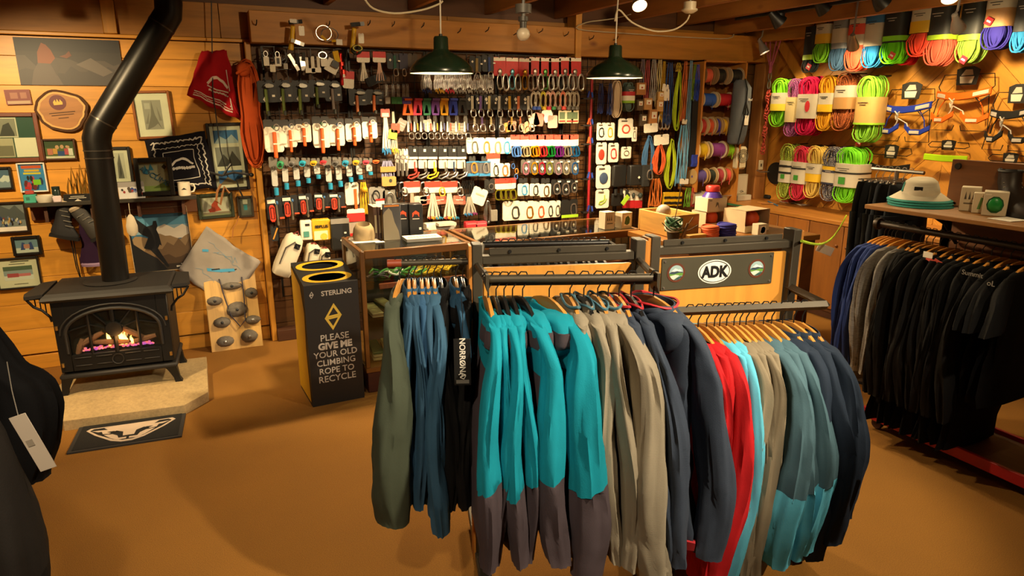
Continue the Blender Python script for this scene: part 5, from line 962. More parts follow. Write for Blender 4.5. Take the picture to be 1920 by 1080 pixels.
sl = [(1000, WH, '#2a4aa0', 'white and blue'), (1008, '#d8d0bc', '#2a4aa0', 'cream and blue'), (1018, '#e0d03c', '#d8b01c', 'yellow'), (1027, '#e8b8a0', '#c9283c', 'peach and red'), (1036, '#d8a08a', '#3a8a4a', 'pink and green'), (1046, '#b8a88c', '#6a5f4c', 'tan'), (1055, '#e07a5a', '#c93a2c', 'coral'), (1064, '#c9bca0', '#5a5244', 'pale tan'), (1073, '#a89a84', '#4a4438', 'grey'), (1080, '#b8aa90', '#5a5244', 'beige')]
for i, (x, c, c2, nm) in enumerate(sl): hang('sewn_runner', '%s sewn runner right of the black diamond cards' % nm, 'sling', 'sewn runners in the second row', (x-6, 172, x+6, 208), [('runner', 'sling', c, 0, .45, 1, .9, .014), ('rubber_keeper', 'tube', c2, 0, .85, .7, .18)])
for i, (x, y, c, nm) in enumerate([(1012, 222, '#e0806a', 'salmon'), (1023, 215, WH, 'white'), (1036, 226, '#e6a08c', 'pale salmon'), (997, 224, '#e8cfae', 'cream')]): hang('price_tag', '%s paper tag hanging below the sewn runners' % nm, 'tag', None, (x-9, y-10, x+9, y+14), [('tag', 'card', c, 0, .5, 1, 1), ('string', 'tube', '#8f7a5c', 0, -.1, .05, .3)], Y=GY-.02, roll=rnd(-.4, .4), peg=False)
for i, x in enumerate((1054, 1068, 1078)): hang('picture_card', 'small picture card under the runners, %s' % nth(i, 3), 'card', 'picture cards under runners', (x-7, 205, x+7, 231), [('card', 'card', '#c9b890', 0, .5, 1, 1), ('picture', 'plate', '#5a6a4a', 0, .45, .7, .5), ('band', 'plate', '#b03a2c', 0, .85, .8, .12)])
for i, (x, c, rl) in enumerate([(757, '#8d867a', .5), (800, '#a8a090', -.2), (850, '#8f8878', .05), (865, '#7d766a', 0)]): hang('grey_tag_card', 'grey printed card among the metal nuts, %s' % nth(i, 4), 'card', 'grey cards in the third row', (x-8, 224+(i > 1)*6, x+8, 246+(i > 1)*6), [('card', 'card', c, 0, .5, 1, 1), ('line', 'plate', '#d8d0bc', 0, .35, .8, .04), ('line', 'plate', '#d8d0bc', 0, .6, .8, .04)], Y=GY-.01, roll=rl, peg=False)
for i, x in enumerate((766, 778, 790, 803, 815, 828, 840, 856, 872)): hang('cone_nut_set', 'steel nut set with white cone among grey cards, %s' % nth(i, 9), 'nut', 'steel nut sets in the third row', (x-6, 215, x+6, 260), [('wires', 'strands', 'STEEL', 0, .3, .6, .6, .01), ('cone', 'cone', WH, -.25, .5, .4, .42), ('colour_sleeve', 'tube', ['#c9482c', '#d8a83c', '#5a5f8c'][i % 3], .2, .5, .2, .3), ('carabiner', 'biner', 'STEEL', .05, .88, .9, .26)])
for i, (x, y, c, nm) in enumerate([(742, 240, '#d8482c', 'orange red'), (738, 252, '#b8c83c', 'lime'), (952, 238, '#e0983c', 'amber'), (982, 240, '#e0a878', 'peach'), (960, 236, '#d87a5a', 'coral')]): hang('paper_tag', '%s hanging tag in the third row of gear' % nm, 'tag', None, (x-8, y-9, x+8, y+9), [('tag', 'card', c, 0, .5, 1, 1), ('eyelet', 'ring', 'STEEL', 0, .12, .2, .2)], Y=GY-.03, roll=rnd(-.5, .5), peg=False)
hang('rope_ladder', 'white sling bundle with red header and blue ends', 'sling', None, (710, 203, 731, 290), [('slings', 'bundle', WH, 0, .5, .9, .8, .03), ('header', 'card', '#d86a5a', 0, .1, .8, .18), ('header_label', 'plate', WH, 0, .14, .6, .08), ('blue_ends', 'tips', '#2a7ab0', -.1, .9, .9, .2, .03)]); hang('rope_ladder', 'white sling bundle with golden ends', 'sling', None, (729, 203, 742, 288), [('slings', 'bundle', '#d8cdb4', 0, .5, 1., .84, .03), ('golden_ends', 'tips', '#d8a81c', 0, .92, 1.1, .18, .03)])
wc = [(886, 'm#8f8a78', 'bronze'), (909, '#e07a1c', 'orange'), (930, 'm#d8c08a', 'champagne'), (947, '#2a8ab8', 'cyan')]
row('white_carded_carabiner', '# carabiner on white card, third row', 'carabiner', 'carabiners on white cards, third row', [(x-12, 258, x+12, 288, c, nm) for x, c, nm in wc], lambda c: [('card', 'card', WH, 0, .5, 1, 1), ('carabiner', 'biner', c, .15, .62, .5, .72, .012)], 3, lambda c: [('card', 'card', CR_, 0, .5, 1, 1)])
rh = [(966, '#3a6ab0', 'blue and yellow'), (983, 'm#d8c89a', 'champagne'), (1000, 'm#e0a81c', 'golden'), (1014, 'm#d83a3c', 'red'), (1029, 'm#1f9a3c', 'green'), (1046, 'm#8a2f9a', 'purple'), (1060, 'm#a89f8c', 'grey'), (1075, 'm#2a7ab8', 'blue')]
row('rack_pack_carabiner', '# carabiner rack under red and white header', 'carabiner', 'carabiner racks under red headers', [(x-9, 253, x+9, 294, c, nm) for x, c, nm in rh], lambda c: [('header', 'card', WH, 0, .25, 1, .5), ('red_band', 'plate', '#d8503c', 0, .1, 1, .22), ('carabiner', 'biner', c, -.05, .76, .8, .46, .02), ('carabiner', 'biner', c, .15, .74, .8, .46, .02)], 2, lambda c: [('header', 'card', CR_, 0, .25, 1, .5), ('carabiner', 'biner', c, -.05, .76, .8, .46, .02)])
bh = [(774, '#d83a2c', 'red'), (793, 'm#b0a898', 'grey'), (811, '#e0b81c', 'yellow'), (831, 'm#c9c2b4', 'silver'), (848, 'm#3a5a9a', 'blue'), (865, 'm#8f8a80', 'dark')]
row('carded_wire_gate', '# gate hook on black and white card, fourth row', 'carabiner', 'hooks on black and white cards', [(x-9, 274, x+9, 335, c, nm) for x, c, nm in bh], lambda c: [('card', 'card', BK, 0, .2, 1, .4), ('white_foot', 'plate', WH, 0, .36, .95, .07), ('mark', 'plate', WH, .15, .13, .25, .08), ('lower_card', 'card', CR_, -.1, .55, .85, .26), ('gate', 'tube', c, .1, .62, .14, .3), ('hook', 'hook', 'STEEL' if c.startswith('m') else c, -.1, .82, 1.3, .34, .02)], 2, lambda c: [('card', 'card', '#3a3732', 0, .2, 1, .4), ('lower_card', 'card', '#c9bb9c', -.1, .55, .85, .26)])
hang('brown_card_set', 'brown card holding a row of short striped cords', 'cord', None, (711, 298, 739, 348), [('header', 'plate', '#3a2f24', 0, .05, .9, .1), ('cords', 'strands', '#8a8aa8', 0, .5, .9, .85, .012), ('card_band', 'plate', '#c08a44', 0, .38, 1, .2, .014), ('card_foot', 'card', '#c99550', 0, .82, .95, .36, .016), ('round_mark', 'oval', '#3a3a2c', .1, .8, .22, .14)])
for i, x in enumerate((744, 752, 760)): hang('steel_bolt', 'steel bolt hanger strip, %s, beside the brown cord card' % nth(i, 3), 'bolt', 'steel bolts by the brown card', (x-5, 279, x+5, 330), [('strip', 'card', WH if i == 2 else '#a39c8e', 0, .4, .9, .8), ('bolt', 'tube', 'STEEL', 0, .75, .5, .5), ('hanger', 'ring', 'STEEL', 0, .3, .9, .2)])
row('blue_blister', '# carabiner in blue edged blister pack', 'carabiner', 'blue edged blister packs', [(873, 293, 897, 330, '#e0801c', 'orange'), (897, 293, 919, 330, 'm#c9c2b4', 'silver')], lambda c: [('hang_card', 'card', '#3a3834', 0, .15, .5, .3), ('pack', 'card', '#5a5a5c', 0, .62, 1, .75), ('blue_edge', 'plate', '#3a8ac0', 0, .93, 1, .14), ('blue_top', 'plate', '#3a8ac0', 0, .28, 1, .06), ('carabiner', 'biner', c, .1, .58, .5, .5, .014)], 1, lambda c: [('pack', 'card', '#4a4a4c', 0, .62, 1, .75)])
hang('red_header_pack', 'red and white header card above the blue blister packs', 'card', None, (912, 287, 937, 308), [('card', 'card', WH, 0, .5, 1, 1), ('red_header', 'plate', '#d8452f', 0, .25, 1, .5)]); row('white_carded_carabiner', '# carabiner on white card, fourth row', 'carabiner', 'carabiners on white cards, fourth row', [(918, 306, 937, 331, 'm#4a463f', 'black'), (934, 306, 956, 331, '#d8601c', 'orange')], lambda c: [('card', 'card', WH, 0, .5, 1, 1), ('carabiner', 'biner', c, .1, .55, .5, .75, .012)], 2, lambda c: [('card', 'card', CR_, 0, .5, 1, 1)])
hang('mini_biner_string', 'string of tiny blue and orange carabiners', 'carabiner', None, (957, 300, 968, 336), [('string', 'tube', '#2a2622', 0, .5, .1, 1), ('carabiner', 'biner', '#3a6ab0', -.2, .3, .6, .25), ('carabiner', 'biner', '#e0801c', .2, .55, .6, .25), ('carabiner', 'biner', '#3a6ab0', -.1, .82, .6, .25)])
cl = [(985, 'm#d88aa0', 'pink'), (1001, 'm#e0a81c', 'yellow'), (1015, 'm#d8324c', 'red'), (1029, 'm#a8b04a', 'olive'), (1046, 'm#c9a0b0', 'lilac'), (1060, 'm#cfc4a4', 'champagne'), (1077, 'm#3a7ac9', 'blue')]
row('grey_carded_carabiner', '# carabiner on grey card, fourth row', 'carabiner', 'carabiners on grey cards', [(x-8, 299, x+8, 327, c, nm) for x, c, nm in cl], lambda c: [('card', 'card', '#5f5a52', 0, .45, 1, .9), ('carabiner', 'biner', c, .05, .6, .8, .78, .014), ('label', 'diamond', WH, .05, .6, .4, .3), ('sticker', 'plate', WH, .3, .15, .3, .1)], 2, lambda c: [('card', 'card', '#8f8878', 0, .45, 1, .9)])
for i, (x, cc, nm) in enumerate([(770, '#c9a48c', 'pale strap'), (809, '#c9c0ac', 'coloured tip'), (840, '#d8cfb8', 'wide coloured tip')]):
    tips = [('tips', 'tips', ['#c9482c', '#d8a81c', '#2a8ab0'][k_], -.2+.2*k_, .93, .5, .1, .03) for k_ in range(3)] if i else []
    hang('header_sling_bundle', '%s sling bundle under red and white header, fifth row' % nm, 'sling', 'sling bundles under red headers', (x-15, 339, x+15, 411), [('bundle', 'bundle', cc, 0, .64, .9 if i else .6, .66, .04), ('header', 'card', WH, 0, .15, 1, .3), ('red_band', 'plate', '#d8402f', 0, .08, 1, .15)]+tips)
for i, (x, c) in enumerate([(799, '#e0705a'), (824, '#e0705a'), (862, '#dc7a64'), (788, '#d8ccb8')]): hang('salmon_tag', ('salmon tag between sling bundles, %s' % nth(i, 3)) if i < 3 else 'pale paper tag beside the pale strap bundle', 'tag', None, (x-12, 367, x+12, 383), [('tag', 'card', c, 0, .5, 1, 1), ('print', 'plate', '#e8d8c8', 0, .5, .6, .12)], Y=GY-.01, roll=rnd(-.15, .15), peg=False)
for i, (x, c) in enumerate([(745, 'DK'), (792, 'STEEL'), (822, '#d8a81c'), (856, 'STEEL'), (752, 'STEEL')]): hang('single_carabiner', '%s loose carabiner hanging in the fifth row' % ['black', 'silver', 'yellow', 'second silver', 'small silver'][i], 'carabiner', None, (x-6, 340, x+6, 366 if i else 384), [('carabiner', 'biner', c, 0, .4, 1, .7), ('carabiner', 'biner', c, .2, .7, 1, .6)])
hang('clip_bundle', 'dark bundle of clips with coloured rubber tips', 'quickdraw', None, (862, 338, 890, 402), [('clips', 'cluster', 'DK', 0, .25, 1, .5, .03), ('label', 'card', '#3a3732', 0, .5, .4, .22), ('diamond_mark', 'diamond', WH, 0, .52, .12, .06), ('strands', 'bundle', '#a89f8c', 0, .72, 1, .5, .03), ('tips', 'tips', '#8a2f6a', .2, .95, .6, .12, .03), ('tips', 'tips', '#2a7ab0', -.2, .95, .6, .12, .03)])
hang('tilted_white_card', 'white square card hanging tilted above grey wire coil', 'card', None, (889, 353, 917, 384), [('card', 'card', WH, 0, .5, 1, 1), ('print', 'plate', '#b8ac94', .05, .4, .6, .1)], Y=GY-.03, roll=.4)
hang('wire_coil', 'grey wire coil low behind the glass counter', 'cable', None, (904, 376, 928, 418), [('coil', 'coil', 'STEEL', -.1, .5, .7, 1, .03), ('bag', 'box', '#8f8778', .3, .65, .5, .5, .02)])
hang('grey_device_card', 'black card with round steel device right of clip bundle', 'belay device', None, (908, 336, 926, 362), [('card', 'card', '#2b2926', 0, .5, 1, 1), ('device', 'ring', 'STEEL', .1, .5, .6, .5)]); 
hang('lime_biner_rack', 'yellow green carabiners under long red and white header', 'carabiner', None, (928, 335, 967, 374), [('header', 'card', WH, 0, .25, 1, .5), ('red_band', 'plate', '#d8402f', 0, .1, 1, .24)]+[('carabiner', 'biner', 'm#a8a02c', -.35+.2*k_, .75, .36, .48, .02) for k_ in range(4)])
row('white_carded_carabiner', '# carabiner on white card with black tab, fifth row', 'carabiner', 'carabiners on white cards, fifth row', [(970, 334, 991, 367, '#2a8ac0', 'blue'), (993, 334, 1012, 367, 'm#4a4640', 'black'), (1012, 334, 1033, 369, 'm#8a6a44', 'brown')], lambda c: [('black_tab', 'card', '#2a2825', 0, .14, .75, .28), ('card', 'card', WH, 0, .65, 1, .7), ('carabiner', 'biner', c, .1, .68, .5, .52, .012)], 2, lambda c: [('card', 'card', CR_, 0, .65, 1, .7)])
row('black_carded_carabiner', 'silver oval carabiner on black card, fifth row', 'carabiner', 'silver carabiners on black cards', [(1033, 337, 1052, 366, 0), (1050, 337, 1069, 367, 0), (1068, 337, 1083, 362, 0)], lambda c: [('card', 'card', BK, 0, .45, 1, .95), ('carabiner', 'biner', 'STEEL', .05, .58, .75, .7, .014), ('diamond_mark', 'diamond', WH, .05, .6, .25, .2), ('sticker', 'plate', WH, .25, .12, .3, .1)], 2, lambda c: [('card', 'card', '#4a463f', 0, .45, 1, .95)])
row('white_carded_carabiner', '# carabiner on white card, lowest row', 'carabiner', 'carabiners on white cards, lowest row', [(945, 377, 976, 413, 'm#6a665c', 'grey'), (974, 377, 1002, 412, 'm#d8901c', 'golden'), (998, 377, 1022, 410, '#d8521c', 'red orange'), (1020, 377, 1037, 408, 'm#5a564e', 'dark grey'), (1034, 376, 1051, 407, 'm#77736a', 'steel')], lambda c: [('card', 'card', WH, -.05, .5, 1.05, 1), ('carabiner', 'biner', c, .2, .6, .48, .6, .012)], 5, lambda c: [('card', 'card', CR_, -.05, .5, 1.05, 1)], .016)
hang('lime_edge_card', 'black card with lime edge at the right of lowest row', 'carabiner', None, (1052, 374, 1083, 408), [('card', 'card', BK, 0, .45, 1, .9), ('carabiner', 'biner', 'STEEL', .25, .55, .4, .6, .014), ('lime_edge', 'plate', '#a8d02c', 0, .9, 1, .16)]); 
for i, (x, c) in enumerate([(880, '#d8343c'), (897, '#d8404a')]): hang('red_pack', 'red pack behind the glass counter, %s' % ('left', 'right')[i], 'pack', 'red packs behind the counter', (x-11, 414, x+11, 426), [('pack', 'box', c, 0, .5, 1, 1, .06), ('band', 'plate', '#e07a7a', 0, .3, .8, .2)], peg=False)
hang('white_envelope_stack', 'pile of white envelopes behind the glass counter', 'papers', None, (793, 412, 847, 428), [('stack', 'box', WH, 0, .6, 1, .8, .1), ('top_sheet', 'plate', '#cfc6b2', .1, .2, .6, .3, .08)], peg=False)
# ================================================================ right bays of the gear wall
random.seed(31)
tag(MB().tube([(0, 0, 0), (0, 0, -1.35)], .012, 6).build('red_edge_pole', mat('#a81c24', .5), None, (onY(1110, 140, 5.36).x, 5.36, 2.12)), 'red upright edge pole between gear wall bays', 'pole')
for i, (y, c) in enumerate([(180, '#2a3a8c'), (230, '#d85a1c'), (265, '#d86a2c'), (330, '#2a4aa0'), (392, '#2a3a9a')]):
    hang('small_shelf_clip', 'small dark peg shelf with coloured clips, %s from the top' % ORD[i].replace('leftmost', 'first'), 'shelf', 'peg shelves in the empty bay', (1090, y-12, 1109, y+8), [('shelf', 'plate', '#2a2622', 0, .85, 1.1, .12, .05), ('clip', 'strap', c, -.1, .45, .14, .6, .01, .3), ('clip', 'strap', '#2a4aa8', .2, .5, .14, .5, .01, -.2)], Y=5.4, peg=False)
def cord(label, x0, y0, x1, y1, c, kind='strands', Y=GY, tagc=None, cat='cord', grp=None, dep=.03):
    sp = [('cord', kind, c, 0, .5, 1, 1, dep)]
    if tagc: sp.append(('tag', 'card', tagc, .1, .55, .7, .16))
    return hang('hanging_cord', label, cat, grp, (x0, y0, x1, y1), sp, Y)
cord('dark blue slings left of the cream rope', 1120, 157, 1131, 214, '#1f2f6a'); cord('navy sling beside the cream rope', 1138, 157, 1148, 216, '#2a3f7a')
def rope_bundle(name, label, x0, y0, x1, y1, c, place, rotz, label_rng=None, lcols=(), spk=False, cat='rope', r=.0055, loops=9, group=None, extra=None, fat=.45):
    """rope in a lengthwise coil with a paper sleeve; (x0..y1) pixel box on the plane given by place(x, y)"""
    t, b = place((x0+x1)/2, y0), place((x0+x1)/2, y1); l, q = place(x0, (y0+y1)/2), place(x1, (y0+y1)/2)
    h = t.z-b.z; wd = (q-l).length; o = thing(name, label, cat, (t.x, t.y, t.z), rotz, group)
    m = MB(); rr = random.Random(int(x0*7+y0)); za, zb = label_rng or (.4, .5)
    def pinch(z):                        # the sleeve gathers the coil
        u = -z/h; mid = (za+zb)/2; hw_ = (zb-za)/2
        return .74 if abs(u-mid) < hw_ else min(1, .74+.26*min(1, (abs(u-mid)-hw_)/.12))
    for i in range(loops):
        a = wd/2*(.18+.8*((i*5) % loops+.5)/loops); yo = fat*wd*math.sin(i*2.4); dz = h*.02*rr.uniform(0, 1)+h*.10*(1-a/(wd/2)); ph = rr.uniform(-.1, .1)
        pth = []
        for k_ in range(24):
            tt = 2*PI*k_/24; z = -h/2+(h/2-dz)*math.copysign(abs(math.sin(tt))**.8, math.sin(tt)); pth.append((a*math.copysign(abs(math.cos(tt))**.75, math.cos(tt))*pinch(z)+.004*math.sin(3*tt+i), yo*pinch(z)*.8+.004*math.cos(2*tt+i*2), z))
        m.tube(pth, r, 6, True)
    m.loft([[Vector((wd*.43*s*pinch(z)*math.cos(t_), wd*fat*.8*s*pinch(z)*math.sin(t_), z)) for t_ in [2*PI*j/10 for j in range(10)]] for z, s in ((-.05*h, .35), (-.1*h, .72), (-.3*h, .97), (-.7*h, .97), (-.9*h, .72), (-.95*h, .35))])
    m.build('rope_coil', mat(c, .8, 0, 'speckle') if spk else mat(c, .8, 0, 'cloth'), o, smooth=1.2)
    if label_rng:
        def sleeve(u0, u1, cc, k_=1., nm='paper_sleeve', pa_=o):
            n_ = 16; prof = lambda t_: (wd*.44*k_*math.copysign(abs(math.cos(t_))**.6, math.cos(t_)), wd*(fat*.8+.10)*k_*math.copysign(abs(math.sin(t_))**.7, math.sin(t_)))
            return MB().loft([[Vector((*prof(2*PI*j/n_), -u*h)) for j in range(n_)] for u in (u0, (u0+u1)/2, u1)]).build(nm, mat(cc, .6), pa_, smooth=.9)
        ps = sleeve(za, zb, lcols[0])
        for j, (u0, u1, cc) in enumerate(lcols[1:]): sleeve(za+(zb-za)*u0, za+(zb-za)*u1, cc, 1.02+.004*j, 'sleeve_band', ps)
        yf = -wd*(fat*.8+.10)*1.045
        ink = mat('#2a2622' if lin(lcols[0])[0] > .2 else '#b8b0a0', .6)
        for u, w_ in ((.2, .4), (.28, .25)): MB().box((0, yf, -(za+(zb-za)*u)*h), (wd*w_, .001, .005)).build('sleeve_print', ink, ps, smooth=0)
        if extra == 'oval': MB().prism([(wd*.18+wd*.1*math.cos(t_), -(za+zb)/2*h+.05*math.sin(t_)) for t_ in [2*PI*j/12 for j in range(12)]], yf-.001, yf).build('red_oval', mat('#c0242c', .6), ps, smooth=0)
        if extra == 'sq': MB().prism([(wd*q_[0], -(za+(zb-za)*.72)*h+wd*q_[1]) for q_ in ((-.12, -.1), (.1, -.1), (.1, .1), (-.12, .1))], yf-.001, yf).build('green_square', mat('#3a8a2c', .6), ps, smooth=0)
    return o
back = lambda x, y: onY(x, y, GY)
rope_bundle('accessory_rope', 'cream rope hank right of the navy sling', 1148, 150, 1166, 222, '#c9b090', back, 0, loops=6, fat=.3); rope_bundle('accessory_rope', 'grey green rope with red and white band', 1166, 154, 1190, 210, '#5a6a62', back, 0, (.15, .7), ('#2b3a34', (.3, .55, '#b8242c'), (.55, .85, WH), (.85, 1, '#8fc02c')), loops=6, fat=.35)
for i, (x0, y0, x1, y1, c) in enumerate([(1191, 155, 1208, 178, '#a8703a'), (1205, 184, 1220, 206, '#c08a50'), (1192, 187, 1203, 207, '#5a4630'), (1215, 205, 1230, 236, '#b87a40'), (1229, 188, 1241, 209, '#c99a5c'), (1198, 214, 1210, 236, '#4a3a28'), (1231, 172, 1242, 188, '#d8a860')]):
    hang('cord_spool_box', 'brown boxed cord card in the right bay, %s' % nth(i, 7), 'box', 'brown boxed cords', (x0, y0, x1, y1), [('box', 'box', c, 0, .5, 1, 1, .03), ('label', 'plate', WH, .05, .35, .6, .4), ('dot', 'oval', '#b8482c', .05, .4, .2, .14)], Y=GY-.02)
def white_card(i, x0, y0, x1, y1, c, lab, shape='biner', bk=2):
    hang('carded_device', lab, 'belay device', None, (x0, y0, x1, y1), [('card', 'card', WH, 0, .5, 1, 1), ('device', shape, c, 0, .55, .6, .5, .014), ('print', 'plate', '#5a5244', -.15, .13, .4, .05)])
    behind('carded_device', 'cream card behind the '+lab, 'belay device', 'cards behind the right bay devices', (x0, y0, x1, y1), [('card', 'card', CR_, 0, .5, 1, 1)], bk)
for a in [(0, 1119, 230, 1136, 263, '#1c1b19', 'white card with black figure device'), (1, 1136, 230, 1152, 263, '#d8a81c', 'white card with golden figure device'), (2, 1160, 222, 1187, 258, '#c9482c', 'wide white card with small red device', 'ring'), (3, 1118, 267, 1137, 308, '#b83a24', 'white card with red handled device', 'ball'), (4, 1141, 268, 1160, 304, '#c0342c', 'white card with narrow red device', 'biner'), (5, 1165, 275, 1183, 297, 'm#a8a090', 'small white card with steel ring', 'ring'), (6, 1118, 310, 1145, 353, '#3f4f6a', 'large white card with blue grey device', 'ball'), (7, 1117, 355, 1142, 390, '#a8c83c', 'white card with lime device at the bottom', 'hook'), (8, 1185, 238, 1194, 265, '#8f8778', 'narrow white card edge')]: white_card(*a)
hang('black_device_rack', 'black bundle of carded devices with steel clip', 'belay device', None, (1147, 306, 1204, 350), [('pack', 'box', '#1b1a18', -.3, .5, .4, .9, .05), ('pack', 'box', '#232220', .1, .48, .4, .85, .06), ('strap', 'strap', '#2b2a27', .38, .5, .2, .9, .03), ('diamond_mark', 'diamond', WH, .12, .55, .08, .12), ('clip', 'biner', 'STEEL', .42, .45, .2, .4)])
hang('lime_glove', 'black glove with lime trim at the bottom of right bay', 'glove', None, (1145, 354, 1168, 387), [('palm', 'box', '#1a1917', 0, .6, .9, .7, .03), ('finger', 'tube', '#1a1917', -.3, .15, .22, .35), ('finger', 'tube', '#1a1917', 0, .12, .22, .35), ('finger', 'tube', '#1a1917', .3, .17, .22, .35), ('lime_trim', 'strap', '#a8d02c', .1, .55, .3, .6, .006, .7)])
row('red_white_pack', 'white and red carded pack low in the right bay', 'pack', 'white and red packs', [(1168, 353, 1182, 390, 0), (1182, 353, 1191, 390, 0), (1191, 353, 1205, 390, 0)], lambda c: [('card', 'card', WH, 0, .5, 1, 1), ('red_foot', 'plate', '#c8282c', 0, .8, 1, .38), ('device', 'ball', '#2f3a34', 0, .35, .5, .3)], 1, lambda c: [('card', 'card', CR_, 0, .5, 1, 1)])
for i, (x0, y0, x1, y1, c, nm, kd) in enumerate([
    (1199, 112, 1209, 180, '#8a7a86', 'mauve grey thin cord', 'strands'), (1208, 114, 1219, 200, '#b04a4a', 'dusty red thin cord', 'strands'), (1219, 112, 1231, 190, '#a8a098', 'silver grey thin cord', 'strands'), (1230, 113, 1242, 200, '#d8c48a', 'cream yellow cord', 'strands'), (1240, 117, 1248, 230, '#d8a81c', 'golden cord', 'strands'),
    (1247, 119, 1263, 236, '#1f3f7a', 'navy blue long slings', 'strands'), (1263, 135, 1282, 243, '#b8d01c', 'bright lime cord hank', 'coil'), (1266, 118, 1276, 135, '#d8b83c', 'short yellow cord stub', 'strands'), (1279, 117, 1289, 232, '#e0743c', 'orange cord hank', 'strands'), (1290, 117, 1299, 345, '#7ab0d0', 'long light blue slings', 'strands'), (1298, 122, 1305, 190, '#7a9a24', 'olive green slings', 'strands'), (1303, 122, 1312, 190, '#2a4ac0', 'royal blue slings', 'strands'),
    (1299, 150, 1309, 312, '#1a1918', 'long black daisy chain', 'strap'), (1203, 255, 1230, 328, '#3f6a94', 'steel blue cord loop', 'coil'), (1222, 270, 1250, 326, '#e0602c', 'bright orange knotted cord', 'coil'), (1246, 262, 1271, 352, '#b8c81c', 'lime yellow cord hank', 'coil'), (1270, 236, 1291, 348, '#6aa8cc', 'sky blue sling bundle', 'strands'), (1216, 335, 1240, 388, '#e07a2c', 'amber orange cord hank', 'strands'),
    (1282, 352, 1296, 388, '#6aa824', 'leaf green cord hank', 'strands'), (1295, 352, 1302, 388, '#b82c34', 'crimson cord hank', 'strands'), (1297, 290, 1305, 312, '#2a3aa0', 'short blue strap', 'strap')]):
    cord(nm+' in the right bay', x0, y0, x1, y1, c, kd, GY-.015*(i % 3), None, grp=None)
for i, (x, y, w_, h_) in enumerate([(1220, 240, 26, 17), (1240, 262, 28, 20), (1250, 178, 10, 22), (1283, 340, 16, 10), (1284, 228, 9, 9), (1249, 165, 12, 14)]): hang('white_header_card', 'white header card among the cords, %s' % nth(i, 6), 'card', 'white cards among the cords', (x-w_/2, y-h_/2, x+w_/2, y+h_/2), [('card', 'card', WH, 0, .5, 1, 1), ('hole', 'oval', '#5a4a34', 0, .15, .12, .12)], Y=GY-.05, roll=rnd(-.2, .2))
for i in range(3): hang('yellow_black_cord_pack', 'yellow and black cord pack, %s' % nth(i, 3), 'cord', 'yellow and black cord packs', (1242+i*11, 360, 1254+i*11, 388), [('pack', 'box', '#e0b01c', 0, .45, 1, .9, .03), ('black_band', 'plate', BK, 0, .35, 1, .16), ('black_band', 'plate', BK, 0, .7, 1, .16)])
for i, x in enumerate((1236, 1243, 1249)): hang('steel_swivel', 'steel swivel under the cream cord, %s' % nth(i, 3), 'carabiner', 'steel swivels', (x-4, 215, x+4, 242), [('swivel', 'biner', 'STEEL', 0, .5, 1.2, 1)])
# spool rack
SX0, SX1 = onY(1308, 240, 5.3).x, onY(1383, 240, 5.3).x; sxc = (SX0+SX1)/2; shw = (SX1-SX0)/2
sr = thing('spool_rack', 'open pine rack holding rows of cord spools', 'rack', (sxc, 5.36, 0)); SP = mat('#b8762e', .5, 0, 'wood', 2)
for x, nm in ((shw, 'side_panel'), (-shw-.01, 'side_panel')): MB().span(x-.01, x+.01, -.12, .16, .87 if x > 0 else 1.0, 2.22).build(nm, SP, sr)
MB().span(-shw, shw, .14, .16, .9, 2.22).build('back_panel', mat('#8a5624', .55, 0, 'wood', 2), sr); MB().span(-shw-.02, shw+.012, -.12, .16, 2.22-.02, 2.22).build('top_board', mat('#b8762e', .5, 0, 'wood', 0), sr)
SPZ = [onY(1345, y, 5.28).z for y in (142, 187, 236, 281, 329, 369)]
for z in SPZ: MB().tube([(-shw, -.06, z), (shw, -.06, z)], .008, 6).build('rod', STEEL, sr)
def spool(label, x0, x1, z, r, c, fl='#d8c49a', fr=1.35):
    xc = (x0+x1)/2; hl = (x1-x0)/2; o = thing('cord_spool', label, 'spool', (xc, 5.30, z), group='cord spools in the pine rack'); k_ = 12; prof = [(r*.2, -hl)]
    m = MB(); 
    for i in range(k_+1): prof.append((r*(1+.03*(i % 2)), -hl+.006+(2*hl-.012)*i/k_))
    prof.append((r*.2, hl)); m.lathe(prof, 22, (0, 0, 0), 'x'); m.build('wound_cord', mat(c, .6), o)
    for s in (-1, 1): MB().lathe([(.012, -.002), (r*fr*.98, -.003), (r*fr, 0), (r*fr*.98, .003), (.012, .002)], 26, (s*hl, 0, 0), 'x', False).build('flange', mat(fl, .6), o)
    MB().tube([(hl*.3, -r, 0), (hl*.35, -r*1.05, -.03), (hl*.3, -r*.98, -.09)], .003, 5).build('loose_end', mat(c, .7), o)
PXS = lambda x: onY(x, 240, 5.3).x
SROW = [
 [(1309, 1323, '#c9583c', 'coral', '#8a6a44'), (1331, 1347, '#1c1b19', 'black', '#a8845a'), (1356, 1377, '#232220', 'charcoal', '#b8a07c')],
 [(1309, 1333, '#2a5ab8', 'royal blue', '#d8c49a'), (1338, 1363, '#c0202c', 'red', '#d8c49a')],
 [(1306, 1317, '#c0342c', 'brick red', '#d8c08c'), (1320, 1331, '#d85a2c', 'orange', '#e0cfa4'), (1335, 1344, '#4a3a9a', 'violet', '#c9a870'), (1348, 1357, '#e0b01c', 'yellow', '#c9a870'), (1360, 1372, '#e0602c', 'vermilion', '#c9b48a')],
 [(1306, 1323, '#e0b81c', 'bright yellow', '#d8b87c'), (1330, 1356, '#8a3a8a', 'purple', '#d8c8a4'), (1359, 1373, '#8ac81c', 'lime', '#a87a44')],
 [(1304, 1325, '#5a4a8c', 'slate violet', '#b8945c'), (1329, 1342, '#232a20', 'dark green', '#b09060'), (1344, 1357, '#a83a44', 'maroon', '#c9b48a'), (1360, 1371, '#e0524a', 'salmon', '#a87a44')],
 [(1304, 1324, '#a8a296', 'silver grey', '#a08c6a'), (1331, 1355, '#c8242c', 'scarlet', '#b89a6a')]]
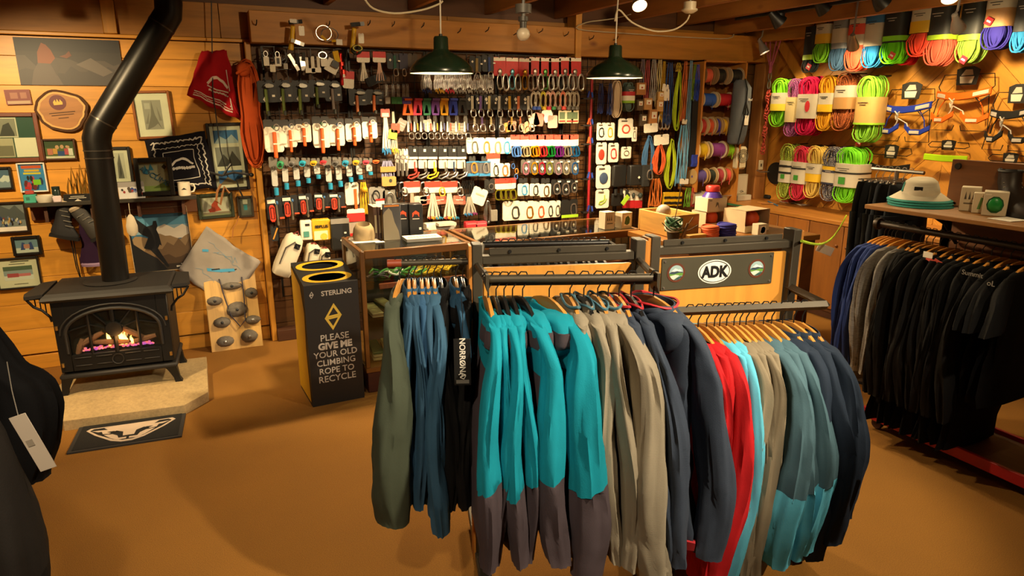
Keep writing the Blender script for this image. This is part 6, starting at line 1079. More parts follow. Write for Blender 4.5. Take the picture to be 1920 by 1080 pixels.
for rr_, z, r in zip(SROW, SPZ, (.062, .06, .068, .065, .062, .05)):
    for x0, x1, c, nm, fl in rr_: spool('%s cord spool in the pine rack' % nm, PXS(x0), PXS(x1), z, r*rnd(.92, 1.02), c, fl, 1.3)
# haul bag, fan and socket right of the rack
p = onY(1393, 150, 5.2); hbx = thing('haul_bag', 'grey roll top haul bag with black strap by spool rack', 'bag', (p.x, 5.2, p.z)); hg = p.z-onY(1393, 270, 5.2).z
HB = mat('#5f646a', .65, 0, 'cloth')
MB().loft([[Vector((.105*s*math.copysign(abs(math.cos(q))**.7, math.cos(q))+sh, .06*s*math.sin(q), -u*hg)) for q in [2*PI*j/18 for j in range(18)]] for u, s, sh in ((0, .55, -.02), (.04, .75, -.02), (.12, .95, 0), (.5, 1, 0), (.85, .97, -.02), (.97, .85, -.03), (1, .6, -.03))]).build('body', HB, hbx, smooth=.9)
MB().tube([(-.02, -.05, .01), (.0, -.068, -.08), (.0, -.07, -.3), (-.03, -.07, -.45), (-.05, -.06, -hg)], .009, 6, flat=.5).build('strap', BLACK, hbx); MB().tube([(.0, -.066, -.2), (-.03, -.075, -.3), (0, -.07, -.38), (.03, -.075, -.3), (0, -.066, -.2)], .006, 5).build('buckle_loop', BLACK, hbx)
MB().cbox((.015, -.075, -.37), (.05, .003, .09), .001).build('paper_tag', WHITE, hbx); lettering('Beal', .03, mat('#cfc8ba', .6), hbx, (.055, -.062, -.18))
p = onY(1387, 296, 5.28); fn = thing('wall_fan', 'cream round grille wall heater beside spool rack', 'fan', (p.x, 5.28, p.z)); MB().cbox((0, 0, 0), (.13, .08, .22), .02).build('housing', mat('#d8c8a4', .5), fn); m = MB()
for k_ in range(4): m.lathe([(.02+k_*.014, -.045), (.024+k_*.014, -.047), (.024+k_*.014, -.04)], 20, (0, 0, .02), 'y', False)
m.build('grille', mat('#6a604c', .5), fn); MB().lathe([(0, -.05), (.016, -.048), (.016, -.04), (0, -.04)], 16, (0, 0, .02), 'y').build('hub', mat('#d8c8a4', .5), fn)
p = onX(1413, 306, 5.44); o = thing('wall_socket', 'small white wall socket by the corner post', 'socket', (5.33, 5.375, p.z)); MB().cbox((0, -.006, 0), (.06, .012, .1), .004).build('plate', mat('#cfc0a0', .5), o); MB().box((0, -.013, 0), (.018, .002, .03)).build('outlet', mat('#4a4030', .5), o)
# ================================================================ rope wall on the right
right = lambda X: (lambda x, y: onX(x, y, X)); RZ = -PI/2
LT = '#c4bba6'; YB = '#e0b41c'
TOP = [(1515, 50, 1540, 136, '#232a2c', (.0, .72), ('#1c1e1e', (.85, 1, '#a8d02c')), 'black rope with lime banded black sleeve'),
 (1536, 46, 1567, 118, '#7ac02c', (.0, .5), (LT, (.5, 1, YB)), 'green rope with white and yellow sleeve'), (1568, 38, 1600, 133, '#3f5f80', (.0, .56), ('#7d8288', (.3, .8, LT)), 'slate blue rope with grey sleeve'),
 (1600, 34, 1616, 118, '#33302c', (.0, .6), ('#22211f',), 'narrow dark rope with black sleeve'), (1599, 36, 1640, 134, '#e0583c', (.0, .5), (LT, (.2, .6, '#d8452c')), 'coral rope with white and red sleeve'),
 (1630, 30, 1672, 127, '#1f6aa0', (.0, .58), (LT, (0, .25, '#2a6aa0')), 'bright blue rope with white sleeve'), (1664, 30, 1690, 124, '#1f4f80', (.0, .55), (LT,), 'deep blue rope behind the lime one'),
 (1666, 24, 1712, 120, '#6ad01c', (.0, .58), ('#232422', (.78, .95, '#8ae01c')), 'vivid lime rope with black sleeve'), (1696, 24, 1732, 122, '#c81c24', (.0, .62), ('#1c1b1a',), 'red rope with black sleeve'),
 (1716, 18, 1768, 106, '#e04a34', (.0, .5), (LT, (.5, 1, YB)), 'bright coral rope with white and yellow sleeve'), (1750, 14, 1802, 124, '#c25a44', (.0, .55), ('#2c2c2a', (.85, 1, '#a8d02c')), 'brick red rope with black lime banded sleeve'),
 (1810, 4, 1862, 119, '#7a9a3c', (.0, .62), ('#1c1d1a', (.85, 1, '#a8d82c')), 'olive rope with black lime banded sleeve'), (1857, -6, 1915, 94, '#2f2a80', (.0, .56), ('#b88a58', (0, .4, LT)), 'indigo rope with tan and white sleeve'), (1911, 0, 1950, 98, '#2a7ab0', (.0, .6), ('#2a2c2e',), 'light blue rope at the right edge')]
for i, (x0, y0, x1, y1, c, rg, lc, lab) in enumerate(TOP):
    X = 5.10 if lab.find('behind') < 0 and lab.find('narrow') < 0 and not lab.startswith('red ') else 5.22
    o = rope_bundle('climbing_rope', lab+' in the top row', x0, y0, x1, y1, c, right(X), RZ, rg, lc, group='climbing ropes on the right wall', loops=17, fat=.4)
    MB().tube([(0, 0, -.02), (0, .0, .04), (0, .03, .06)], .004, 5).build('hang_loop', BLACK, o)
for i, (x, y, c) in enumerate([(1516, 125, '#c8242c'), (1672, 104, '#d83a2c'), (1806, 112, '#d02434'), (1610, 268, '#c8242c'), (1854, 40, '#c8202c')]):
    p = onX(x, y, 5.0 if y < 200 else 5.2); o = thing('hang_tag', 'small red tag on a climbing rope, %s' % nth(i, 5), 'tag', p, RZ, 'red rope tags'); MB().cbox((0, 0, 0), (.05, .003, .05), .001, Matrix.Rotation(.5, 3, 'Y')).build('card', mat(c, .5), o); MB().box((0, -.0025, 0), (.03, .001, .012), Matrix.Rotation(.5, 3, 'Y')).build('print', WHITE, o)
MID = [(1455, 146, 1492, 239, '#7ac824', (.30, .66), (LT, (.62, 1, '#e0c83c')), 'apple green rope with white yellow sleeve', 0, None), (1483, 146, 1516, 258, '#b05a9a', (.32, .74), ('#d8c48c',), 'pink purple rope with cream sleeve', 1, None),
 (1506, 142, 1552, 256, '#c81c50', (.30, .70), (LT,), 'magenta rope with white oval marked sleeve', 0, 'oval'), (1544, 140, 1582, 247, '#e0a024', (.32, .65), (LT, (.6, 1, YB)), 'golden yellow rope with white sleeve', 0, None), (1574, 136, 1617, 246, '#b8602c', (.22, .62), (LT, (.5, 1, '#b0844c')), 'rust orange rope with white and tan sleeve', 1, None),
 (1612, 146, 1628, 232, '#9a5a30', (.3, .75), ('#8a6a44', (0, .4, LT)), 'narrow brown rope behind the rust one', 0, None), (1616, 140, 1666, 270, '#8ac83c', (.32, .72), ('#c8a05c', (.93, 1, '#9ad02c')), 'pale lime rope with tan sleeve', 0, None)]
LOW = [(1470, 269, 1503, 376, '#a8b83c', (.3, .68), (LT, (.2, .3, BK), (.5, .6, BK)), 'yellow green rope with white sleeve', 1, 'sq'), (1494, 272, 1532, 378, '#c8344c', (.3, .68), (LT, (.25, .33, BK)), 'rose red rope with white sleeve', 0, 'sq'), (1520, 272, 1556, 373, '#d8b85c', (.34, .68), (YB, (0, .55, LT)), 'cream yellow rope with yellow sleeve', 0, None), (1552, 274, 1594, 379, '#2a2a4a', (.36, .68), ('#2a2f4a', (0, .2, YB), (.35, .9, LT)), 'navy speckled rope with yellow topped sleeve', 1, None), (1577, 274, 1634, 383, '#7ad82c', (.3, .70), (LT, (.35, .42, BK)), 'neon green rope with white sleeve', 0, 'sq')]
for row_, nm in ((MID, 'middle row'), (LOW, 'bottom row')):
    for x0, y0, x1, y1, c, rg, lc, lab, spk, ex in row_:
        o = rope_bundle('climbing_rope', lab+' in the '+nm, x0, y0, x1, y1, c, right(5.34 if 'behind' in lab else 5.24), RZ, rg, lc, bool(spk), group='climbing ropes on the right wall', extra=ex, loops=17, fat=.38)
        MB().tube([(0, -.04, -.015), (0, .02, -.01), (0, .20, -.005)], .006, 6).build('wall_hook', DKMET, o)
tag(MB().lathe([(0, -.01), (.11, -.01), (.112, 0), (.11, .01), (0, .01)], 32, (0, 0, 0), 'y').build('black_disc', BLACK, None, onX(1455, 325, 5.40), (0, 0, RZ)), 'flat black disc on the wall left of yellow green rope', 'disc')
p = onX(1443, 322, 5.40); tag(MB().tube([(0, 0, 0), (-.01, -.12, 0), (-.015, -.16, .02)], .006, 6).build('wall_peg', STEEL, None, p, (0, 0, RZ)), 'steel peg in front of the black disc', 'peg')
# purple cord anchor with quick links and a knotted chain of red rope
p = onX(1453, 40, 5.16); o = thing('cord_anchor', 'mauve cord anchor hanging from the beam with steel links', 'anchor', p, RZ); zl = lambda y: onX(1455, y, 5.16).z-p.z; PC = mat('#a8506a', .7)
m = MB()
for x in (-.16, -.06, .07, .16): m.tube([(x-.0, 0, 0), (x*.5, .0, zl(85)), (x*.12, 0, zl(122))], .006, 6)
m.tube([(0, 0, zl(115)), (0, 0, zl(137))], .016, 6); m.build('cord', PC, o)
for k_, y in enumerate((142, 158)): MB().tube([(.018*math.cos(t), .0, zl(y)+.04*math.sin(t)) for t in [2*PI*i/12 for i in range(12)]], .006, 6, True).build('quick_link', STEEL, o)
m = MB()
for k_ in range(22): m.tube([(.015*math.cos(t)+.006*math.sin(k_*2), .012*math.sin(t+k_), zl(172+k_*5.5)+.02*math.sin(t)) for t in [2*PI*i/8 for i in range(8)]], .007, 5, True)
m.build('chain_knot_rope', mat('#b8402c', .8, 0, 'speckle'), o)
# harnesses on black wire hangers
def harness(label, x0, y0, x1, y1, c, c2, header, style='full', X=5.36):
    P = right(X); t = P((x0+x1)/2, y0); W_ = abs(P(x1, (y0+y1)/2).y-P(x0, (y0+y1)/2).y); H_ = t.z-P((x0+x1)/2, y1).z
    o = thing('harness_display', label, 'harness', t, RZ, 'harnesses on wire hangers'); w2 = W_/2
    fr = MB()
    fr.tube([(-w2*.35, 0, -.1*H_), (-w2*.75, -.01, -.10*H_), (-w2*.9, -.01, -.28*H_), (-w2*.75, -.02, -.38*H_)], .0035, 5).tube([(w2*.35, 0, -.1*H_), (w2*.85, -.01, -.10*H_), (w2*.92, -.01, -.28*H_), (w2*.75, -.02, -.38*H_)], .0035, 5)
    if style == 'full':
        for s in (-1, 1): fr.tube([(s*w2*.8, -.02, -.38*H_), (s*w2*.98, -.03, -.96*H_), (s*w2*.15, -.04, -.96*H_), (s*w2*.1, -.04, -.88*H_)], .0035, 5)
    fr.tube([(-w2*.75, -.02, -.38*H_), (w2*.75, -.02, -.38*H_)], .0035, 5); fr.build('wire_hanger', WIRE, o)
    hw_ = .36*w2 if style == 'full' else .3*w2; hh = .26*H_ if style == 'full' else .5*H_
    hc_ = MB().prism([(-hw_, -.02*H_), (-hw_*.3, .02*H_), (hw_*.5, .02*H_), (hw_*1.1, -.03*H_), (hw_*.9, -hh), (-hw_*.9, -hh)], -.012, -.008).build('header_card', mat('#17150f', .5), o, smooth=0)
    MB().prism([(-hw_*.55, -hh*.45), (-hw_*.2, -hh*.1), (hw_*.4, -hh*.1), (hw_*.55, -hh*.42)], -.0135, -.012).build('header_print', mat('#b8ae98', .6), hc_, smooth=0); MB().prism([(-hw_*.65, -hh*.5), (hw_*.65, -hh*.5), (hw_*.5, -hh*.9), (-hw_*.55, -hh*.9)], -.0135, -.012).build('header_print', mat('#cfc6b0', .6), hc_, smooth=0)
    if style == 'none': return o
    F = mat(c, .7, 0, 'cloth'); G = mat(c2, .7)
    def strap(pts, wd_, nm, m_, th=.012, pa_=o):
        mm = MB(); rings = []
        for (x, y, z) in pts: rings.append([Vector((x*w2, y, z*H_-wd_/2)), Vector((x*w2, y-th, z*H_-wd_/2*.8)), Vector((x*w2, y-th, z*H_+wd_/2*.8)), Vector((x*w2, y, z*H_+wd_/2))])
        mm.loft(rings); return mm.build(nm, m_, pa_, smooth=.6)
    if style == 'belt':
        strap([(-.95, -.02, -.75), (-.5, -.05, -.85), (0, -.06, -.88), (.5, -.05, -.85), (.95, -.02, -.75)], .045, 'waist_belt', F); return o
    if style == 'bar':
        strap([(-.95, -.02, -.9), (0, -.05, -.92), (.95, -.02, -.9)], .05, 'waist_belt', F); return o
    wb_ = strap([(-.85, -.03, -.40), (-.45, -.06, -.43), (0, -.07, -.44), (.45, -.06, -.41), (.9, -.03, -.35)], .055, 'waist_belt', F); strap([(-.8, -.044, -.41), (-.45, -.074, -.435)], .03, 'belt_panel', G, .004, wb_); strap([(.45, -.074, -.41), (.85, -.046, -.36)], .03, 'belt_panel', G, .004, wb_)
    m = MB(); m.tube([(-.3*w2, -.075, -.46*H_), (-.15*w2, -.08, -.52*H_), (-.2*w2, -.075, -.6*H_), (-.25*w2, -.075, -.54*H_), (-.1*w2, -.08, -.47*H_)], .009, 6, flat=.6); m.build('tie_in_loop', G, o)
    for s in (-1, 1):
        ll_ = strap([(s*.12, -.06, -.70), (s*.4, -.08, -.80), (s*.7, -.06, -.80), (s*.95, -.03, -.72)], .045, 'leg_loop', F); strap([(s*.4, -.094, -.80), (s*.7, -.074, -.80)], .025, 'leg_panel', G, .004, ll_)
        MB().tube([(-.15*w2, -.07, -.58*H_), (s*.2*w2, -.07, -.66*H_), (s*.3*w2, -.075, -.75*H_)], .008, 6, flat=.5).build('bridge_strap', G, o)
        MB().tube([(s*.5*w2, -.03, -.45*H_), (s*.7*w2, -.03, -.6*H_), (s*.75*w2, -.03, -.72*H_)], .007, 6, flat=.5).build('riser_strap', F, o)
    MB().tube([(.5*w2, -.06, -.45*H_), (.7*w2, -.08, -.52*H_), (.9*w2, -.05, -.42*H_)], .005, 5).build('gear_loop', BLACK, o)
    return o
harness('royal blue climbing harness on a wire hanger with black header', 1662, 156, 1762, 270, '#22369a', '#b8b0a0', 1); harness('orange climbing harness on a wire hanger', 1760, 127, 1876, 250, '#e06a1c', '#d8c8b0', 1); harness('black climbing harness at the right edge', 1864, 160, 1960, 288, '#22211f', '#b8b0a4', 1)
harness('plain black waist belt below the blue harness', 1632, 272, 1716, 322, '#1b1a18', '#333333', 1, 'belt'); harness('lime green waist belt behind the plywood board', 1738, 263, 1824, 300, '#a8d81c', '#b8e03c', 1, 'bar'); harness('black header hanger low at the right edge', 1850, 287, 1945, 330, '#22211f', '#444444', 1, 'none')
# ================================================================ garments, hangers and the racks they hang on
random.seed(41)
HW = mat('#c98a3c', .4, 0, 'wood', 1)
def hanger_mesh():
    b = MB(); rings = []
    for y, z, t, h in ((-.192, -.146, .004, .005), (-.182, -.141, .006, .009), (-.14, -.120, .008, .016), (-.10, -.104, .009, .022), (-.05, -.092, .008, .024), (0, -.087, .008, .026), (.05, -.092, .008, .024), (.10, -.104, .009, .022), (.14, -.120, .008, .016), (.182, -.141, .006, .009), (.192, -.146, .004, .005)):
        rings.append([Vector((t*math.copysign(abs(math.cos(q))**.5, math.cos(q)), y, z+h*math.copysign(abs(math.sin(q))**.7, math.sin(q)))) for q in [2*PI*j/8+PI/8 for j in range(8)]])
    b.loft(rings)
    h = MB().tube([(0, 0, -.075), (0, 0, -.035), (.010, 0, -.018), (.019, 0, .004), (.012, 0, .021), (-.006, 0, .023), (-.019, 0, .008)], .0024, 5)
    return b.mesh('hanger_arms', .9), h.mesh('hanger_hook', 1.)
HM, HK = hanger_mesh()
PLB = mat('#191817', .35)
def hanger(at, rz, label, group, wood=True):
    o = thing('wooden_hanger' if wood else 'plastic_hanger', label, 'hanger', at, rz, group)
    put('hanger_arms', HM, HW if wood else PLB, o); put('hook', HK, DKMET, o); return o
def ring(cx, cy, cz, rx, ry, n, seed, amp, tilt=0):
    out = []
    for j in range(n):
        q = 2*PI*j/n; c_, s_ = math.cos(q), math.sin(q)
        f = 1+amp*noise.noise((c_*1.6+seed, s_*1.6, cz*5+seed*3))+amp*1.1*(abs(noise.noise((c_*2.4-seed, s_*2.4+seed, cz*2.4)))*2-.5)+amp*.25*noise.noise((c_*2, s_*2+seed, cz*20))
        out.append(Vector((cx+rx*c_*f, cy+ry*s_*f, cz+tilt*s_*ry)))
    return out
def lerp_rows(rows, k):                  # rows of numbers, smoothly resampled
    n = len(rows); out = []
    for i in range((n-1)*k+1):
        a = min(i//k, n-2); t = i/k-a; p0, p1, p2, p3 = rows[max(a-1, 0)], rows[a], rows[a+1], rows[min(a+2, n-1)]
        out.append([.5*(2*q1+(q2-q0)*t+(2*q0-5*q1+4*q2-q3)*t*t+(3*q1-q0-3*q2+q3)*t**3) for q0, q1, q2, q3 in zip(p0, p1, p2, p3)])
    return out
def jacket(at, rz, label, c, cat='jacket', group=None, c2=None, split=.5, hood=False, collar=True, L=.72, SL=.70, th=.4, st=.028, kind='cloth', cuff=None, hem=None, seed=0, trim=None, spread=.0, flare=.0, name='jacket', short=False, lean=0., bodysplit=None, zipc=None, swing=0., dy=0., sxo=0.):
    """garment on a hanger; the hook hangs at the origin, local x runs along the bar, local -y is the near sleeve"""
    o = thing(name, label, cat, at, rz+swing, group); F = mat(c, .8, 0, kind); F2 = mat(c2, .8, 0, kind) if c2 else F
    T = .05*th; A = .2; lx = lambda z: -lean*min(0, z+.12)
    rows = [(-.118, .045, T*.5+.006), (-.092, .082, T*.6+.008), (-.096, .13, T*.7+.011), (-.112, .18, T*.7+.010), (-.15, .205, T*.8+.006), (-.30, .20, T), (-.45, .205, T*1.05), (-.6, .215, T*1.1), (-.12-L, .22+flare, T*1.15)]
    R_ = lerp_rows(rows, 4); zb = -.12-L; wv = lambda z: lx(z)+.012*math.sin(z*9+seed)*min(1, max(0, -z*3-.3))
    rings = [ring(wv(z), dy*min(1, max(0, (-z-.15)*3)), z, t, w_, 32, seed, A*min(1, max(.1, (-.12-z)*4))) for z, w_, t in R_]
    if bodysplit:
        k_ = int(len(rings)*bodysplit); MB().loft(rings[:k_+1]).build('body', F, o, smooth=1.3); MB().loft(rings[k_:]).build('lower_body', F2, o, smooth=1.3)
    else: MB().loft(rings).build('body', F, o, smooth=1.3)
    if hem: MB().loft([ring(wv(z), dy, z, T*1.25, .228+flare, 32, seed, A) for z in (zb+.03, zb+.015, zb-.004)]).build('hem_band', mat(hem, .8), o, smooth=1.3)
    for s in (-1, 1):
        sp = spread if s < 0 else spread*.5
        e = -.15-SL*.97
        if short: rows = [(.165, -.118, .04, st*.5), (.21, -.18, .066, st*.9), (.24, -.27, .075, st*1.05), (.26, -.36, .08, st*1.1)]
        else: rows = [(.16, -.106, .036, st*.36+.005), (.205, -.165, .05, st*.42+.004), (.228+sp*.4, -.27, .06, st*.72), (.245+sp, -.15-SL*.40, .064, st*.98), (.25+sp*1.15, -.15-SL*.58, .062, st*1.1), (.245+sp*1.0, -.15-SL*.78, .056, st*1.1), (.237+sp*.8, -.15-SL*.93, .048, st*.98), (.237+sp*.8, e, .046, st*.9)]
        R_ = lerp_rows(rows, 5); n_ = len(R_); sg = seed*2.3+s
        cxf = lambda z, i: lx(z)+sxo*min(1, i/10)+(.010+.2*st)*math.sin(z*7+sg)*min(1, i/8)
        rings = [ring(cxf(z, i), s*y+dy*min(1, i/6), z, t, w_, 28, sg, .21*min(1, i/7), -.15*s) for i, (y, z, w_, t) in enumerate(R_)]
        if c2 and not short:
            k_ = max(2, min(n_-3, int(n_*split))); sl = 1 if s < 0 else 0
            seam = [v+Vector((0, 0, .05*(v.x-rings[k_][0].x)/max(st, .03)*sl*.4)) for v in rings[k_]]
            MB().loft(rings[:k_]+[seam]).build('upper_sleeve', F, o, smooth=1.3)
            sv = MB().loft([seam]+rings[k_+1:]).build('lower_sleeve', F2, o, smooth=1.3)
        else: sv = MB().loft(rings).build('sleeve', F, o, smooth=1.3)
        if cuff and not short:
            y, z, w_, t = R_[-1]; MB().loft([ring(cxf(z_, 9), s*y+dy, z_, t*1.1, w_*1.08, 22, sg, .1, -.15*s) for z_ in (z+.03, z+.012, z-.004)]).build('cuff', mat(cuff, .8), sv, smooth=1.3)
    hx = .45*st
    if hood:
        m = MB(); R_ = lerp_rows([(-.088, .035, .4), (-.10, .075, .8), (-.13, .10, 1.1), (-.165, .10, 1.25), (-.2, .075, 1.1), (-.225, .035, .6)], 3)
        m.loft([ring(hx*math.sin(seed*5), -.085, z, min(.05, (st+.008)*r_), y_, 22, seed+4, .22) for z, y_, r_ in R_]); hd_ = m.build('hood', F, o, smooth=1.3)
        if c2: MB().loft([ring(hx*math.sin(seed*5), -.088, z, min(.052, (st+.009)*r_), y_, 22, seed+4, .22) for z, y_, r_ in ((-.128, .102, 1.12), (-.146, .104, 1.22), (-.165, .103, 1.28), (-.18, .095, 1.26))]).build('hood_panel', F2, hd_, smooth=1.3)
    if collar:
        tc = max(.02, T*.9); co_ = MB().loft([ring(.0, .0, z, t*tc, y, 20, seed+9, .08) for z, t, y in ((-.12, 1., .10), (-.095, 1.15, .104), (-.076, 1.1, .094), (-.074, .9, .086), (-.1, .8, .08))]).build('collar', F, o, smooth=1.3)
        if trim: MB().tube([(1.1*tc*math.cos(q), .096*math.sin(q), -.075+.005*math.sin(3*q+seed)) for q in [2*PI*j/20 for j in range(20)]], .0045, 5, True).build('collar_piping', mat(trim, .7), co_)
    if zipc: MB().tube([(T*1.1+.01, -.015, -.12), (T*1.15+.01+lx(-.3), -.012, -.3), (T*1.15+.012+lx(zb), -.01, zb)], .004, 5).build('zip', mat(zipc, .5), o)
    return o
# ---------------------------------------------------------------- the two wheeled floor racks
def rack(name, label, pL, pR, barL, barR, zt, arms, panel_top, cat='clothing rack'):
    u = (pR-pL); u.z = 0; W_ = u.length; u.normalize(); rz = math.atan2(u.y, u.x); c = (pL+pR)/2; c.z = 0
    o = thing(name, label, cat, c, rz); h = W_/2; inv = Matrix.Rotation(-rz, 3, 'Z'); loc = lambda p: inv @ (Vector(p)-c)
    for s in (-1, 1):
        po_ = MB().span(s*h-.018, s*h+.018, -.035, .035, .05, zt, .003).build('post', BRONZE, o)
        MB().span(s*(h+.019), s*(h+.031), -.03, .03, .05, zt-.005, .002).build('wood_inlay', mat('#b8762e', .45, 0, 'wood', 2), po_)
        ft_ = MB().span(s*h-.025, s*h+.025, -.30, .30, .05, .085, .004).build('foot_bar', BRONZE, o)
        for y in (-.26, .26): MB().lathe([(0, -.012), (.022, -.012), (.025, 0), (.022, .012), (0, .012)], 14, (s*h, y, .025), 'x').build('caster', BLACK, ft_)
    MB().span(-h+.018, h-.018, -.022, .022, zt-.075, zt-.045, .003).build('top_rail', BRONZE, o); MB().span(-h+.045, h-.045, -.004, .004, zt-.045, zt-.02, .002).build('sign_holder', BRONZE, o)
    for x in (-.6, 0, .6): MB().lathe([(0, -.006), (.006, -.006), (.006, .006), (0, .006)], 8, (x*h, -.006, zt-.032), 'y').build('screw', DKMET, o)
    MB().span(-h+.024, h-.024, -.008, .008, .14, zt-.09, .002).build('wood_panel', mat('#c98a38', .4, 0, 'wood', 2), o)
    return o, loc, h, rz
z1 = 1.33; pL, pR = onZ(893, 456, z1), onZ(1197, 447, z1); bL, bR = onZ(912, 523, 1.265), onZ(1229, 520, 1.265)
r1, loc1, h1, rz1 = rack('clothing_rack', 'bronze metal rack with wood panel holding turquoise jackets', pL, pR, bL, bR, z1, 1, 0)
a, b = loc1(bL), loc1(bR)
MB().tube([a, b], .0135, 12).build('front_bar', BRONZE, r1); MB().tube([a+Vector((0, .05, -.03)), b+Vector((0, .05, -.03))], .006, 8).build('lower_bar', BRONZE, r1)
for q in (a, b):
    MB().tube([q, Vector((q.x+(.0 if q is a else -.03), -.03, 1.265)) if False else Vector((math.copysign(h1, q.x), -.0, 1.255))], .012, 8).build('bar_arm', BRONZE, r1); MB().prism([(-.005, .02), (.005, .02), (.005, -.05), (-.005, -.02)], -.03, .05).build('arm_bracket', BRONZE, r1, q); MB().lathe([(0, -.004), (.019, -.004), (.019, .004), (0, .004)], 16, q, 'x').build('end_cap', BRONZE, r1)
kb0, kb1 = loc1(onZ(905, 459, 1.265)), loc1(onZ(1142, 455, 1.265))
MB().tube([kb0, kb1], .0135, 12).build('back_bar', mat('#1e1c19', .4, .4), r1)
for q in (kb0, kb1): MB().tube([q, Vector((math.copysign(h1-.01, q.x), 0, 1.25))], .010, 8).build('bar_arm', BRONZE, r1)
lb0, lb1 = onZ(726, 494, 1.262), onZ(880, 490, 1.262)
MB().tube([loc1(lb0), loc1(lb1), Vector((-h1, 0, 1.25))], .011, 10).build('side_bar', BRONZE, r1); MB().tube([loc1(lb0), loc1(lb0)+Vector((.05, 0, 0))], .014, 10).build('side_bar_sleeve', mat('#8a3a1c', .5), r1)
z2 = 1.335; pL, pR = onZ(1224, 441, z2), onZ(1487, 428, z2); b2L, b2R = onZ(1262, 584, 1.1), onZ(1549, 572, 1.1)
r2, loc2, h2, rz2 = rack('clothing_rack', 'bronze rack with oval sticker panel holding red and navy jackets', pL, pR, b2L, b2R, z2, 1, 0)
a, b = loc2(b2L), loc2(b2R)
MB().tube([a, b], .017, 4).build('front_bar', BRONZE, r2)
for q in (a, b): MB().tube([q, Vector((math.copysign(h2, q.x), 0, 1.1))], .017, 4).build('bar_arm', BRONZE, r2)
# sign plate with the three stickers
sg = onZ(1340, 540, .9)
q0, q1 = Vector((loc2(onD(1240, 487, 2.55)).x, 0, 0)), 0
def pl2(x, y):                           # pixel on the rack panel's front face -> rack coordinates
    d = ray(x, y); n_ = Vector((-math.sin(rz2), math.cos(rz2), 0)); c_ = r2.location + n_*(-.012); t = (c_-CAM).dot(n_)/d.dot(n_); return loc2(CAM+d*t)
c1, c2_ = pl2(1240, 511), pl2(1449, 500); zt_, zb_ = pl2(1345, 479).z, pl2(1345, 538).z; w_ = (c2_.x-c1.x)/2; cx = (c1.x+c2_.x)/2; cz = (zt_+zb_)/2; hh = (zt_-zb_)/2
MB().span(cx-w_, cx+w_, -.014, -.009, cz-hh, cz+hh, .002).build('sign_plate', mat('#4a4636', .5, .3), r2)
for sx in (-1, 1):
    for sz in (-1, 1): MB().lathe([(0, -.003), (.004, -.003), (.004, 0), (0, 0)], 8, (cx+sx*(w_-.012), -.0145, cz+sz*(hh-.012)), 'y').build('plate_screw', STEEL, r2)
def ellipse(cx, cz, rx, rz_, n=32): return [(cx+rx*math.cos(2*PI*i/n), cz+rz_*math.sin(2*PI*i/n)) for i in range(n)]
mx = pl2(1339, 511).x; rx, rzz = (pl2(1370, 511).x-pl2(1308, 511).x)/2, (pl2(1339, 489).z-pl2(1339, 533).z)/2
stk = MB().prism(ellipse(mx, cz, rx, rzz), -.0155, -.014).build('oval_sticker', mat('#e6dfcf', .5), r2, smooth=.4)
MB().tube([(x, -.0158, z) for x, z in ellipse(mx, cz, rx*.9, rzz*.88)], .0016, 4, True).build('oval_line', BLACK, stk)
lettering('ADK', rzz*1.28, BLACK, stk, (mx, -.0162, cz-.002), bold=.003, sx=.86)
for px_ in (1267, 1418):
    q = pl2(px_, 511 if px_ < 1300 else 503); rr_ = rzz*.80
    m = MB()
    def lay(c_, poly, k_): m.cur = lin(c_); m.add([(q.x+x*rr_, -.0155-.0003*k_, q.z+z*rr_) for x, z in poly], [list(range(len(poly)))])
    circ = [(math.cos(2*PI*i/28), math.sin(2*PI*i/28)) for i in range(28)]
    lay('#5a2c18', circ, 0); lay('#8fa8a8', [(x*.78, z*.78) for x, z in circ], 1)
    lay('#e8e2d2', [(-.6, .1), (-.35, .28), (-.15, .45), (.05, .4), (.2, .3), (.4, .32), (.66, .1)], 2); lay('#2f3f4c', [(-.74, .0), (-.5, .14), (-.2, .12), (.1, .18), (.4, .1), (.74, .06), (.76, -.15), (-.76, -.15)], 3)
    lay('#5a8a34', [(-.76, -.1), (-.2, -.14), (.3, .0), (.75, -.06), (.72, -.3), (-.1, -.4), (-.72, -.28)], 4); lay('#c9c8b8', [(-.7, -.32), (-.1, -.2), (.35, -.28), (.1, -.5), (-.3, -.7), (-.5, -.58)], 5); lay('#2a4a44', [(.1, -.5), (.6, -.34), (.6, -.48), (.3, -.7), (-.2, -.74)], 6)
    m.build('round_sticker', PRINT, r2, smooth=0)
# empty hangers on the back bar
for i in range(17):
    t = .06+.88*i/16+rnd(-.012, .012); p = loc1(Vector((0, 0, 0))); q = kb0.lerp(kb1, t); wpos = Matrix.Rotation(rz1, 3, 'Z') @ q + r1.location
    o = thing('empty_hanger', 'empty black hanger on the back bar, %s' % nth(i, 17), 'hanger', wpos, rz1+rnd(-.12, .12), 'empty hangers on the back bar'); put('hanger_arms', HM, PLB, o, (0, .0, 0), (0, 0, 0), (1, .7, 1)); put('hook', HK, DKMET, o)
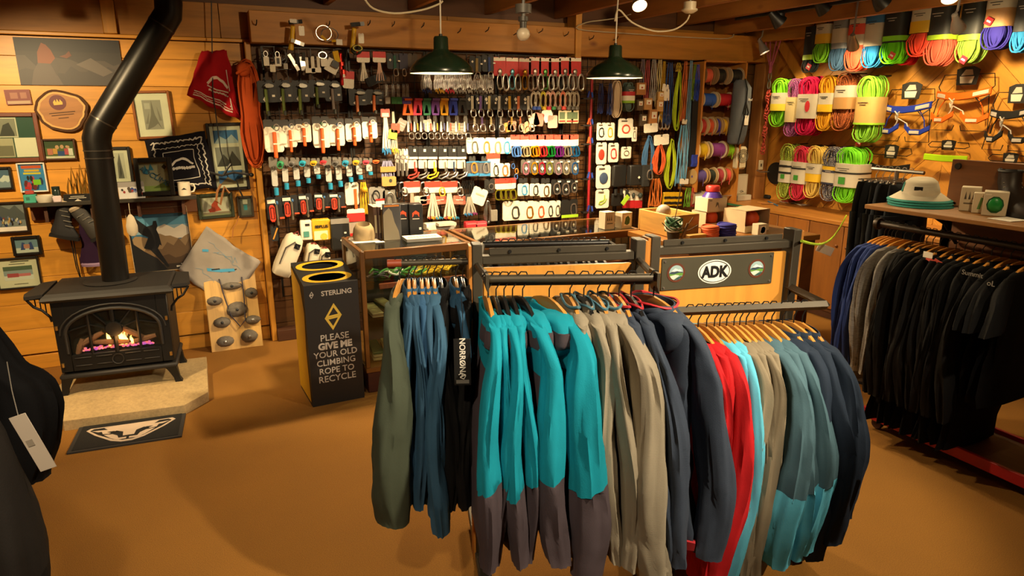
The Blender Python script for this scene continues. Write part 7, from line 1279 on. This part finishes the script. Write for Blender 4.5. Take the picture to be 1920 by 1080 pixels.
# ---------------------------------------------------------------- garments on the floor racks
def on_bar(px, L_, R_): # point of the bar that the photo shows at this column
    d = ray(px, 540); n_ = Vector((d.y, -d.x, 0)); t = (CAM-L_).dot(n_)/((R_-L_).dot(n_)); return L_.lerp(R_, t)
def dress(lst, L_, R_, rz, noun, rack_name, group):
    for i, g in enumerate(lst):
        px, col, kw = g; p = on_bar(px, L_, R_); kw = dict(kw); wood = kw.pop('wood', True); lab = kw.pop('lab'); sw = kw.get('swing', 0)
        hanger(p, rz+sw, '%s hanger %s' % ('wooden' if wood else 'black', 'carrying the '+lab), 'hangers on '+rack_name, wood)
        jacket(p, rz, lab, col, group=group, seed=i*1.37+px*.01, **kw)
BLUE = '#34526a'; TEAL = '#15899c'; PLUM = '#4a4044'; SAND = '#8a7f6a'; NAVY = '#2a3444'; RED = '#b01c20'; SKY = '#58adc6'; KHAKI = '#7d715c'; SLATE = '#45606a'; DNAVY = '#222c3a'
H1 = 'jackets on the left arm of the rack'
BH = lambda t: 'steel blue hoodie, '+t
dress([(750, '#454b3c', dict(lab='olive grey jacket at the left end of the rack', th=.5, st=.055, SL=.72, L=.60, swing=-.16, spread=.03, collar=False, lean=.02, dy=-.03)),
       (767, BLUE, dict(lab=BH('next to the olive jacket'), hood=True, st=.026, SL=.66, L=.72, lean=-.06)), (777, BLUE, dict(lab=BH('second from the olive jacket'), hood=True, st=.024, SL=.68, dy=-.015)),
       (791, '#36597a', dict(lab=BH('third from the olive jacket'), hood=True, st=.026, SL=.72, dy=.01)), (802, BLUE, dict(lab=BH('fourth from the olive jacket'), hood=True, st=.024, SL=.72, dy=-.01)), (814, '#395b74', dict(lab=BH('with the longest sleeve'), hood=True, st=.034, SL=.78, L=.72, dy=-.03, lean=-.03)),
       (827, '#0e0d0c', dict(lab='black jacket behind the hanging black tag', th=.5, wood=False, L=.72, st=.03)), (855, '#33556f', dict(lab=BH('left of the turquoise jackets'), hood=True, st=.025, c2='#151312', split=.3, bodysplit=.4)), (868, '#0e0d0c', dict(lab='black jacket beside the rack post', th=.5, wood=False, L=.70, st=.03, dy=.02))],
      lb0, lb1, rz1, 'jacket', 'the left arm', H1)
tp_ = onD(866, 635, 1.98); nt_ = thing('brand_tag', 'black hang tag with white brand lettering and bird mark', 'tag', tp_, YAW+.05)
th_ = tp_.z-onD(866, 722, 1.98).z; MB().span(-.026, .026, -.001, .001, -th_, 0, .0005).build('tag_card', mat('#12110f', .5), nt_)
lettering('NORRØNA', .0255, mat('#d8d0c0', .5), nt_, (0, -.0016, -.062), (PI/2, PI/2, 0), bold=.0004)
MB().tube([(0, 0, 0), (.004, .01, .06), (0, .03, .12)], .0012, 4).build('tag_string', BLACK, nt_); m = MB(); m.tube([(-.012, -.002, -.118), (-.002, -.002, -.112), (.010, -.002, -.122), (.004, -.002, -.132), (-.006, -.002, -.128), (.002, -.002, -.12)], .0016, 4); m.build('bird_mark', mat('#d8d0c0', .5), nt_); MB().box((0, -.0014, -th_+.012), (.04, .0006, .012)).build('tag_print', mat('#6a655c', .5), nt_)
TL = lambda s: 'turquoise and plum jacket on the front bar, %s' % s
TK = dict(c2=PLUM, hood=True, bodysplit=.58, collar=False, SL=.74, L=.74)
SK = dict(kind='grid', trim='#3f6a7a', hood=True, SL=.76, L=.74)
dress([(915, TEAL, dict(TK, lab=TL('leftmost'), split=.54, st=.031, lean=-.07, dy=-.02)), (930, TEAL, dict(TK, lab=TL('second from left'), split=.53, st=.024, wood=False, lean=-.04, dy=.015)),
       (945, TEAL, dict(TK, lab=TL('third from left'), split=.58, st=.028, wood=False, dy=-.01)), (961, TEAL, dict(TK, lab=TL('fourth from left'), split=.54, st=.026, wood=False, lean=.03, dy=.02)),
       (980, TEAL, dict(TK, lab=TL('fifth from left'), split=.52, th=.5, st=.042, wood=False, swing=.12, lean=.06, dy=-.02)), (1030, TEAL, dict(TK, lab='turquoise and plum jacket turned outward beside the sand ones', split=.5, th=.5, st=.058, SL=.80, L=.78, swing=.28, zipc='#1c1a1a', dy=-.03)),
       (1069, SAND, dict(SK, lab='sand grey fleece on the front bar, leftmost', st=.026, lean=.10, dy=.05)), (1095, SAND, dict(SK, lab='sand grey fleece on the front bar, second from left', st=.03, wood=False, lean=.08, dy=.015)), (1121, SAND, dict(SK, lab='sand grey fleece on the front bar, third from left', st=.03, lean=.08, dy=-.01)),
       (1141, SAND, dict(SK, lab='sand grey fleece at the front, rightmost', th=.6, st=.058, SL=.82, lean=.12, swing=.05, dy=-.03)),
       (1161, NAVY, dict(lab='navy fleece with red piping, left of the pair', kind='grid', st=.034, SL=.78, L=.76, trim='#b8242c', lean=.14, hem='#a82028')), (1184, NAVY, dict(lab='navy fleece with red piping and black hanger', kind='grid', st=.04, SL=.76, L=.74, trim='#b8242c', wood=False, lean=.16, dy=-.01, hem='#a82028'))],
      bL, bR, rz1, 'jacket', 'the front bar', 'jackets on the front bar')
p = on_bar(1226, bL, bR); hanger(p, rz1+.34, 'wooden hanger carrying the navy jacket with red chest pocket', 'hangers on the front bar')
nj = jacket(p, rz1, 'navy jacket with red chest pocket at the end of the bar', NAVY, kind='grid', th=1.35, st=.047, SL=.78, L=.76, hood=True, trim='#b8242c', swing=.30, seed=3.3, hem='#a82028', lean=.06, sxo=.045, group='jackets on the front bar')
MB().loft([[Vector((-.074-.06*(z+.12), -.195, z-.04)), Vector((-.094-.06*(z+.12), -.12, z)), Vector((-.094-.06*(z+.12), -.01, z+.02)), Vector((-.05, -.01, z+.02)), Vector((-.03, -.2, z-.04))] for z in (-.30, -.36, -.43, -.50)]).build('chest_pocket', mat('#a81c24', .7), nj, smooth=.3)
MB().box((-.086, -.08, -.315), (.004, .05, .018)).build('pocket_label', mat('#3a2f4a', .6), nj)
RL = 'jackets on the front bar of the sticker rack'
HK2 = dict(hood=True, collar=False, SL=.78, L=.78, lean=-.04)
dress([(1296, RED, dict(HK2, lab='red hooded jacket, leftmost on the sticker rack', st=.03)), (1314, RED, dict(HK2, lab='red hooded jacket, second on the sticker rack', st=.032, dy=.015)), (1330, RED, dict(HK2, lab='red hooded jacket beside the light blue ones', th=.5, st=.042, SL=.82, dy=-.02)),
       (1345, SKY, dict(HK2, lab='light blue hooded jacket beside the red ones', st=.024, dy=.02)), (1355, SKY, dict(HK2, lab='light blue hooded jacket beside the khaki ones', st=.03, SL=.8, dy=-.01)),
       (1368, KHAKI, dict(HK2, lab='khaki hoodie on the sticker rack, leftmost', st=.032)), (1382, KHAKI, dict(HK2, lab='khaki hoodie on the sticker rack, second from left', st=.028, dy=.015)), (1393, KHAKI, dict(HK2, lab='khaki hoodie on the sticker rack, third from left', st=.026)), (1405, KHAKI, dict(HK2, lab='khaki hoodie on the sticker rack, rightmost', st=.03, dy=.02)),
       (1420, SLATE, dict(lab='slate blue puffy jacket with light blue cuffs, leftmost', c2=SKY, split=.52, th=.7, st=.05, SL=.72, L=.74, spread=.03, dy=-.02, collar=False, hood=True)), (1438, SLATE, dict(lab='slate blue puffy jacket with light blue cuffs, middle', c2=SKY, split=.5, th=.6, st=.042, SL=.70, L=.70, spread=.04, collar=False, hood=True)), (1453, SLATE, dict(lab='slate blue puffy jacket with light blue cuffs, rightmost', c2=SKY, split=.5, th=.6, st=.046, SL=.68, L=.68, lean=.04, spread=.04, collar=False)),
       (1474, DNAVY, dict(lab='dark navy puffy jacket on the sticker rack, leftmost', th=.7, st=.05, SL=.74, L=.74, lean=.03, hood=True)), (1495, DNAVY, dict(lab='dark navy puffy jacket on the sticker rack, middle', th=.7, st=.05, SL=.66, L=.66, lean=.06, spread=.03)), (1511, DNAVY, dict(lab='dark navy puffy jacket on the sticker rack, rightmost', th=.7, st=.05, SL=.56, L=.58, lean=.08, spread=.03))],
      b2L, b2R, rz2, 'jacket', 'the sticker rack', RL)
# ---------------------------------------------------------------- long wall fixture at the right with shelf, rail and dark shirts
fx = thing('wheeled_garment_fixture', 'long wooden garment fixture with shelf, pipe rail and red base', 'clothing rack', (3.5, 1.6, 0)); FW_ = mat('#8a5a2a', .5, 0, 'wood', 1); ya, yb_ = -.95, .99
MB().span(-.18, .26, ya, yb_-.03, 1.262, 1.285, .003).build('shelf', mat('#9a6a34', .45, 0, 'wood', 1), fx)
MB().span(.26, .28, ya, .80, 1.0, 1.525, .003).build('back_board', mat('#7a4a22', .5, 0, 'wood', 1), fx)
MB().lathe([(0, -.01), (.016, -.01), (.018, 0), (0, 0)], 14, (.258, .76, 1.49), 'x').build('board_knob', BLACK, fx)
MB().tube([(0, ya, 1.16), (0, yb_, 1.16)], .0175, 12).build('pipe_rail', mat('#3a3128', .4, .6), fx); MB().lathe([(0, -.012), (.032, -.012), (.034, 0), (.032, .012), (0, .012)], 18, (0, yb_+.005, 1.16), 'y').build('rail_flange', mat('#3a3128', .4, .6), fx)
for y in (.70, -.5): MB().tube([(.25, y, 1.08), (.12, y, 1.2), (-.02, y, 1.262)], .01, 6).build('shelf_bracket', BLACK, fx)
MB().span(-.115, -.095, ya, yb_-.14, .065, .125, .003).build('red_base_rail', mat('#a8101c', .45), fx); MB().span(.28, .30, ya, yb_-.14, .065, .125, .003).build('red_base_rail', mat('#a8101c', .45), fx)
MB().span(-.10, .29, ya, yb_-.15, .075, .10, .003).build('base_deck', mat('#5a3a1c', .6, 0, 'wood', 1), fx)
for y in (.78, -.1, -.85):
    for x in (-.06, .25): MB().lathe([(0, -.014), (.03, -.014), (.034, 0), (.03, .014), (0, .014)], 16, (x, y, .035), 'x').build('caster', mat('#3a1a14', .5), fx)
for y in (-.06, -.9): MB().span(-.12, .28, y-.012, y+.012, .10, 1.262, .003).build('end_panel', mat('#9a6228', .5, 0, 'wood', 2), fx) if y > -.5 else MB().span(.24, .28, y-.02, y+.02, .10, 1.262, .003).build('upright', FW_, fx)
MB().span(.26, .28, .74, .80, .1, 1.3, .003).build('upright', FW_, fx)
RL0, RL1 = Vector((3.5, 1.6+ya, 1.16)), Vector((3.5, 1.6+yb_, 1.16))
def on_rail(px, py): p = onX(px, py, 3.5); return Vector((3.5, p.y, 1.16))
GR = 'shirts on the pipe rail'
items = [(1660, '#2a3a70', 'blue long sleeved shirt on the pipe rail, leftmost', 'cloth', .6), (1667, '#2a3a70', 'blue long sleeved shirt on the pipe rail, second', 'cloth', .7), (1674, '#2c3c74', 'blue long sleeved shirt on the pipe rail, third', 'cloth', .7), (1681, '#2a3a70', 'blue long sleeved shirt beside the grey heather tops', 'cloth', .7), (1697, '#77726c', 'grey heather fleece top beside the blue shirts', 'heather', .9), (1712, '#6d6964', 'grey heather fleece top beside the black ones', 'heather', .8)]
BKN = ['leftmost', 'second', 'third', 'fourth', 'fifth', 'sixth', 'seventh', 'eighth', 'ninth', 'tenth', 'eleventh', 'twelfth', 'thirteenth', 'fourteenth']
xs_ = [1728, 1739, 1751, 1765, 1780, 1795, 1812, 1828, 1845, 1862, 1880, 1898, 1918, 1940]
for i, x in enumerate(xs_): items.append((x, ['#0d0c0c', '#121111', '#0a0909'][i % 3], 'black top on the pipe rail, %s counted from the grey tops' % BKN[i], 'cloth', .9))
for i, (px, c, lab, kd, th) in enumerate(items):
    p = on_rail(px, 425+(px-1650)*.167); sw = rnd(-.08, .08)
    hanger(p, -PI/2+sw, 'wooden hanger carrying the '+lab, 'hangers on the pipe rail'); short = i >= len(items)-3
    jacket(p, -PI/2, lab, c, 'shirt', GR, L=.72 if i < 6 else (.92 if not short else .62), SL=.64 if i < 6 else .74, th=th*.6, st=.02+.012*th, kind=kd, seed=i*2.1+.4, collar=(i >= 6 and i % 2 == 0), name='long_sleeved_shirt' if not short else 'short_sleeved_shirt', short=short, swing=sw, cuff='#8d887f' if kd == 'heather' else None, flare=.0)
for i, (x, y) in enumerate([(1672, 490), (1728, 492), (1745, 488), (1760, 492)]):
    p = onX(x, y, 3.33); tag(MB().cbox((0, 0, 0), (.004, .05, .018), .001, Matrix.Rotation(.35, 3, 'X')).build('neck_label', mat(['#2a8ac0', '#d8503c', '#d8503c', '#d8503c'][i], .6), None, p), ['small blue neck label on the blue shirts', 'small coral neck label beside grey top', 'coral neck label on the black tops, middle one', 'coral neck label on the black tops, right one'][i], 'label')
p = onX(1740, 478, 3.30); tag(MB().cbox((0, 0, 0), (.003, .05, .03), .001).build('size_tag', WHITE, None, p), 'little white size tag on the black tops', 'tag')
for t_, x, y, s_ in (('Summit', 1823, 514, .032), ('oL', 1858, 532, .035)):
    p = onX(x, y, 3.262); lt = lettering(t_, s_, mat('#8f8a82', .6), None, p, (PI/2, 0, -PI/2), name='shirt_print'); tag(lt, 'grey printed shirt lettering %s on black tops' % ('of small size' if t_ == 'oL' else 'in a row'), 'lettering')
# on the shelf: hats, mug boxes, boots, papers
zs_ = 1.286
for i in range(3):
    p = onZ(1752, 388, zs_); o = thing('bucket_hat', 'white bucket hat with teal brim edge, %s of the stack' % ('bottom', 'middle', 'top')[i], 'hat', (3.55+.004*i, 2.40+.008*i, zs_+.013*i), .3+.1*i, 'stacked bucket hats')
    MB().lathe([(.155, .0), (.152, .004), (.095, .045), (.088, .045), (.15, -.0+.001)], 32, (0, 0, 0), 'z', False).build('brim', mat('#d8cdb4', .85, 0, 'cloth'), o); MB().lathe([(.156, -.001), (.158, .003), (.146, .011), (.144, .007)], 32, (0, 0, 0), 'z', False).build('brim_edge', mat('#2f8a80', .8), o)
    MB().loft([[Vector((r*1.12*math.cos(q), r*.95*math.sin(q), z+.006*math.cos(q)*k_)) for q in [2*PI*j/28 for j in range(28)]] for z, r, k_ in ((.04, .092, 0), (.07, .088, 0), (.1, .08, 1), (.115, .06, 1), (.112, .02, 1))]).build('crown', mat('#d8cdb4', .85, 0, 'cloth'), o, smooth=1)
    if i == 2:
        MB().loft([[Vector((r*math.cos(q), r*.87*math.sin(q), z)) for q in [PI*.35+PI*.3*j/7 for j in range(8)]] for z, r in ((.043, .105), (.094, .094))], cap=False).build('teal_side_panel', mat('#2f8a80', .8), o); MB().cbox((-.104, 0, .07), (.003, .04, .02), .001).build('logo_patch', BLACK, o)
def shelf_box(label, px, py, wd, hg, art, rz):
    p = onZ(px, py, zs_); o = thing('mug_carton', label, 'box', (p.x, p.y, zs_), rz); MB().span(-wd/2, wd/2, 0, wd, 0, hg, .002).build('carton', mat('#d0c2a6', .6), o); m = MB()
    for c_, poly in art: m.cur = lin(c_); m.add([((x-.5)*wd, -.001-.0002*len(m.f), z*hg) for x, z in poly], [list(range(len(poly)))])
    m.build('print', PRINT, o, smooth=0); return o, wd, hg
shelf_box('white mug carton with drawn trees on the shelf', 1815, 396, .085, .12, trees, -1.05); shelf_box('white mug carton with thin leaf print between two cartons', 1836, 400, .07, .10, [('#5a8a4a', [(.3, .2), (.45, .8), (.6, .75), (.5, .2)])], -1.05)
o, wd, hg = shelf_box('white carton with round window on the shelf', 1862, 405, .10, .115, [('#14532a', [(.5+.36*math.cos(2*PI*i/10), .47+.36*math.sin(2*PI*i/10)) for i in range(10)]), ('#e6dcc8', rect(.06, .86, .3, .92))], -1.05); MB().ball((0, .0, hg*.47), (.03, .012, .034)).build('green_mug', mat('#1f8a3c', .3), o)
def work_boot(label, y, x, rz):
    o = thing('hiking_boot', label, 'boot', (x, y, zs_), rz); BM = mat('#2a211a', .5); 
    MB().loft([[Vector((cx+rx*math.cos(q), ry*math.sin(q), z)) for q in [2*PI*j/16 for j in range(16)]] for z, cx, rx, ry in ((.02, .06, .145, .048), (.05, .06, .145, .05), (.08, .03, .115, .048), (.105, -.0, .08, .045), (.14, -.03, .062, .045), (.19, -.035, .06, .046), (.205, -.035, .058, .044))]).build('upper', BM, o, smooth=1)
    MB().slab([(-.09, -.045), (.06, -.05), (.16, -.042), (.205, 0), (.16, .042), (.06, .05), (-.09, .045)], 0, .024).build('sole', BLACK, o); m = MB()
    for k_ in range(5): m.tube([(.02-.012*k_, -.042, .11+.02*k_), (.028-.008*k_, 0, .122+.02*k_), (.02-.012*k_, .042, .11+.02*k_)], .004, 5)
    m.build('laces', mat('#8f8778', .7), o); MB().lathe([(.05, .2), (.058, .204), (.05, .212), (.044, .204)], 16, (-.035, 0, 0), 'z', False).build('padded_collar', mat('#1b1612', .7), o)
work_boot('dark brown hiking boot on the shelf, front of the pair', 2.02, 3.66, -2.2); work_boot('dark brown hiking boot on the shelf, rear of the pair', 2.06, 3.74, -2.0)
for i, (x, y) in enumerate([(1888, 412), (1912, 398), (1915, 405)]): tag(MB().slab([(-.06, -.05), (.05, -.06), (.07, .04), (-.05, .06)], 0, .003+.003*i).build('paper_card', WHITE, None, (onZ(x, y, zs_).x, onZ(x, y, zs_).y, zs_+.0005+.004*i), (0, 0, .4*i), smooth=0), 'white paper card on the shelf, %s' % ('before the boots', 'beside the boots', 'at the right edge')[i], 'paper')
# short arm with clip hangers and dark trousers behind the fixture
p0, p1 = onX(1640, 322, 4.1), onX(1728, 318, 4.1); za = (p0.z+p1.z)/2
ar = thing('trouser_stand', 'steel stand arm holding dark trousers behind the plywood board', 'clothing rack', (4.1, (p0.y+p1.y)/2, 0)); hl = abs(p0.y-p1.y)/2
MB().tube([(0, -hl-.02, za), (0, hl+.02, za)], .012, 8).build('arm', STEEL, ar); MB().tube([(0, -.0, za), (0, -.0, .03)], .014, 8).build('upright', STEEL, ar); MB().lathe([(0, 0), (.2, 0), (.19, .015), (.03, .03), (0, .03)], 24).build('base', DKMET, ar)
for i in range(6):
    y = ar.location.y+hl*(.9-.30*i); o = thing('clip_hanger', 'steel clip hanger on the trouser stand, %s' % nth(i, 6), 'hanger', (4.1, y, za), -PI/2+rnd(-.1, .1), 'clip hangers'); put('hook', HK, STEEL, o); MB().tube([(0, -.17, -.06), (0, .17, -.06)], .004, 6).tube([(0, 0, -.06), (0, 0, -.03)], .003, 5).build('cross_wire', STEEL, o)
    for s in (-1, 1): MB().cbox((0, s*.13, -.075), (.016, .02, .04), .003).build('clip', STEEL, o)
    t = thing('dark_trousers', ('black' if i % 2 == 0 else 'charcoal')+' trousers clipped to the stand, %s' % nth(i, 6), 'trousers', (4.1, y, za), o.rotation_euler.z, 'trousers on the stand'); TM = mat('#14130f' if i % 2 == 0 else '#23262a', .85, 0, 'cloth')
    MB().loft([ring(0, 0, z, tx, wy, 18, i+.3, .1) for z, wy, tx in ((-.075, .17, .018), (-.1, .175, .03), (-.2, .185, .035), (-.30, .19, .035))]).build('waist', TM, t, smooth=1.2)
    for s in (-1, 1): MB().loft([ring(0, s*.10, z, tx, wy, 14, i+s*.7, .12) for z, wy, tx in ((-.27, .098, .035), (-.4, .1, .034), (-.52, .095, .032), (-.60, .09, .03))]).build('leg', TM, t, smooth=1.2)
# ---------------------------------------------------------------- dark jackets at the left edge, close to the viewer
def near(lat, D, z): p = HD*D+RT*lat; return Vector((p.x, p.y, z))
fb_ = thing('side_rack', 'dark pipe rack just outside the left edge of view', 'clothing rack', near(-1.40, .6, 0), math.radians(65))
MB().tube([(0, 0, 1.50), (.95, 0, 1.50)], .014, 10).tube([(0, 0, 1.50), (0, 0, .03)], .016, 10).build('rail', DKMET, fb_); MB().span(-.25, .3, -.2, .2, 0, .03).build('foot', DKMET, fb_)
qa = near(-1.335, 1.2, 1.5); hanger(qa, math.radians(65), 'wooden hanger at the left edge carrying the dark brown jacket', 'hangers at the left edge')
nj = jacket(qa, math.radians(65), 'dark brown grey jacket at the left edge of view', '#2b2622', th=1.2, st=.06, SL=.86, L=.86, seed=2.2, spread=.06, c2='#231f1c', split=.5)
qb = near(-1.455, 1.47, 1.5); hanger(qb, math.radians(68), 'black hanger at the left edge carrying the red lined jacket', 'hangers at the left edge', False)
j2 = jacket(qb, math.radians(68), 'black jacket with red lining at the left edge', '#0f0d0d', th=.9, st=.05, SL=.42, L=.84, seed=4.2, spread=.06)
MB().tube([(.02, -.33, -.46), (.02, -.315, -.51), (.02, -.28, -.565)], .010, 6, flat=.5).build('red_lining', mat('#b01820', .6), j2)
p = onD(62, 830, 1.08); o = thing('price_tag', 'long white price tag on the dark brown jacket', 'tag', p, YAW+.1); 
MB().cbox((0, 0, 0), (.03, .001, .11), .0004, Matrix.Rotation(-.32, 3, 'Y')).build('paper', mat('#b8a894', .6), o); MB().box((-.004, -.001, .0), (.012, .0006, .012), Matrix.Rotation(-.32, 3, 'Y')).build('stamp', mat('#8f8270', .6), o); MB().tube([(-.015, 0, .045), (-.03, .02, .09), (-.035, .03, .14)], .001, 4).build('string', mat('#6a6052', .6), o)
# ================================================================ lamps, cords and wires under the ceiling; rope on the stove wall
GREEN = mat('#1b2a1b', .25); LIT = mat('#ffe2b0', .5, emit=9.); INNER = mat('#f0e2c4', .4)
for i, pnd in enumerate(PENDANTS):
    o = thing('pendant_lamp', ('dark green barn pendant lamp, left of the pair', 'dark green barn pendant lamp before the hanging cords')[i], 'lamp', pnd); R_ = .205
    sd_ = MB().lathe([(R_, 0), (R_*1.01, .006), (R_*.97, .035), (R_*.80, .075), (R_*.5, .112), (R_*.27, .135), (.048, .15), (.046, .215), (.040, .225), (0, .225)], 40, (0, 0, 0), 'z', False).build('shade', GREEN, o, smooth=.9)
    MB().lathe([(R_*.985, .003), (R_*.95, .033), (R_*.78, .072), (R_*.48, .108), (.045, .14), (.02, .14)], 40, (0, 0, 0), 'z', False).build('white_inside', INNER, sd_, smooth=.9)
    MB().ball((0, 0, .075), (.034, .034, .045), 16, 10).build('bulb', mat('#ffe6bd', .5, emit=25.), o); MB().tube([(0, 0, .22), (0, 0, .24)], .012, 10).build('cord_grip', BLACK, o)
    MB().tube([(0, 0, .23), (.002, 0, .45), (.02, .01, .66)], .005, 6).build('cord', mat('#c8bfae', .5), o)
def head(name, label, at, aim, m, lit, r=.045, mount=None):
    at = Vector(at); d = (Vector(aim)-at).normalized(); o = thing(name, label, 'spotlight', at); q = d.to_track_quat('-Z', 'Y').to_matrix()
    def tr(mb): mb.v = [tuple(q @ Vector(v)) for v in mb.v]; return mb
    tr(MB().lathe([(r, -.01), (r*.98, -.0), (r*.72, .05), (r*.45, .085), (r*.4, .12), (0, .125)], 20, (0, 0, .0), 'z', False)).build('lamp_head', m, o)
    tr(MB().lathe([(0, .012), (r*.9, .008), (r*.93, .0), (0, .0)], 20)).build('lens', LIT if lit else mat('#2a2520', .3), o)
    top_ = Vector((at.x, at.y, 2.775 if mount is None else mount)); j = -d*.12
    MB().tube([j, Vector((j.x*.6, j.y*.6, j.z+.03)), Vector((0, 0, top_.z-at.z))], .008, 6).build('swivel_arm', m, o); MB().lathe([(0, 0), (.035, 0), (.035, -.03), (0, -.03)], 16, (0, 0, top_.z-at.z)).build('canopy', m, o); return o
CHR = mat('#a8a29a', .3, .6)
for i, (a, b, wts, cone, col_) in enumerate(SPOTS):
    a = Vector(a); d = (Vector(b)-a).normalized()
    head('flood_lamp', 'lit ceiling flood lamp '+['above the viewer aimed at the racks', 'behind the viewer to the right', 'over the open carpet', 'in the top left corner over stove wall', 'between the two pendant lamps', 'above the pipe rail at the top right', 'beside the mauve cord anchor', 'hanging before the brick red rope', 'right by the stove wall', 'hanging before the slate blue rope', 'added unseen over the left bays of gear', 'added unseen over the right bays of gear', 'added unseen over the hats'][i], a-d*.03, b, CHR, True)
for i, (x, y, D, aim) in enumerate([(1462, 42, 4.3, (4.6, 4.0, 1)), (1546, 18, 4.0, (4.8, 3.6, 1)), (1655, 8, 3.7, (4.9, 3.0, 1))]):
    p = onX(x, y, 4.42); head('track_spotlight', 'unlit black track spotlight before the rope wall, %s' % nth(i, 3), p, (5.4, p.y-.3, 1.6), BLACK, False, .06, 2.52)
tag(MB().span(-.012, .012, -1.0, .9, 0, .025).tube([(0, -.8, .02), (0, -.8, .255)], .006, 6).tube([(0, .7, .02), (0, .7, .255)], .006, 6).build('lighting_track', BLACK, None, (4.42, 4.0, 2.52)), 'black lighting track carrying the unlit spotlights', 'track')
p = onY(981, 64, 4.0); o = thing('globe_lamp', 'unlit white globe bulb in a grey holder', 'lamp', p); MB().ball((0, 0, 0), (.042, .042, .04), 16, 10).build('bulb', mat('#b8aa94', .4), o); MB().lathe([(.02, .03), (.022, .07), (.03, .075), (.03, .1), (0, .1)], 14).build('socket', mat('#3a3632', .5), o); MB().lathe([(0, .12), (.05, .12), (.05, .17), (0, .17)], 16).tube([(0, 0, .1), (0, 0, .13)], .012, 8).tube([(0, 0, .17), (0, 0, 2.55-p.z)], .01, 6).build('canopy', mat('#4a4640', .5), o)
p = onY(1293, 20, 4.3); o = thing('ceiling_socket', 'white round ceiling socket between the lamp cords', 'socket', p); MB().lathe([(0, -.02), (.03, -.018), (.058, .0), (.058, .01), (.045, .012), (.045, .06), (0, .06)], 20).build('socket_dome', mat('#b8a88c', .4), o); MB().tube([(0, 0, .05), (0, 0, 2.6-p.z)], .01, 6).build('stem', mat('#6a5f50', .5), o)
def cable(label, pts, Y, r=.006, c='#b8a98c'):
    P = [onY(x, y, Y) for x, y in pts]; c0 = P[0]; R_ = lerp_rows([tuple(p-c0) for p in P], 4); return tag(MB().tube([Vector(p) for p in R_], r, 6).build('lamp_cable', mat(c, .5), None, c0), label, 'cable')
cable('white cable swagged to the left pendant lamp', [(682, -4), (700, 16), (740, 25), (790, 19), (822, 8), (830, 2)], 4.35)
cable('white cable swagged from right pendant to ceiling socket', [(1153, 40), (1160, 18), (1185, 42), (1225, 58), (1262, 56), (1285, 42), (1293, 28)], 4.33)
cable('thin white cable running along the header beam', [(1200, 22), (1150, 35), (1100, 42), (1085, 55), (1180, 63), (1290, 70), (1365, 72), (1380, 60), (1412, 52)], 5.33, .005)
rope_bundle('rope_hank', 'long orange rope hank hanging on the stove wall trim', 437, 110, 484, 316, '#b0481c', lambda x, y: onY(x, y, 5.43), 0, loops=12, r=.006, fat=.22)
p = onY(456, 130, 5.40); tag(MB().ball((0, 0, 0), (.05, .04, .05)).tube([(-.05, -.02, -.03), (.0, -.05, .0), (.055, -.02, .03)], .009, 6).build('rope_knot', mat('#b0481c', .8, 0, 'cloth'), None, (p.x, 5.39, p.z)), 'orange knot wrapping the top of the rope hank', 'rope')
